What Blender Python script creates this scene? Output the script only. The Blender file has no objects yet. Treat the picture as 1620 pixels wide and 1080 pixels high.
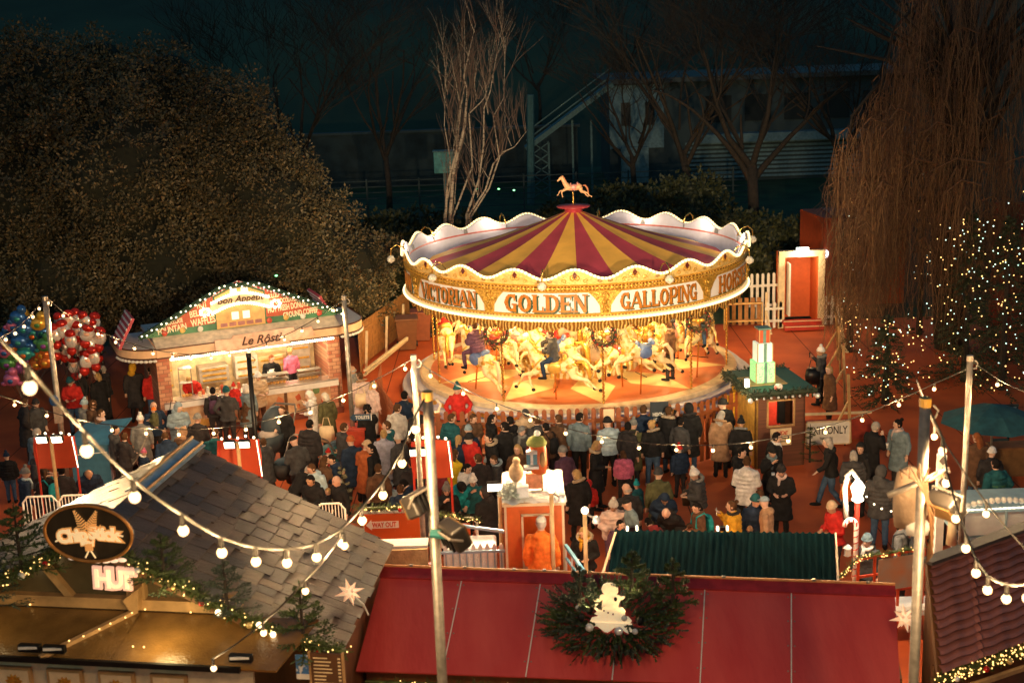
import bpy, bmesh, math, random
from mathutils import Vector, Matrix, noise
R = math.radians
sin, cos, pi = math.sin, math.cos, math.pi
SC = bpy.context.scene
COL = SC.collection
random.seed(7)
# ---------------------------------------------------------------- camera
H, PITCH, ROLL, FPX = 11.5, R(14), .036, 2100.0
fw = Vector((0, cos(PITCH), -sin(PITCH))); up0 = Vector((0, sin(PITCH), cos(PITCH))); r0 = Vector((1, 0, 0))
rt = cos(ROLL)*r0 - sin(ROLL)*up0; up = sin(ROLL)*r0 + cos(ROLL)*up0
CAM = Vector((0, 0, H))
cam = bpy.data.cameras.new('camera'); co = bpy.data.objects.new('camera', cam); COL.objects.link(co)
co.matrix_world = Matrix(((rt.x, up.x, -fw.x, 0), (rt.y, up.y, -fw.y, 0), (rt.z, up.z, -fw.z, H), (0, 0, 0, 1)))
cam.sensor_width = 36; cam.lens = FPX/1620*36; cam.clip_end = 1500; cam.clip_start = .1
cam.dof.use_dof = True; cam.dof.focus_distance = 36; cam.dof.aperture_fstop = 1.6
SC.camera = co
# ---------------------------------------------------------------- world, dusk light, exposure
w = bpy.data.worlds.new('World'); SC.world = w; w.use_nodes = True
nt = w.node_tree; bg = nt.nodes['Background']
sky = nt.nodes.new('ShaderNodeTexSky'); sky.sky_type = 'NISHITA'; sky.sun_disc = False
sky.sun_elevation = R(1); sky.sun_rotation = R(205); sky.air_density = 1.2; sky.ozone_density = 2
tint = nt.nodes.new('ShaderNodeMix'); tint.data_type = 'RGBA'; tint.blend_type = 'MULTIPLY'; tint.inputs[0].default_value = 1
tint.inputs[7].default_value = (.4, .9, 1.05, 1); nt.links.new(sky.outputs[0], tint.inputs[6])
nt.links.new(tint.outputs[2], bg.inputs[0]); bg.inputs[1].default_value = .17
sl = bpy.data.lights.new('sun', 'SUN'); sl.energy = .02; sl.angle = R(12); sl.color = (1, .9, .8)
so = bpy.data.objects.new('sun', sl); COL.objects.link(so); so.rotation_euler = (R(60), 0, R(-25))
SC.view_settings.view_transform = 'Standard'; SC.view_settings.look = 'None'
SC.view_settings.exposure = .45; SC.view_settings.gamma = 1
SC.cycles.use_denoising = True; SC.cycles.sample_clamp_indirect = 4; SC.cycles.sample_clamp_direct = 0
SC.cycles.max_bounces = 5; SC.cycles.diffuse_bounces = 2; SC.cycles.glossy_bounces = 2; SC.cycles.transparent_max_bounces = 4

def ray(px, py):
    return (fw + rt*((px-810)/FPX) + up*(-(py-540)/FPX))
def P(px, py, z=0.0):            # where a line of sight meets the level z
    d = ray(px, py); t = (z-H)/d.z; return CAM + d*t
def PY(px, py, Y):               # where it meets the distance Y
    d = ray(px, py); return CAM + d*(Y/d.y)
# ---------------------------------------------------------------- materials
MATS = {}
def mat(name, col, rough=.65, metal=0., var=.25, scale=6., bump=.0, bscale=None, emit=0., ecol=None, col2=None, thr=None, kind='noise', spec=None, stretch=None, trans=0):
    if name in MATS: return MATS[name]
    m = bpy.data.materials.new(name); m.use_nodes = True; MATS[name] = m
    n, l = m.node_tree.nodes, m.node_tree.links; b = n['Principled BSDF']
    b.inputs['Roughness'].default_value = rough; b.inputs['Metallic'].default_value = metal
    if spec is not None: b.inputs['Specular IOR Level'].default_value = spec
    if trans: b.inputs['Transmission Weight'].default_value = trans
    c = tuple(col)+(1,)
    tc = n.new('ShaderNodeTexCoord'); mp = n.new('ShaderNodeMapping'); l.new(tc.outputs['Object'], mp.inputs[0])
    if stretch: mp.inputs['Scale'].default_value = stretch
    def tex(k, s):
        if k == 'voronoi':
            t = n.new('ShaderNodeTexVoronoi'); t.inputs['Scale'].default_value = s; l.new(mp.outputs[0], t.inputs['Vector']); return t.outputs['Distance']
        if k == 'wave':
            t = n.new('ShaderNodeTexWave'); t.inputs['Scale'].default_value = s; t.inputs['Distortion'].default_value = 6; t.inputs['Detail'].default_value = 3; l.new(mp.outputs[0], t.inputs['Vector']); return t.outputs['Fac']
        t = n.new('ShaderNodeTexNoise'); t.inputs['Scale'].default_value = s; t.inputs['Detail'].default_value = 5; l.new(mp.outputs[0], t.inputs['Vector']); return t.outputs['Fac']
    if var or col2:
        rp = n.new('ShaderNodeValToRGB'); l.new(tex(kind, scale), rp.inputs[0])
        lo = tuple(x*(1-var) for x in col)+(1,); hi = tuple(min(1, x*(1+var)) for x in col)+(1,)
        if col2: lo, hi = c, tuple(col2)+(1,)
        rp.color_ramp.elements[0].color = lo; rp.color_ramp.elements[1].color = hi
        a, z = thr or (.3, .7)
        rp.color_ramp.elements[0].position = a; rp.color_ramp.elements[1].position = z
        l.new(rp.outputs[0], b.inputs['Base Color'])
    else: b.inputs['Base Color'].default_value = c
    if bump:
        bp = n.new('ShaderNodeBump'); bp.inputs['Strength'].default_value = min(1, bump); bp.inputs['Distance'].default_value = .03*max(1, bump)
        l.new(tex(kind if kind != 'noise' else 'noise', bscale or scale*3), bp.inputs['Height']); l.new(bp.outputs[0], b.inputs['Normal'])
    if emit:
        b.inputs['Emission Color'].default_value = tuple(ecol or col)+(1,); b.inputs['Emission Strength'].default_value = emit
    return m
def fabric(name, col, rough=.85):
    return mat('fabric_'+name, col, rough, var=.28, scale=9, bump=.6, bscale=14, spec=.12)
# ---------------------------------------------------------------- mesh builder
class MB:
    def __init__(s): s.v = []; s.f = []; s.m = []; s.cur = 0
    def add(s, vs, fs):
        b = len(s.v); s.v += [tuple(v) for v in vs]; s.f += [tuple(i+b for i in f) for f in fs]; s.m += [s.cur]*len(fs); return s
    def merge(s, o, M=None, m=None):
        b = len(s.v); s.v += [tuple(M @ Vector(v)) if M else v for v in o.v]
        s.f += [tuple(i+b for i in f) for f in o.f]; s.m += [m if m is not None else k for k in o.m]; return s
    def box(s, c, sz, rz=0, M=None):
        x, y, z = sz[0]/2, sz[1]/2, sz[2]/2
        T = Matrix.Translation(c) @ (M.to_4x4() if M else Matrix.Rotation(rz, 4, 'Z'))
        vs = [T @ Vector(p) for p in ((-x,-y,-z),(x,-y,-z),(x,y,-z),(-x,y,-z),(-x,-y,z),(x,-y,z),(x,y,z),(-x,y,z))]
        return s.add(vs, [(0,3,2,1),(4,5,6,7),(0,1,5,4),(1,2,6,5),(2,3,7,6),(3,0,4,7)])
    def bar(s, a, b, w, h=None):                     # rectangular bar from a to b
        a, b = Vector(a), Vector(b); d = b-a; L = d.length; h = h or w
        if L < 1e-6: return s
        q = d.to_track_quat('Y', 'Z').to_matrix()
        return s.box((a+b)/2, (w, L, h), M=q)
    def tube(s, pts, rad, n=8, cap=True, flat=None):
        pts = [Vector(p) for p in pts]; k = len(pts)
        if not hasattr(rad, '__len__'): rad = [rad]*k
        rings = []; prev = None
        for i, p in enumerate(pts):
            d = (pts[min(i+1, k-1)]-pts[max(i-1, 0)])
            if d.length < 1e-9: d = Vector((0, 0, 1))
            d.normalize()
            if prev is None:
                a = Vector((1, 0, 0)) if abs(d.x) < .8 else Vector((0, 1, 0))
                a = (a-d*a.dot(d)).normalized()
            else: a = (prev-d*prev.dot(d)); a = a.normalized() if a.length > 1e-6 else prev
            prev = a; b = d.cross(a); fl = flat or 1
            rings.append([p+a*(rad[i]*cos(2*pi*j/n))+b*(rad[i]*fl*sin(2*pi*j/n)) for j in range(n)])
        vs = [v for r in rings for v in r]
        fs = [(i*n+j, i*n+(j+1) % n, (i+1)*n+(j+1) % n, (i+1)*n+j) for i in range(k-1) for j in range(n)]
        if cap: fs += [tuple(range(n-1, -1, -1)), tuple((k-1)*n+j for j in range(n))]
        return s.add(vs, fs)
    def loft(s, rings, n=14, M=None, cap=True):       # rings: (cx, cy, z, rx, ry)
        vs = []
        for (cx, cy, z, rx, ry) in rings:
            for j in range(n):
                v = Vector((cx+rx*cos(2*pi*j/n), cy+ry*sin(2*pi*j/n), z)); vs.append(M @ v if M else v)
        k = len(rings)
        fs = [(i*n+j, i*n+(j+1) % n, (i+1)*n+(j+1) % n, (i+1)*n+j) for i in range(k-1) for j in range(n)]
        if cap: fs += [tuple(range(n-1, -1, -1)), tuple((k-1)*n+j for j in range(n))]
        return s.add(vs, fs)
    def lathe(s, prof, n=24, c=(0, 0, 0), M=None, a0=0, a1=2*pi):   # prof: (r, z)
        full = abs(a1-a0-2*pi) < 1e-6; m = n if full else n+1; vs = []
        for (r, z) in prof:
            for j in range(m):
                a = a0+(a1-a0)*j/n; v = Vector((c[0]+r*cos(a), c[1]+r*sin(a), c[2]+z)); vs.append(M @ v if M else v)
        fs = []
        for i in range(len(prof)-1):
            for j in range(n if full else n):
                j2 = (j+1) % m if full else j+1
                fs.append((i*m+j, i*m+j2, (i+1)*m+j2, (i+1)*m+j))
        return s.add(vs, fs)
    def ell(s, c, r, nu=12, nv=8, M=None, fn=None):
        if not hasattr(r, '__len__'): r = (r, r, r)
        c = Vector(c); vs = []
        for i in range(nv+1):
            t = pi*i/nv
            for j in range(nu):
                a = 2*pi*j/nu
                v = Vector((r[0]*sin(t)*cos(a), r[1]*sin(t)*sin(a), r[2]*cos(t)))
                if fn: v = fn(v)
                if M: v = M @ v
                vs.append(c+v)
        fs = [(i*nu+j, (i+1)*nu+j, (i+1)*nu+(j+1) % nu, i*nu+(j+1) % nu) for i in range(nv) for j in range(nu)]
        return s.add(vs, fs)
    def prism(s, poly, t, M=None):                   # outline in x,z ; thickness along y (0..t)
        n = len(poly); vs = [Vector((x, 0, z)) for x, z in poly]+[Vector((x, t, z)) for x, z in poly]
        if M: vs = [M @ v for v in vs]
        return s.add(vs, [tuple(range(n)), tuple(range(2*n-1, n-1, -1))]+[(i, i+n, (i+1) % n+n, (i+1) % n) for i in range(n)])
    def sheet(s, a, b, c, d, t=.05):                  # slab: a,b,c,d corners counter-clockwise from outside, thickness inwards
        a, b, c, d = map(Vector, (a, b, c, d)); nn = (b-a).cross(d-a).normalized()*t
        vs = [a, b, c, d, a-nn, b-nn, c-nn, d-nn]
        return s.add(vs, [(0,1,2,3), (7,6,5,4), (0,4,5,1), (1,5,6,2), (2,6,7,3), (3,7,4,0)])
    def build(s, name, mats, parent=None, smooth=False, world=False, loc=None, bevel=0):
        me = bpy.data.meshes.new(name)
        vs = s.v
        if world and parent is not None:
            I = Matrix(); q = parent
            while q: I = q.matrix_basis @ I; q = q.parent
            I = I.inverted(); vs = [I @ Vector(v) for v in vs]
        me.from_pydata([tuple(v) for v in vs], [], s.f)
        if not isinstance(mats, (list, tuple)): mats = [mats]
        for m in mats: me.materials.append(m)
        if len(mats) > 1: me.polygons.foreach_set('material_index', s.m)
        if smooth: me.polygons.foreach_set('use_smooth', [True]*len(s.f))
        me.update()
        o = bpy.data.objects.new(name, me); COL.objects.link(o)
        if parent is not None: o.parent = parent
        if loc: o.location = loc
        if bevel:
            md = o.modifiers.new('b', 'BEVEL'); md.width = bevel; md.segments = 2; md.limit_method = 'ANGLE'
        return o
def tag(o, label=None, cat=None, group=None, kind=None):
    if label: o['label'] = label
    if cat: o['category'] = cat
    if group: o['group'] = group
    if kind: o['kind'] = kind
    return o
def thing(name, label, cat, loc=(0, 0, 0), rz=0, group=None):
    o = bpy.data.objects.new(name, None); COL.objects.link(o); o.empty_display_size = .2
    o.matrix_basis = Matrix.Translation(loc) @ Matrix.Rotation(rz, 4, 'Z')
    return tag(o, label, cat, group)
def remesh(mb, vox, name, smooth_it=2):
    me = bpy.data.meshes.new('tmp'); me.from_pydata(mb.v, [], mb.f); me.update()
    o = bpy.data.objects.new('tmp', me); COL.objects.link(o)
    md = o.modifiers.new('r', 'REMESH'); md.mode = 'VOXEL'; md.voxel_size = vox
    if smooth_it: ms = o.modifiers.new('s', 'SMOOTH'); ms.iterations = smooth_it; ms.factor = .5
    dg = bpy.context.evaluated_depsgraph_get(); dg.update()
    out = bpy.data.meshes.new_from_object(o.evaluated_get(dg)); out.name = name
    bpy.data.objects.remove(o); bpy.data.meshes.remove(me)
    out.polygons.foreach_set('use_smooth', [True]*len(out.polygons))
    return out
def link(name, me, parent=None, mt=None, loc=None):
    o = bpy.data.objects.new(name, me); COL.objects.link(o)
    if parent is not None: o.parent = parent
    if mt is not None:
        if not me.materials: me.materials.append(None)
        o.material_slots[0].link = 'OBJECT'; o.material_slots[0].material = mt
    if loc: o.location = loc
    return o
def text_mb(txt, size=1., ext=.01, off=0., shear=0., space=1., M=None, width=None):
    cu = bpy.data.curves.new('t', 'FONT'); cu.body = txt; cu.size = size; cu.extrude = ext; cu.offset = off
    cu.align_x = 'CENTER'; cu.align_y = 'CENTER'; cu.shear = shear; cu.space_character = space; cu.resolution_u = 3
    o = bpy.data.objects.new('t', cu); COL.objects.link(o)
    dg = bpy.context.evaluated_depsgraph_get(); dg.update()
    me = o.evaluated_get(dg).to_mesh(); mb = MB()
    vs = [v.co.copy() for v in me.vertices]; fs = [tuple(p.vertices) for p in me.polygons]
    o.evaluated_get(dg).to_mesh_clear(); bpy.data.objects.remove(o); bpy.data.curves.remove(cu)
    sx = 1
    if width and vs:
        w0 = max(v.x for v in vs)-min(v.x for v in vs); sx = width/w0
    vs = [Vector((v.x*sx, -v.z, v.y)) for v in vs]       # stands in the x,z plane facing -y
    if M: vs = [M @ v for v in vs]
    return mb.add(vs, fs)
def frame(o, xdir, zdir=(0, 0, 1)):                   # matrix: x along xdir, z up, -y outwards
    x = Vector(xdir).normalized(); z = Vector(zdir); z = (z-x*z.dot(x)).normalized(); y = z.cross(x)
    return Matrix(((x.x, y.x, z.x, o[0]), (x.y, y.y, z.y, o[1]), (x.z, y.z, z.z, o[2]), (0, 0, 0, 1)))
def spot(name, loc, target, watts, col, angle=100, blend=.6, size=.15, parent=None):
    l = bpy.data.lights.new(name, 'SPOT'); l.energy = watts; l.color = col; l.spot_size = R(angle); l.spot_blend = blend; l.shadow_soft_size = size
    o = bpy.data.objects.new(name, l); COL.objects.link(o); d = Vector(target)-Vector(loc)
    o.matrix_world = Matrix.Translation(loc) @ d.to_track_quat('-Z', 'Y').to_matrix().to_4x4(); return o
def point(name, loc, watts, col, size=.1):
    l = bpy.data.lights.new(name, 'POINT'); l.energy = watts; l.color = col; l.shadow_soft_size = size
    o = bpy.data.objects.new(name, l); COL.objects.link(o); o.location = loc; return o
WARM = (1, .62, .26); WARM2 = (1, .72, .4); COOLW = (1, .9, .72)
M_bulb = mat('bulb_glow', (1, .75, .4), emit=3.2, ecol=(1, .64, .32), var=0)
M_bulbfar = mat('small_bulb_glow', (1, .75, .4), emit=3.6, ecol=(1, .6, .27), var=0)
M_led = mat('white_led_glow', (1, .95, .8), emit=3, ecol=(1, .86, .58), var=0)
M_fairyw = mat('fairy_warm', (1, .8, .5), emit=2.4, ecol=(1, .55, .16), var=0)
M_fairyc = mat('fairy_cool', (.9, 1, .9), emit=1.7, ecol=(.62, 1, .82), var=0)
M_flood = mat('floodlight_face', (1, 1, .9), emit=6, ecol=(1, .88, .62), var=0)
M_black = mat('black_metal', (.015, .015, .017), .4, .6)
M_steel = mat('galvanised_steel', (.3, .27, .24), .45, .7, scale=12, bump=.15)
M_white = mat('white_paint', (.75, .73, .7), .5, var=.08)
M_cream = mat('cream_paint', (.7, .55, .36), .5, var=.15)
M_wood = mat('brown_timber', (.17, .075, .03), .6, var=.4, scale=3, bump=.4, stretch=(1, 1, .15), kind='noise')
M_palewood = mat('pale_timber', (.42, .25, .11), .55, var=.3, scale=4, bump=.3)
M_cable = mat('black_cable', (.02, .018, .016), .5, var=0)
M_gold = mat('gold_leaf', (.72, .42, .08), .3, .75, var=.3, scale=14, bump=.5, bscale=30)
M_red = mat('red_paint', (.45, .035, .02), .45, var=.15)
M_snow = mat('fake_snow', (.8, .8, .82), .8, var=.06, bump=.6, bscale=20)
# ---------------------------------------------------------------- ground, hill
def gridsheet(name, x0, x1, y0, y1, nx, ny, zf, m, kind='structure'):
    mb = MB(); vs = [(x0+(x1-x0)*i/nx, y0+(y1-y0)*j/ny) for j in range(ny+1) for i in range(nx+1)]
    mb.add([(x, y, zf(x, y)) for x, y in vs], [(j*(nx+1)+i, j*(nx+1)+i+1, (j+1)*(nx+1)+i+1, (j+1)*(nx+1)+i) for j in range(ny) for i in range(nx)])
    return tag(mb.build(name, m, smooth=True), kind=kind)
M_grass = mat('dark_grass', (.03, .06, .02), .9, var=.5, scale=.6, bump=.5, bscale=8)
M_carpet = mat('red_carpet', (.42, .068, .016), .75, col2=(.64, .125, .028), thr=(.25, .75), scale=.9, bump=.3, bscale=30)
gridsheet('ground', -400, 400, -20, 500, 8, 8, lambda x, y: 0, M_grass)
gridsheet('red_carpet', -26, 24, 8, 47.6, 4, 4, lambda x, y: .004, M_carpet)
sm_ = MB(); M_seam = mat('carpet_seam', (.12, .02, .006), .9)
for k in range(25): sm_.add([(-26+2*k, 8, .008), (-25.97+2*k, 8, .008), (-25.97+2*k, 47.6, .008), (-26+2*k, 47.6, .008)], [(0, 1, 2, 3)])
tag(sm_.build('carpet_seams', M_seam), kind='structure')
def hz(x, y): return max(0, (y-100)*.24)+6*noise.noise(Vector((x*.012, y*.012, 0)))*min(1, max(0, (y-100)/60))-.3
gridsheet('hill', -260, 260, 96, 420, 70, 50, hz, mat('hill_grass', (.03, .055, .03), .95, var=.6, scale=.05, bump=.6, bscale=2))

# ---------------------------------------------------------------- trees
def leafcloud(mb, centers, nleaf, spread, size, rnd, up=.3):
    for c in centers:
        c = Vector(c)
        for _ in range(nleaf):
            d = Vector((rnd.gauss(0, 1), rnd.gauss(0, 1), rnd.gauss(0, 1)+up)).normalized()
            p = c+d*spread*rnd.random()**.5; t = Vector((rnd.gauss(0, 1), rnd.gauss(0, 1), rnd.gauss(0, .6))).normalized()
            s_ = size*rnd.uniform(.6, 1.3); b = d.cross(t); b = b.normalized() if b.length > .01 else t
            q = d*s_; bb = b*s_*.32
            mb.cur = 0 if rnd.random() < .62 else 1
            mb.add([p, p+q*.55+bb, p+q*1.15, p+q*.55-bb], [(0, 1, 2, 3)])
M_bark = mat('dark_bark', (.03, .021, .016), .9, var=.4, scale=8, bump=.8, bscale=25)
M_leafA = mat('olive_leaf', (.08, .068, .035), .55, var=.35, scale=.45)
M_leafB = mat('pale_olive_leaf', (.16, .115, .055), .5, var=.5, scale=.45)
def bigtree():
    rnd = random.Random(3); base = P(215, 560, 0); base = Vector((base.x, 47, 0))
    t = thing('evergreen_tree', 'huge round dark evergreen tree behind the waffle stall', 'tree', base)
    tr = MB(); tr.tube([(0, 0, 0), (.1, 0, 2), (-.1, 0, 5), (0, 0, 8)], [.5, .4, .3, .1], 10)
    for k in range(9):
        a = k*.7; tr.tube([(0, 0, 1.5+k*.5), (2*cos(a), 2*sin(a), 3+k*.5), (5*cos(a), 4*sin(a), 4+k*.7)], [.16, .1, .03], 6)
    tr.build('trunk', M_bark, t)
    # crown: lobes placed from the outline seen in the photograph
    lobes = []
    for (px, py, Y, r) in ((-10, 215, 46, 3.2), (105, 172, 47, 2.7), (215, 190, 47, 2.7), (310, 225, 47, 2.6), (60, 330, 45.6, 3.4), (200, 300, 45, 3.4), (345, 285, 46, 2.6), (415, 345, 45.6, 2.5), (20, 450, 45, 3.0),
                           (130, 430, 44.6, 3.0), (270, 420, 44.5, 3.1), (395, 430, 45, 2.6), (485, 400, 46, 2.2), (545, 432, 46, 1.8), (470, 470, 45.5, 2.2), (560, 475, 46, 1.4), (-60, 340, 46, 3.5), (490, 345, 47, 1.5), (445, 285, 47, 1.3), (590, 415, 46.4, 1.1), (348, 218, 46.6, 2.3), (420, 290, 46.6, 1.9), (160, 110, 47.4, 1.3), (40, 105, 47.4, 1.4), (270, 130, 47.4, 1.3)):
        lobes.append((PY(px, py, Y)-base, r))
    mb = MB(); cl = []
    for c, r in lobes:
        n = int(95*r*r*.85)
        for _ in range(n):
            d = Vector((rnd.gauss(0, 1), -abs(rnd.gauss(0, 1)) if rnd.random() < .75 else rnd.gauss(0, 1), rnd.gauss(0, 1))).normalized()
            k = 1+.34*noise.noise(d*2.6+c)
            p = c+d*r*k*rnd.uniform(.86, 1.02)
            if p.z > .9 and noise.noise(p*1.1) > -.28: cl.append(p)
    leafcloud(mb, cl, 21, .27, .105, rnd)
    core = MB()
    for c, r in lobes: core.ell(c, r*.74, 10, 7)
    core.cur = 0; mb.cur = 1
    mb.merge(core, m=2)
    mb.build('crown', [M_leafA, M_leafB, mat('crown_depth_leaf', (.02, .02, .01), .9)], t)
bigtree()
def branch(mb, p, d, r, L, depth, rnd, spread=.5, upb=.15, segs=4, minr=.006, nb=3, sides=5):
    pts = [p]; rad = [r]; dd = d.copy()
    for i in range(segs):
        dd = (dd+Vector((rnd.gauss(0, .13), rnd.gauss(0, .13), rnd.gauss(0, .08)+upb*.3))).normalized()
        pts.append(pts[-1]+dd*L/segs); rad.append(r*(1-.45*(i+1)/segs))
    mb.tube(pts, rad, sides if r > .03 else 3, cap=False)
    if depth <= 0: return
    for k in range(nb):
        i = rnd.randint(1, segs); q = pts[i]
        a = rnd.uniform(0, 2*pi); s_ = Vector((cos(a), sin(a), 0))
        nd = (dd+s_*spread*rnd.uniform(.6, 1.5)+Vector((0, 0, upb))).normalized()
        branch(mb, q, nd, max(minr, rad[i]*.62), L*rnd.uniform(.6, .85), depth-1, rnd, spread, upb, segs, minr, nb, sides)
    branch(mb, pts[-1], dd, max(minr, rad[-1]*.9), L*.75, depth-1, rnd, spread, upb, segs, minr, nb, sides)
M_birch = mat('birch_bark', (.3, .25, .2), .7, col2=(.09, .06, .05), thr=(.52, .62), scale=5, stretch=(1, 1, 2.2))
M_twig = mat('brown_twig', (.026, .019, .015), .9)
def birch():
    rnd = random.Random(11); base = Vector((PY(735, 400, 50).x, 50, 0))
    t = thing('birch_tree', 'pale multi-stemmed bare birch behind the left of the carousel', 'tree', base)
    mb = MB(); tw = MB()
    for (x0, y0), (x1, y1), (x2, y2), r in (((705, 345), (722, 240), (735, 30), .11), ((712, 345), (735, 200), (752, 40), .15), ((738, 340), (765, 230), (790, 60), .1), ((742, 340), (780, 260), (835, 205), .09), ((716, 345), (742, 180), (775, 130), .08), ((703, 340), (712, 250), (705, 100), .06), ((744, 345), (790, 250), (800, 60), .08)):
        p0 = PY(x0, y0+130, 50)-base; p0.z = 0; p1 = PY(x0, y0, 50)-base; p2 = PY(x1, y1, 50)-base; p3 = PY(x2, y2, 50)-base
        r *= .62; mb.tube([p0, p1, (p1+p2)/2+Vector((rnd.gauss(0, .12), 0, 0)), p2, p2.lerp(p3, .35)+Vector((rnd.gauss(0, .15), 0, 0)), (p2+p3)/2+Vector((rnd.gauss(0, .15), 0, 0)), p3], [r, r*.85, r*.7, r*.6, r*.45, r*.35, r*.12], 7)
        for k in range(15):
            f = rnd.uniform(.05, 1); q = p2.lerp(p3, f) if rnd.random() < .7 else p1.lerp(p2, f)
            d = Vector((rnd.gauss(0, .2), rnd.gauss(0, .2), 1)).normalized()
            branch(mb if k < 3 else tw, q, d, .022, rnd.uniform(.7, 1.3), 2, rnd, .28, .15, 3, .005, 2, 4)
    mb.build('trunk', M_birch, t, smooth=True); tw.build('twigs', mat('birch_twig', (.09, .06, .05), .9), t)
birch()
def baretree(px, Yd, h, label, seed, r=.28, lean=0, light=False):
    rnd = random.Random(seed); base = Vector((PY(px, 250, Yd).x, Yd, 0 if Yd < 100 else hz(PY(px, 250, Yd).x, Yd)-.2))
    t = thing('bare_tree', label, 'tree', base, 0, 'bare winter trees behind the fair')
    mb = MB(); tw = MB(); top = Vector((lean, 0, h*.36)); mb.tube([(0, 0, 0), top*.5+Vector((.1, 0, 0)), top], [r, r*.8, r*.7], 8)
    for k in range(4):
        a = k*1.6+rnd.random(); d = Vector((cos(a)*.7, sin(a)*.4, 1)).normalized()
        branch(mb, top*rnd.uniform(.8, 1), d, r*.5, h*.3, 1, rnd, .6, .12, 4, .02, 2, 6)
        branch(tw, top+d*h*.08, d, r*.3, h*.28, 4, rnd, .75, .1, 3, .012, 3, 3)
    mb.build('trunk', M_bark, t, smooth=True); tw.build('twigs', M_twig, t)
baretree(1105, 64, 13, 'bare tree with a leaning trunk before the white end of the dark building', 21, .26, -.8)
baretree(1190, 60, 12, 'bare tree with a thick forked trunk before the louvred part of the dark building', 22, .33)
baretree(450, 66, 12, 'bare tree rising behind the right shoulder of the big evergreen', 23, .24, .6)
baretree(855, 108, 11, 'small bare tree alone on the grass bank above the railway mast', 24, .16)
baretree(610, 72, 12, 'bare tree standing between the evergreen and the birch', 25, .2)
baretree(1000, 72, 10, 'bare tree at the left corner of the white building end', 26, .2)
baretree(1330, 62, 12, 'bare tree between the dark building and the willow', 27, .24)
baretree(990, 110, 12, 'bare tree on the hill above the dark building', 28, .18)
def willow():
    rnd = random.Random(5); base = Vector((PY(1520, 560, 42).x, 42, 0))
    t = thing('weeping_willow', 'tall brown weeping willow trailing long bare strands on the right', 'tree', base)
    tr = MB(); tr.tube([(0, 1, 0), (-.4, 1, 4), (.2, 1, 8), (0, 1, 12.5)], [.55, .45, .3, .15], 10)
    st = MB(); pts = []
    for k in range(46):
        a = rnd.uniform(0, 2*pi); rr = rnd.uniform(1.5, 6.2)
        if cos(a)*rr > 4.6 or cos(a)*rr < -5.2 : continue
        top = Vector((cos(a)*rr, sin(a)*rr*.55, 12.8-rr*.42*rnd.uniform(.6, 1.1)))
        tr.tube([(0, 1, rnd.uniform(5, 9)), top*.5+Vector((0, .5, 4.5)), top], [.12, .07, .02], 5); pts.append(top)
    def bottom(px): 
        v = 575+65*sin(px*.031)+45*sin(px*.083+1)+(35 if px > 1470 else 0)
        return min(v, 430) if 1428 < px < 1462 else v
    for c in range(225):                           # hanging bunches: each a limb tip that sheds a tangle of strands
        px = 1325+rnd.random()**.9*330 if c < 165 else rnd.uniform(1322, 1440); Y = rnd.uniform(38.6, 43.8); sx = max(0, (px-1325)/300)
        yt = (310-sx*520+rnd.uniform(-60, 190)) if px < 1430 else rnd.uniform(-160, 420); root = PY(px, yt, Y)-base
        arc = rnd.uniform(-.9, .3) if px < 1450 else rnd.gauss(0, .6)
        limb = [root+Vector((-arc*1.4, .3, .15)), root+Vector((-arc*.6, .1, .35)), root]; st.cur = 0; st.tube(limb, [.03, .022, .012], 4, cap=False)
        for k in range(rnd.randint(9, 20)):
            q0 = limb[0].lerp(limb[2], rnd.random()); q0 = q0+Vector((rnd.gauss(0, .12), rnd.gauss(0, .15), rnd.gauss(0, .1)))
            yb = bottom(px)+rnd.uniform(-190, 110); zb = max(.25, (PY(px, yb, Y)-base).z); L = q0.z-zb
            if L < .5: continue
            L = min(L, rnd.uniform(1.2, 5.5)); n = 8; p = []; ph = rnd.random()*6; out = rnd.gauss(0, .28)+arc*.3
            for i in range(n+1):
                f = i/n; x = q0.x+out*f**.6+.2*noise.noise(Vector((q0.x*2, f*5, ph)))*2*f; y = q0.y+.1*noise.noise(Vector((q0.y*3, f*4, ph+5))); p.append(Vector((x, y, q0.z-L*f+.12*(1-(1-f)**2)*abs(out))))
            r_ = rnd.uniform(.004, .0085); st.cur = rnd.choice((0, 0, 1)); st.tube(p, [r_*1.5]*3+[r_]*4+[r_*.5]*2, 3, cap=False)
            for q in range(3):
                i = rnd.randint(1, n-1); s0 = p[i]; st.tube([s0, s0+Vector((rnd.gauss(0, .1), rnd.gauss(0, .1), -.18)), s0+Vector((rnd.gauss(0, .16), 0, -.55))], [r_*.7, r_*.6, r_*.3], 3, cap=False)
    for (x0, y0, x1, y1) in ((1400, 120, 1335, 300), (1480, -20, 1390, 160), (1560, 180, 1500, 400), (1600, -10, 1570, 250), (1450, 260, 1415, 420), (1380, 330, 1330, 420)):
        a_, b_ = PY(x0, y0, 41)-base, PY(x1, y1, 40)-base; m_ = (a_+b_)/2+Vector((-.4, 0, .5)); tr.tube([Vector((.1, 1, min(9, a_.z))), a_, m_, b_], [.12, .07, .04, .015], 6)
    tr.build('trunk', M_bark, t, smooth=True)
    st.build('strands', [mat('willow_strand', (.15, .075, .04), .8, var=.3), mat('willow_strand_pale', (.28, .15, .07), .8, var=.3)], t)
willow()
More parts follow.
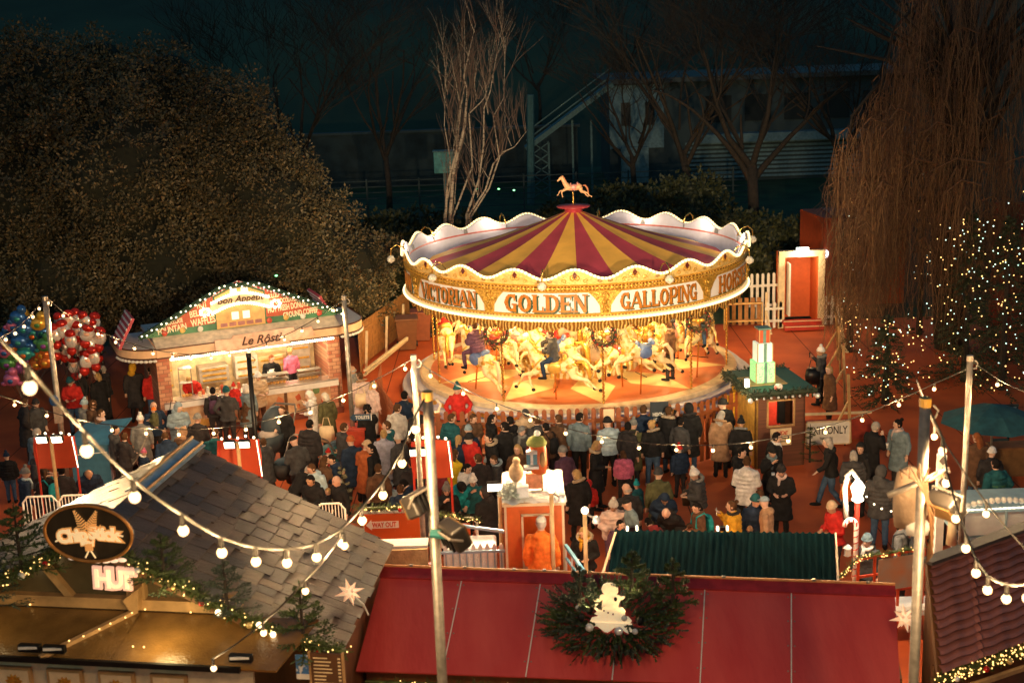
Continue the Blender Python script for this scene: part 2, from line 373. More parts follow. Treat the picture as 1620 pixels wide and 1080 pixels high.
# shrubs behind the carousel
def shrub(px, Y, r, label, seed, dark=False):
    rnd = random.Random(seed); base = Vector((PY(px, 300, Y).x, Y, 0)); mb = MB(); cl = []
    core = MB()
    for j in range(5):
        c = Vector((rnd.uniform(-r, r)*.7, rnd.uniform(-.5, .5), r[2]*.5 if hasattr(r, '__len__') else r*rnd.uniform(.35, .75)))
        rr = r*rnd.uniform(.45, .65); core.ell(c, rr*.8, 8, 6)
        for _ in range(int(60*rr*rr)+30):
            d = Vector((rnd.gauss(0, 1), -abs(rnd.gauss(0, 1)), rnd.gauss(0, 1))).normalized(); cl.append(c+d*rr*rnd.uniform(.8, 1.05))
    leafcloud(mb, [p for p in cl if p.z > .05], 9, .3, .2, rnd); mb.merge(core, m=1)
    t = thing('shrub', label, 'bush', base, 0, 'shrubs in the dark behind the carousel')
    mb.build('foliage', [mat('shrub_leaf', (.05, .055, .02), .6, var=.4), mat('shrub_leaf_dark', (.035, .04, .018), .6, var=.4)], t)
    st = MB()
    for j in range(5): a = j*1.3; st.tube([(.1*cos(a), .1*sin(a), 0), (.5*r*cos(a), .3*r*sin(a), r*.6)], [.05, .02], 5)
    st.build('stem', M_bark, t)
for i, (px, Y, r, lab) in enumerate(((640, 56, 2.3, 'broad dark shrub beside the evergreen, left of the birch'), (790, 57, 2.0, 'dark shrub just right of the birch stems'), (960, 58, 2.2, 'dark shrub behind the brass horse on the carousel top'), (1080, 58, 2.3, 'dark shrub under the leaning bare tree'), (1180, 58, 2.0, 'green tinted shrub at the foot of the forked bare tree'),
                        (1260, 56, 1.9, 'dark shrub between the doorway and the forked bare tree'), (890, 60, 2.6, 'tall dark shrub below the lattice stair tower'), (560, 58, 2.5, 'dark shrub hidden half behind the evergreen crown'), (1030, 62, 3.0, 'large dark shrub at the white building corner'), (1340, 58, 2.2, 'dark shrub behind the red container'), (720, 61, 2.4, 'dark shrub behind the birch trunks'), (1210, 53, 1.4, 'low shrub behind the white picket fence'))):
    shrub(px, Y, r, lab, 40+i)
# ---------------------------------------------------------------- dark building, mast, stair, wall
M_dwall = mat('grey_render', (.03, .05, .06), .8, var=.2, scale=.7); M_dlight = mat('pale_render', (.12, .2, .24), .8, var=.25)
M_glass = mat('dark_glass', (.02, .025, .03), .15, var=0)
def building():
    Y = 88; x0 = PY(965, 250, Y).x; x1 = PY(1440, 250, Y).x; zt = PY(1100, 128, Y).z
    t = thing('railway_building', 'long dark two-storey building with a white end behind the bare trees', 'building', (x0, Y, 0))
    W = x1-x0
    mb = MB(); mb.box((W/2, 4, zt/2), (W, 8, zt)); mb.build('wall', M_dwall, t)
    mb = MB(); mb.box((W/2, 3.8, zt+.15), (W+1, 9, .3)); mb.build('roof', mat('dark_roof', (.05, .06, .065), .7), t)
    we = PY(1050, 200, Y).x-x0
    mb = MB(); mb.box((we/2, -.06, zt*.67), (we, .12, zt*.62)); mb.build('wall_panel', M_dlight, t)
    for k in range(2):
        f = MB(); f.box((we*(.3+.44*k), -.16, zt*.7), (we*.17, .08, 1.5)); f.build('window', M_glass, t)
    mb = MB(); mb.box((W*.64, -.5, zt*.44), (W*.7, 1, .55)); mb.build('balcony', M_dlight, t)
    for k in range(5):
        f = MB(); f.box((W*(.36+.13*k), -.05, zt*.72), (W*.085, .1, 1.7)); f.build('window', M_glass, t)
    lv = MB()
    for k in range(9): lv.box((W*.62, -.08, .3+k*.28), (W*.74, .16, .15))
    lv.build('louvre', M_dlight, t)
    mb = MB(); mb.box((we*.45, -.3, 1.3), (we*.5, .6, 2.4)); mb.build('porch', M_dlight, t)
building()
def stair():
    Y = 84; t = thing('footbridge_stair', 'dark teal steel footbridge stair rising to the building corner', 'staircase', (PY(860, 280, Y).x, Y, 0))
    a = PY(832, 235, Y); b = PY(968, 132, Y); o = t.location; M = mat('teal_steel', (.05, .13, .15), .6, var=.2)
    mb = MB(); mb.bar(a-o, b-o, 1.4, .3); mb.build('flight', M, t)
    for dz in (.55, 1.05):
        r_ = MB(); r_.bar(a-o+Vector((0, -.7, dz)), b-o+Vector((0, -.7, dz)), .07); r_.build('handrail', M, t)
    mb = MB(); c = PY(855, 225, Y)-o
    for sx in (-.5, .5):
        for sy in (-.4, .4): mb.bar((c.x+sx, sy, 0), (c.x+sx, sy, c.z), .1)
    for k in range(5):
        z = c.z*k/5; mb.bar((c.x-.5, -.4, z), (c.x+.5, -.4, z+c.z/5), .06); mb.bar((c.x+.5, -.4, z), (c.x-.5, -.4, z+c.z/5), .06)
    mb.build('tower', M, t)
    for px in (905, 935): 
        c = PY(px, 190, Y)-o; p = MB(); p.bar((c.x, 0, 0), (c.x, 0, c.z), .12); p.build('post', M, t)
    tag(MB().tube([(PY(839, 300, 80).x, 80, 0), (PY(839, 150, 80).x, 80, PY(839, 150, 80).z)], .22, 8).build('railway_mast', M), 'thick dark teal mast standing left of the footbridge stair', 'mast')
    k = thing('equipment_cabinet', 'teal box cabinet seen between the birch stems', 'cabinet', (PY(703, 268, 70).x, 70, 0)); z = PY(703, 240, 70).z
    MB().box((0, 0, z-.55), (1.05, .6, 1.1)).build('box', mat('teal_box', (.08, .3, .3), .6), k, bevel=.03); MB().bar((0, 0, 0), (0, 0, z-1.1), .15).build('post', M, k)
    MB().box((0, 0, z+.04), (1.15, .7, .07)).build('lid', M, k)
stair()
def backwall():
    t = thing('railway_wall', 'long dark stone wall running below the hill behind the trees', 'wall', (-30, 92, 0))
    MB().box((0, 0, 1.8), (70, .5, 3.6)).build('wall', mat('dark_stone', (.02, .034, .04), .9, var=.4, scale=1.2, bump=.8, bscale=3), t)
    MB().box((0, 0, 3.68), (70.4, .7, .16)).build('coping', M_dwall, t)
    f = thing('railway_fence', 'dark rail fence of many horizontal wires before the stone wall', 'fence', (-20, 76, 0)); mb = MB()
    for k in range(7): mb.bar((-30, 0, .3+k*.33), (34, 0, .3+k*.33), .05)
    mb.build('rail', mat('rail_blue', (.03, .05, .055), .7), f)
    for k in range(22): MB().bar((-30+k*3, 0, 0), (-30+k*3, 0, 2.4), .1).build('post', mat('rail_blue', (.03, .05, .055), .7), f)
backwall()
# ---------------------------------------------------------------- carousel
CF = P(913, 573, .6); CX, CY = CF.x, CF.y
DZ = (CF-CAM).dot(fw); RF = 242*DZ/FPX                  # floor radius
RL = RF*1.075
ZL = .6+126*DZ/FPX/cos(R(13)); ZT = ZL+1.16; ZC = ZT+.27
def cp(r, th, z): a = R(th); return Vector((r*sin(a), -r*cos(a), z))
def wave(th): return ZT+(ZC-ZT)*(.5+.5*cos(R((th+3)*20)))
CAR = thing('carousel', 'golden victorian galloping horses carousel with a striped red and yellow roof', 'carousel', (CX, CY, 0))
M_lilac = mat('lilac_white_board', (.56, .55, .68), .55, var=.06)
M_panel = mat('white_sign_board', (.8, .76, .78), .4, var=.04)
M_orn = mat('gold_scroll_relief', (.75, .5, .16), .4, .3, col2=(.3, .13, .02), thr=(.42, .56), kind='wave', scale=3.2, bump=1.5, bscale=3.2)
M_orn2 = mat('gold_band', (.8, .55, .2), .4, .2, var=.2, scale=10, bump=.6, bscale=25)
M_deckO = mat('orange_deck', (.55, .15, .05), .45, var=.15, scale=2, bump=.08)
M_deckY = mat('yellow_deck', (.75, .55, .24), .45, var=.12, scale=2)
M_rr = mat('red_canvas', (.4, .045, .07), .7, var=.18, scale=1.4, bump=.2, bscale=6); M_ry = mat('yellow_canvas', (.8, .42, .07), .7, var=.15, scale=1.4, bump=.2, bscale=6)
M_horse = mat('cream_horse_paint', (.85, .68, .38), .22, col2=(.62, .36, .08), thr=(.5, .66), scale=7, bump=1, bscale=16); M_hgold = mat('horse_gold', (.75, .42, .07), .3, .5, var=.3, scale=12)
M_dark = mat('dark_green_ink', (.02, .07, .045), .5, var=0)
def carousel():
    z0 = .6
    # platform
    mb = MB(); mb.lathe([(RF*1.02, z0-.16), (RF*1.02, z0), (0, z0)], 96); mb.build('platform', M_deckO, CAR)
    mb = MB(); mb.lathe([(RF*.955, z0+.006), (RF*1.015, z0+.006), (RF*1.03, z0-.02), (RF*1.03, z0-.16)], 96); mb.build('platform_edge', M_cream, CAR)
    mb = MB()
    for k in range(10):
        th = 6+36*k; a, b, c, d = cp(RF*.96, th, z0+.004), cp(RF*.62, th-13, z0+.004), cp(RF*.3, th, z0+.004), cp(RF*.62, th+13, z0+.004)
        n = len(mb.v); mb.add([a, b, c, d], [(0, 3, 2, 1)])
    mb.build('star', M_deckY, CAR)
    for i, (r1, r2, za, zb) in enumerate(((1.03, 1.085, .44, .22), (1.085, 1.14, .22, .02))):
        mb = MB(); mb.lathe([(RF*r1, za), (RF*r2, za), (RF*r2+.02, za-.03), (RF*r2+.02, zb)], 96); s_ = mb.build('step', M_lilac, CAR)
        g = MB()
        for k in range(60):
            th = k*6; m = frame(cp(RF*r2+.03, th+3, za-.12), (cos(R(th+3)), sin(R(th+3)), 0))
            g.prism([(-.23, 0), (-.12, .07), (0, .045), (.12, .07), (.23, 0), (.12, -.06), (0, -.085), (-.12, -.06)], .012, m)
        g.build('gold_scroll', M_hgold, s_)
    # poles at the rim and their wreath sites
    for k in range(10):
        th = 6+36*k; pts = [cp(RF*.965, th, z0+(ZL-z0)*i/40) for i in range(41)]
        p = MB(); p.tube(pts, .028, 8); tw = MB()
        h = [cp(RF*.965, th, z0+(ZL-z0)*i/160)+Vector((.034*cos(i*.9), .034*sin(i*.9), 0)) for i in range(161)]
        p.tube(h, .014, 4); p.build('pole', mat('brass', (.85, .55, .16), .22, .9, var=.1), CAR, smooth=True)
    # rounding boards
    mb = MB(); N = 360; vs = []
    for j in range(N):
        th = j; zt = wave(th); vs += [cp(RL, th, ZL), cp(RL+.02, th, ZL+.16), cp(RL+.03, th, ZL+.80), cp(RL+.05, th, ZL+.98), cp(RL+.10, th, zt)]
    fs = []; ms = []
    for j in range(N):
        for k in range(4): fs.append((j*5+k, ((j+1) % N)*5+k, ((j+1) % N)*5+k+1, j*5+k+1)); ms.append((0, 1, 0, 2)[k])
    mb.v = vs; mb.f = fs; mb.m = ms
    bd = mb.build('rounding_board', [M_orn, M_panel, M_orn2], CAR, smooth=False)
    mb = MB(); vs = []
    for j in range(N): vs += [cp(RL+.06, j, wave(j)), cp(RL+.02, j, wave(j)-.02), cp(RL-.03, j, ZL+1.02), cp(RL-.06, j, ZL+.95), cp(RL-.08, j, ZL+.40), cp(RF*.94, j, ZL+.35)]
    mb.v = vs; mb.f = [(((j+1) % N)*6+k, j*6+k, j*6+k+1, ((j+1) % N)*6+k+1) for j in range(N) for k in range(5)]; mb.m = [0]*len(mb.f)
    inn = mb.build('board_lining', M_lilac, CAR)
    mb = MB(); mb.lathe([(RL-.045, ZL+.97), (RL-.065, ZL+1.0), (RL-.045, ZL+1.03)], 120); mb.build('red_trim', mat('red_trim_line', (.5, .12, .1), .6), inn)
    for k in range(20):                            # grey brackets on the lining
        th = 6+18*k; m = frame(cp(RL-.05, th, 0), (cos(R(th)), sin(R(th)), 0))
        br = MB()
        if k % 2 == 0: br.prism([(-.12, ZL+.94), (.12, ZL+.94), (.03, ZT+.02), (-.03, ZT+.02)], -.05, m)
        else: br.prism([(-.03, ZL+.6), (.0, ZL+.6), (.0, ZT-.02), (-.03, ZT-.02)], -.04, m)
        br.build('bracket', mat('grey_bracket', (.2, .2, .21), .6), inn)
    # mouldings between the bands
    for z, r, h in ((ZL+.16, RL+.03, .03), (ZL+.80, RL+.045, .03), (ZL+.98, RL+.065, .025)):
        mb = MB(); mb.lathe([(r, z-h), (r+.03, z), (r, z+h)], 120); mb.build('moulding', M_hgold, bd)
    def spiral(mb, m, cx, cz, r0_, turns, sgn, w_=.018):
        pts = []
        for i in range(22):
            f = i/21; a = turns*2*pi*f; rr = r0_*(1-.85*f); pts.append(m @ Vector((cx+sgn*(rr*cos(a)-r0_), -.015, cz+rr*sin(a))))
        mb.tube(pts, [w_*(1-.4*i/21) for i in range(22)], 4)
    for k in range(20):                            # crest scrolls, diamonds, medallions
        th = -3+18*k; m = frame(cp(RL+.08, th, 0), (cos(R(th)), sin(R(th)), 0)); sc_ = MB()
        spiral(sc_, m, -.06, ZL+1.18, .11, 1.3, -1); spiral(sc_, m, .06, ZL+1.18, .11, 1.3, 1); spiral(sc_, m, -.36, ZL+1.10, .07, 1.2, -1, .013); spiral(sc_, m, .36, ZL+1.10, .07, 1.2, 1, .013)
        sc_.build('scroll', M_hgold, bd)
        d = MB(); zc = ZL+1.27; d.prism([(-.07, zc), (0, zc-.1), (.07, zc), (0, zc+.1)], -.03, m); d.build('diamond', mat('dark_red_gem', (.12, .02, .02), .3), bd)
        for s_ in (-1, 1):
            t2 = th+9+s_*1.5; m2 = frame(cp(RL+.08, t2, ZL+1.10), (cos(R(t2)), sin(R(t2)), 0))
            e = MB(); e.ell((0, 0, 0), (.075, .03, .045), 10, 6, M=m2.to_3x3()); o = e.build('medallion', mat('dark_oval', (.1, .06, .02), .3, col2=(.5, .3, .1), scale=20), bd, smooth=True); o.location = m2.translation
    # beading on the guilloche band
    mb = MB(); mb.tube([cp(RL+.055, j*.375, ZL+.89) for j in range(961)], [(.012, .035, .04, .035)[j % 4] for j in range(961)], 6, cap=False)
    mb.build('beading', M_hgold, bd, smooth=True)
    # acanthus columns
    for k in range(10):
        th = 6+36*k; m = frame(cp(RL+.045, th, 0), (cos(R(th)), sin(R(th)), 0)); c = MB()
        c.prism([(-.14, ZL+.14), (.14, ZL+.14), (.16, ZL+.4), (.3, ZL+.62), (.48, ZL+.8), (-.48, ZL+.8), (-.3, ZL+.62), (-.16, ZL+.4)], -.025, m)
        for z_, r_, x_ in ((.68, .11, .12), (.5, .08, .06), (.34, .06, .05), (.22, .05, .04)):
            for s_ in (-1, 1): spiral(c, m @ Matrix.Translation((0, -.03, 0)), s_*(x_-.03), ZL+z_, r_, 1.4, s_, .022)
        c.ell(m @ Vector((0, -.05, ZL+.42)), .06, 8, 6); c.build('column_ornament', mat('carved_gold', (.6, .34, .06), .35, .5, var=.4, scale=16, bump=1, bscale=24), bd)
    # lettering, slab serif strokes
    G = {'V': (.85, [((0, 1), (.42, 0), .2), ((.42, 0), (.85, 1), .09)], [(0, 1), (.85, 1)]),
         'I': (.3, [((.15, 0), (.15, 1), .22)], [(.15, 0), (.15, 1)]),
         'C': (.75, 'C', []), 'O': (.78, 'O', []), 'G': (.8, 'G', []),
         'T': (.8, [((.4, 0), (.4, 1), .22), ((0, .93), (.8, .93), .12), ((.04, .7), (.04, 1), .08), ((.76, .7), (.76, 1), .08)], [(.4, 0)]),
         'R': (.8, [((.18, 0), (.18, 1), .22), ('arc', (.42, .74), .26, .26, -90, 90, .2), ((.18, .94), (.42, .94), .1), ((.18, .5), (.42, .5), .1), ((.45, .5), (.7, 0), .18)], [(.18, 0), (.18, 1), (.72, 0)]),
         'A': (.88, [((.02, 0), (.44, 1), .1), ((.44, 1), (.84, 0), .22), ((.2, .35), (.66, .35), .09)], [(.04, 0), (.82, 0)]),
         'N': (.85, [((.12, 0), (.12, 1), .1), ((.72, 0), (.72, 1), .1), ((.12, 1), (.72, 0), .2)], [(.12, 0), (.08, 1), (.72, 1)]),
         'L': (.72, [((.18, 0), (.18, 1), .22), ((.1, .06), (.7, .06), .12), ((.66, 0), (.66, .32), .09)], [(.18, 1), (.18, 0)]),
         'D': (.82, [((.18, 0), (.18, 1), .22), ('arc', (.36, .5), .38, .45, -90, 90, .2), ((.18, .94), (.38, .94), .1), ((.18, .06), (.38, .06), .1)], [(.1, 0), (.1, 1)]),
         'E': (.74, [((.18, 0), (.18, 1), .22), ((.1, .94), (.7, .94), .12), ((.1, .06), (.7, .06), .12), ((.2, .5), (.52, .5), .12), ((.67, 0), (.67, .3), .08), ((.67, .7), (.67, 1), .08), ((.52, .38), (.52, .62), .08)], [(.12, 0), (.12, 1)]),
         'P': (.74, [((.18, 0), (.18, 1), .22), ('arc', (.42, .7), .26, .28, -90, 90, .2), ((.18, .95), (.42, .95), .1), ((.18, .43), (.42, .43), .1)], [(.18, 0), (.12, 1)]),
         'H': (.88, [((.18, 0), (.18, 1), .21), ((.7, 0), (.7, 1), .21), ((.18, .5), (.7, .5), .1)], [(.18, 0), (.18, 1), (.7, 0), (.7, 1)]),
         'S': (.7, 'S', [])}
    def letter(mb, ch, x, hgt, put, dx, dz):
        w_, st, sf = G[ch]
        def seg(a, b, t):
            a = Vector((a[0], a[1])); b = Vector((b[0], b[1])); d = (b-a); q = Vector((-d.y, d.x)).normalized()*t/2
            pr = [a-q, b-q, b+q, a+q]; n = len(mb.v)
            mb.add([put(x+(p.x+dx)*hgt, (p.y+dz)*hgt, 0) for p in pr]+[put(x+(p.x+dx)*hgt, (p.y+dz)*hgt, 1) for p in pr], [(4, 5, 6, 7), (0, 1, 5, 4), (1, 2, 6, 5), (2, 3, 7, 6), (3, 0, 4, 7)])
        def arc(c, rx, ry, a0, a1, t):
            k = 10; pp = [(c[0]+rx*cos(R(a0+(a1-a0)*i/k)), c[1]+ry*sin(R(a0+(a1-a0)*i/k)), .55+.45*abs(cos(R(a0+(a1-a0)*i/k)))) for i in range(k+1)]
            for i in range(k): seg(pp[i][:2], pp[i+1][:2], t*(pp[i][2]+pp[i+1][2])/2)
        if st == 'O': arc((.39, .5), .3, .43, 0, 360, .22)
        elif st in ('C', 'G'):
            arc((.4, .5), .3, .43, 55, 305, .22); seg((.62, .62), (.62, 1.0), .1)
            seg((.62, 0) if st == 'C' else (.62, 0), (.62, .3 if st == 'C' else .42), .1 if st == 'C' else .18)
            if st == 'G': seg((.44, .42), (.76, .42), .09)
            seg((.05, .5), (-.03, .5), .14)
        elif st == 'S': arc((.36, .72), .24, .22, 20, 270, .17); arc((.36, .28), .24, .22, -160, 90, .17); seg((.6, .68), (.6, .95), .08); seg((.1, .05), (.1, .32), .08)
        else:
            for q in st:
                if q[0] == 'arc': arc(*q[1:])
                else: seg(*q)
        for (sx, sz) in sf: seg((sx-.17, sz+(.04 if sz < .5 else -.04)), (sx+.17, sz+(.04 if sz < .5 else -.04)), .09)
        return w_*hgt
    for word, th, hgt, width in (('VICTORIAN', -48, .47, 2.45), ('GOLDEN', -12, .50, 2.3), ('GALLOPING', 24, .47, 2.45), ('HORSES', 60, .50, 2.2), ('VICTORIAN', -84, .47, 2.45), ('GALLOPING', 96, .47, 2.45)):
        tot = sum(G[c][0]*hgt for c in word)+.05*hgt*(len(word)-1); k = width/tot
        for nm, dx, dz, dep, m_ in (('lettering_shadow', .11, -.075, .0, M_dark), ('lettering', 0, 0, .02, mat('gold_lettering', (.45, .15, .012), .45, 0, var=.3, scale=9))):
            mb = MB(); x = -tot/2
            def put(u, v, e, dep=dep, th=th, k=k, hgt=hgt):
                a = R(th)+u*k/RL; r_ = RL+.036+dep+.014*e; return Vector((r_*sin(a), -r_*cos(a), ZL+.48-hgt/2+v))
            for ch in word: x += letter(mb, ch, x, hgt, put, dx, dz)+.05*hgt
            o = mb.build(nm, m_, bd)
    # bulbs: wave rope and lower strip
    def rope(rr, zf, n, r_):                     # a rope of bulbs: one tube that swells at every bulb
        mb = MB(); pts = []; rad = []
        for j in range(n*4+1):
            th = j*90/n; pts.append(cp(rr, th, zf(th))); rad.append(r_*(.45, .95, 1, .95)[j % 4])
        return mb.tube(pts, rad, 6, cap=False)
    mb = rope(RL+.13, lambda th: wave(th), 320, .042)
    mb.build('bulb_rope', mat('carousel_bulb_glow', (1, .8, .45), emit=1.5, ecol=(1, .78, .42), var=0), bd)
    mb = MB(); vs = [];
    for j in range(N): vs += [cp(RL+.10, j, wave(j)-.035), cp(RL+.155, j, wave(j)-.035), cp(RL+.155, j, wave(j)+.02), cp(RL+.10, j, wave(j)+.03)]
    mb.v = vs; mb.f = [(j*4+k, ((j+1) % N)*4+k, ((j+1) % N)*4+(k+1) % 4, j*4+(k+1) % 4) for j in range(N) for k in range(4)]; mb.m = [0]*len(mb.f)
    mb.build('bulb_channel', mat('cream_glow_channel', (.8, .6, .3), emit=.3, ecol=(1, .68, .3), var=0), bd)
    mb = MB(); mb.lathe([(RL+.0, ZL-.02), (RL+.10, ZL-.02), (RL+.10, ZL+.06), (RL+.02, ZL+.09)], 120); mb.build('light_channel', mat('cream_glow_channel2', (.8, .6, .3), emit=.4, ecol=(1, .7, .32), var=0), bd)
    mb = rope(RL+.125, lambda th: ZL+.02, 300, .04)
    mb.build('bulb_strip', MATS['carousel_bulb_glow'], bd)
    # valance below the strip
    mb = MB(); vs = []; K = 600
    for j in range(K):
        th = j*360/K; s_ = abs(sin(R(th*25))); vs += [cp(RL, th, ZL-.02), cp(RL-.02, th, ZL-.16), cp(RL-.05, th, ZL-.2-.13*s_)]
    mb.v = vs; mb.f = [(j*3+k, ((j+1) % K)*3+k, ((j+1) % K)*3+k+1, j*3+k+1) for j in range(K) for k in range(2)]; mb.m = [0]*len(mb.f)
    mb.build('valance', M_orn, CAR)
    # canopy underside and roof cone
    mb = MB(); mb.lathe([(0, ZL+.12), (RF*.95, ZL+.1), (RL-.03, ZL-.1)], 72); mb.build('ceiling', mat('cream_ceiling', (.75, .58, .3), .5, var=.25, scale=3), CAR)
    ZB = ZL+.80; ZA = ZB+1.42; RB = RF*.965
    for s_, m_, nm in ((0, M_ry, 'yellow_canvas'), (1, M_rr, 'red_canvas')):
        mb = MB()
        for k in range(12):
            a0 = 13+30*k-15*s_; vs = []; nr, na = 9, 8
            for i in range(nr+1):
                f = i/nr; r = .28+(RB-.28)*f
                for j in range(na+1):
                    th = a0+15*j/na; sag = -.045*sin(pi*j/na)*(f)-.10*sin(pi*f)
                    zz = ZA-(ZA-ZB)*f+sag
                    if i == nr: zz -= .05
                    vs.append(cp(r, th, zz))
            mb.add(vs, [(i*(na+1)+j, (i+1)*(na+1)+j, (i+1)*(na+1)+j+1, i*(na+1)+j+1) for i in range(nr) for j in range(na)])
        mb.build('roof', m_, CAR, smooth=True)['label'] = ('yellow' if s_ == 0 else 'red')+' canvas stripes of the roof'
    mb = MB(); mb.lathe([(.3, ZA-.12), (.27, ZA+.08), (.2, ZA+.1), (.2, ZA+.12), (.5, ZA+.14), (.52, ZA+.18), (.1, ZA+.22), (0, ZA+.23)], 24); mb.build('finial', mat('finial_red', (.35, .04, .05), .35), CAR, smooth=True)
    mb = MB(); mb.tube([(0, 0, ZA+.2), (0, 0, ZA+.62)], .025, 8); mb.build('finial_pole', MATS['brass'], CAR)
    # swan neck lamps
    for k in range(10):
        th = -12+36*k; z = wave(th)
        pts = [cp(RL-.05, th, z+.02), cp(RL+.1, th, z+.25), cp(RL+.3, th, z+.32), cp(RL+.45, th, z+.2), cp(RL+.47, th, z)]
        l = MB(); l.tube(pts, .02, 6); o = l.build('lamp_arm', MATS['brass'], CAR, smooth=True)
        s_ = MB(); s_.lathe([(.0, 0), (.06, -.01), (.13, -.1), (.12, -.17), (.0, -.25)], 10, c=cp(RL+.47, th, z)); s_.build('lamp_shade', mat('lamp_glass', (.75, .68, .6), .15, var=.4, scale=15), o, smooth=True)
    # centre drum
    rd = RF*.36; zt = ZL+.1
    mb = MB(); mb.lathe([(rd*1.15, .6), (rd*1.15, .78), (rd, .85), (rd, zt-.5), (rd*1.25, zt-.35), (rd*1.3, zt)], 12, a0=0); mb.build('drum', mat('cream_gold_panel', (.9, .72, .4), .35, .1, col2=(.62, .34, .06), thr=(.45, .55), kind='wave', scale=1.6, bump=1.2, bscale=1.6), CAR)
    for k in range(12):
        th = -12+30*k; m = frame(cp(rd*.97, th, 0), (cos(R(th)), sin(R(th)), 0)); d = MB()
        arch = [(-.3, 1.05), (.3, 1.05)]+[(.3*cos(a*pi/8), 2.1+.3*sin(a*pi/8)) for a in range(9)]
        d.prism(arch, -.05, m); o = d.build('arch_panel', mat('mirror_panel', (.95, .85, .6), .12, .6, var=.15, scale=3), CAR)
        g = MB()
        for s_ in (-1, 1):
            g.tube([m @ Vector((s_*.38, -.06, .85)), m @ Vector((s_*.38, -.06, zt-.5))], .05, 6); spiral(g, m @ Matrix.Translation((0, -.08, 0)), s_*.1, 2.62, .13, 1.4, s_, .03); spiral(g, m @ Matrix.Translation((0, -.08, 0)), s_*.1, 1.0, .1, 1.4, s_, .025)
        g.ell(m @ Vector((0, -.08, 2.55)), (.09, .05, .13), 8, 6); g.build('scrollwork', M_hgold, CAR, smooth=True)
        v = MB(); v.ell(m @ Vector((0, -.07, 1.6)), (.12, .04, .19), 10, 8); v.build('painted_oval', mat('painted_oval', (.55, .2, .12), .4, col2=(.2, .3, .3), scale=8), CAR, smooth=True)
    # inner fringe of droppers (decorated inner boards)
    mb = MB(); K = 400; rr = RF*.6; vs = []
    for j in range(K): th = j*360/K; vs += [cp(rr, th, ZL+.08), cp(rr, th, ZL-.14-.14*abs(sin(R(th*10))))]
    mb.v = vs; mb.f = [(j*2, ((j+1) % K)*2, ((j+1) % K)*2+1, j*2+1) for j in range(K)]; mb.m = [0]*K; mb.build('inner_valance', M_orn2, CAR)
    # glowing bulbs on the ceiling rings (the lamps that light the ride)
    for k in range(20):
        th = 18*k+6
        b = MB(); b.ell(cp(RF*.9, th, ZL-.02), .07, 8, 6); b.build('ceiling_bulb', M_led, CAR)
    bm = rope(RF*.36, lambda th: ZL-.1, 60, .035)
    bm.build('drum_bulb_ring', MATS['carousel_bulb_glow'], CAR)
carousel()
for k in range(10):
    th = 6+36*k+9
    v = cp(RF*.83, th, ZL-.2); point('carousel_lamp', (CX+v.x, CY+v.y, v.z), 120, (1, .66, .26), .12)
for k in range(5):
    v = cp(RF*.5, 24+72*k, ZL-.25); point('carousel_lamp', (CX+v.x, CY+v.y, v.z), 250, (1, .7, .3), .12)
for k in range(12):
    v = cp(RL-.28, 30*k, ZT+.22); point('crest_bulb_light', (CX+v.x, CY+v.y, v.z), 19, (1, .76, .48), .1)
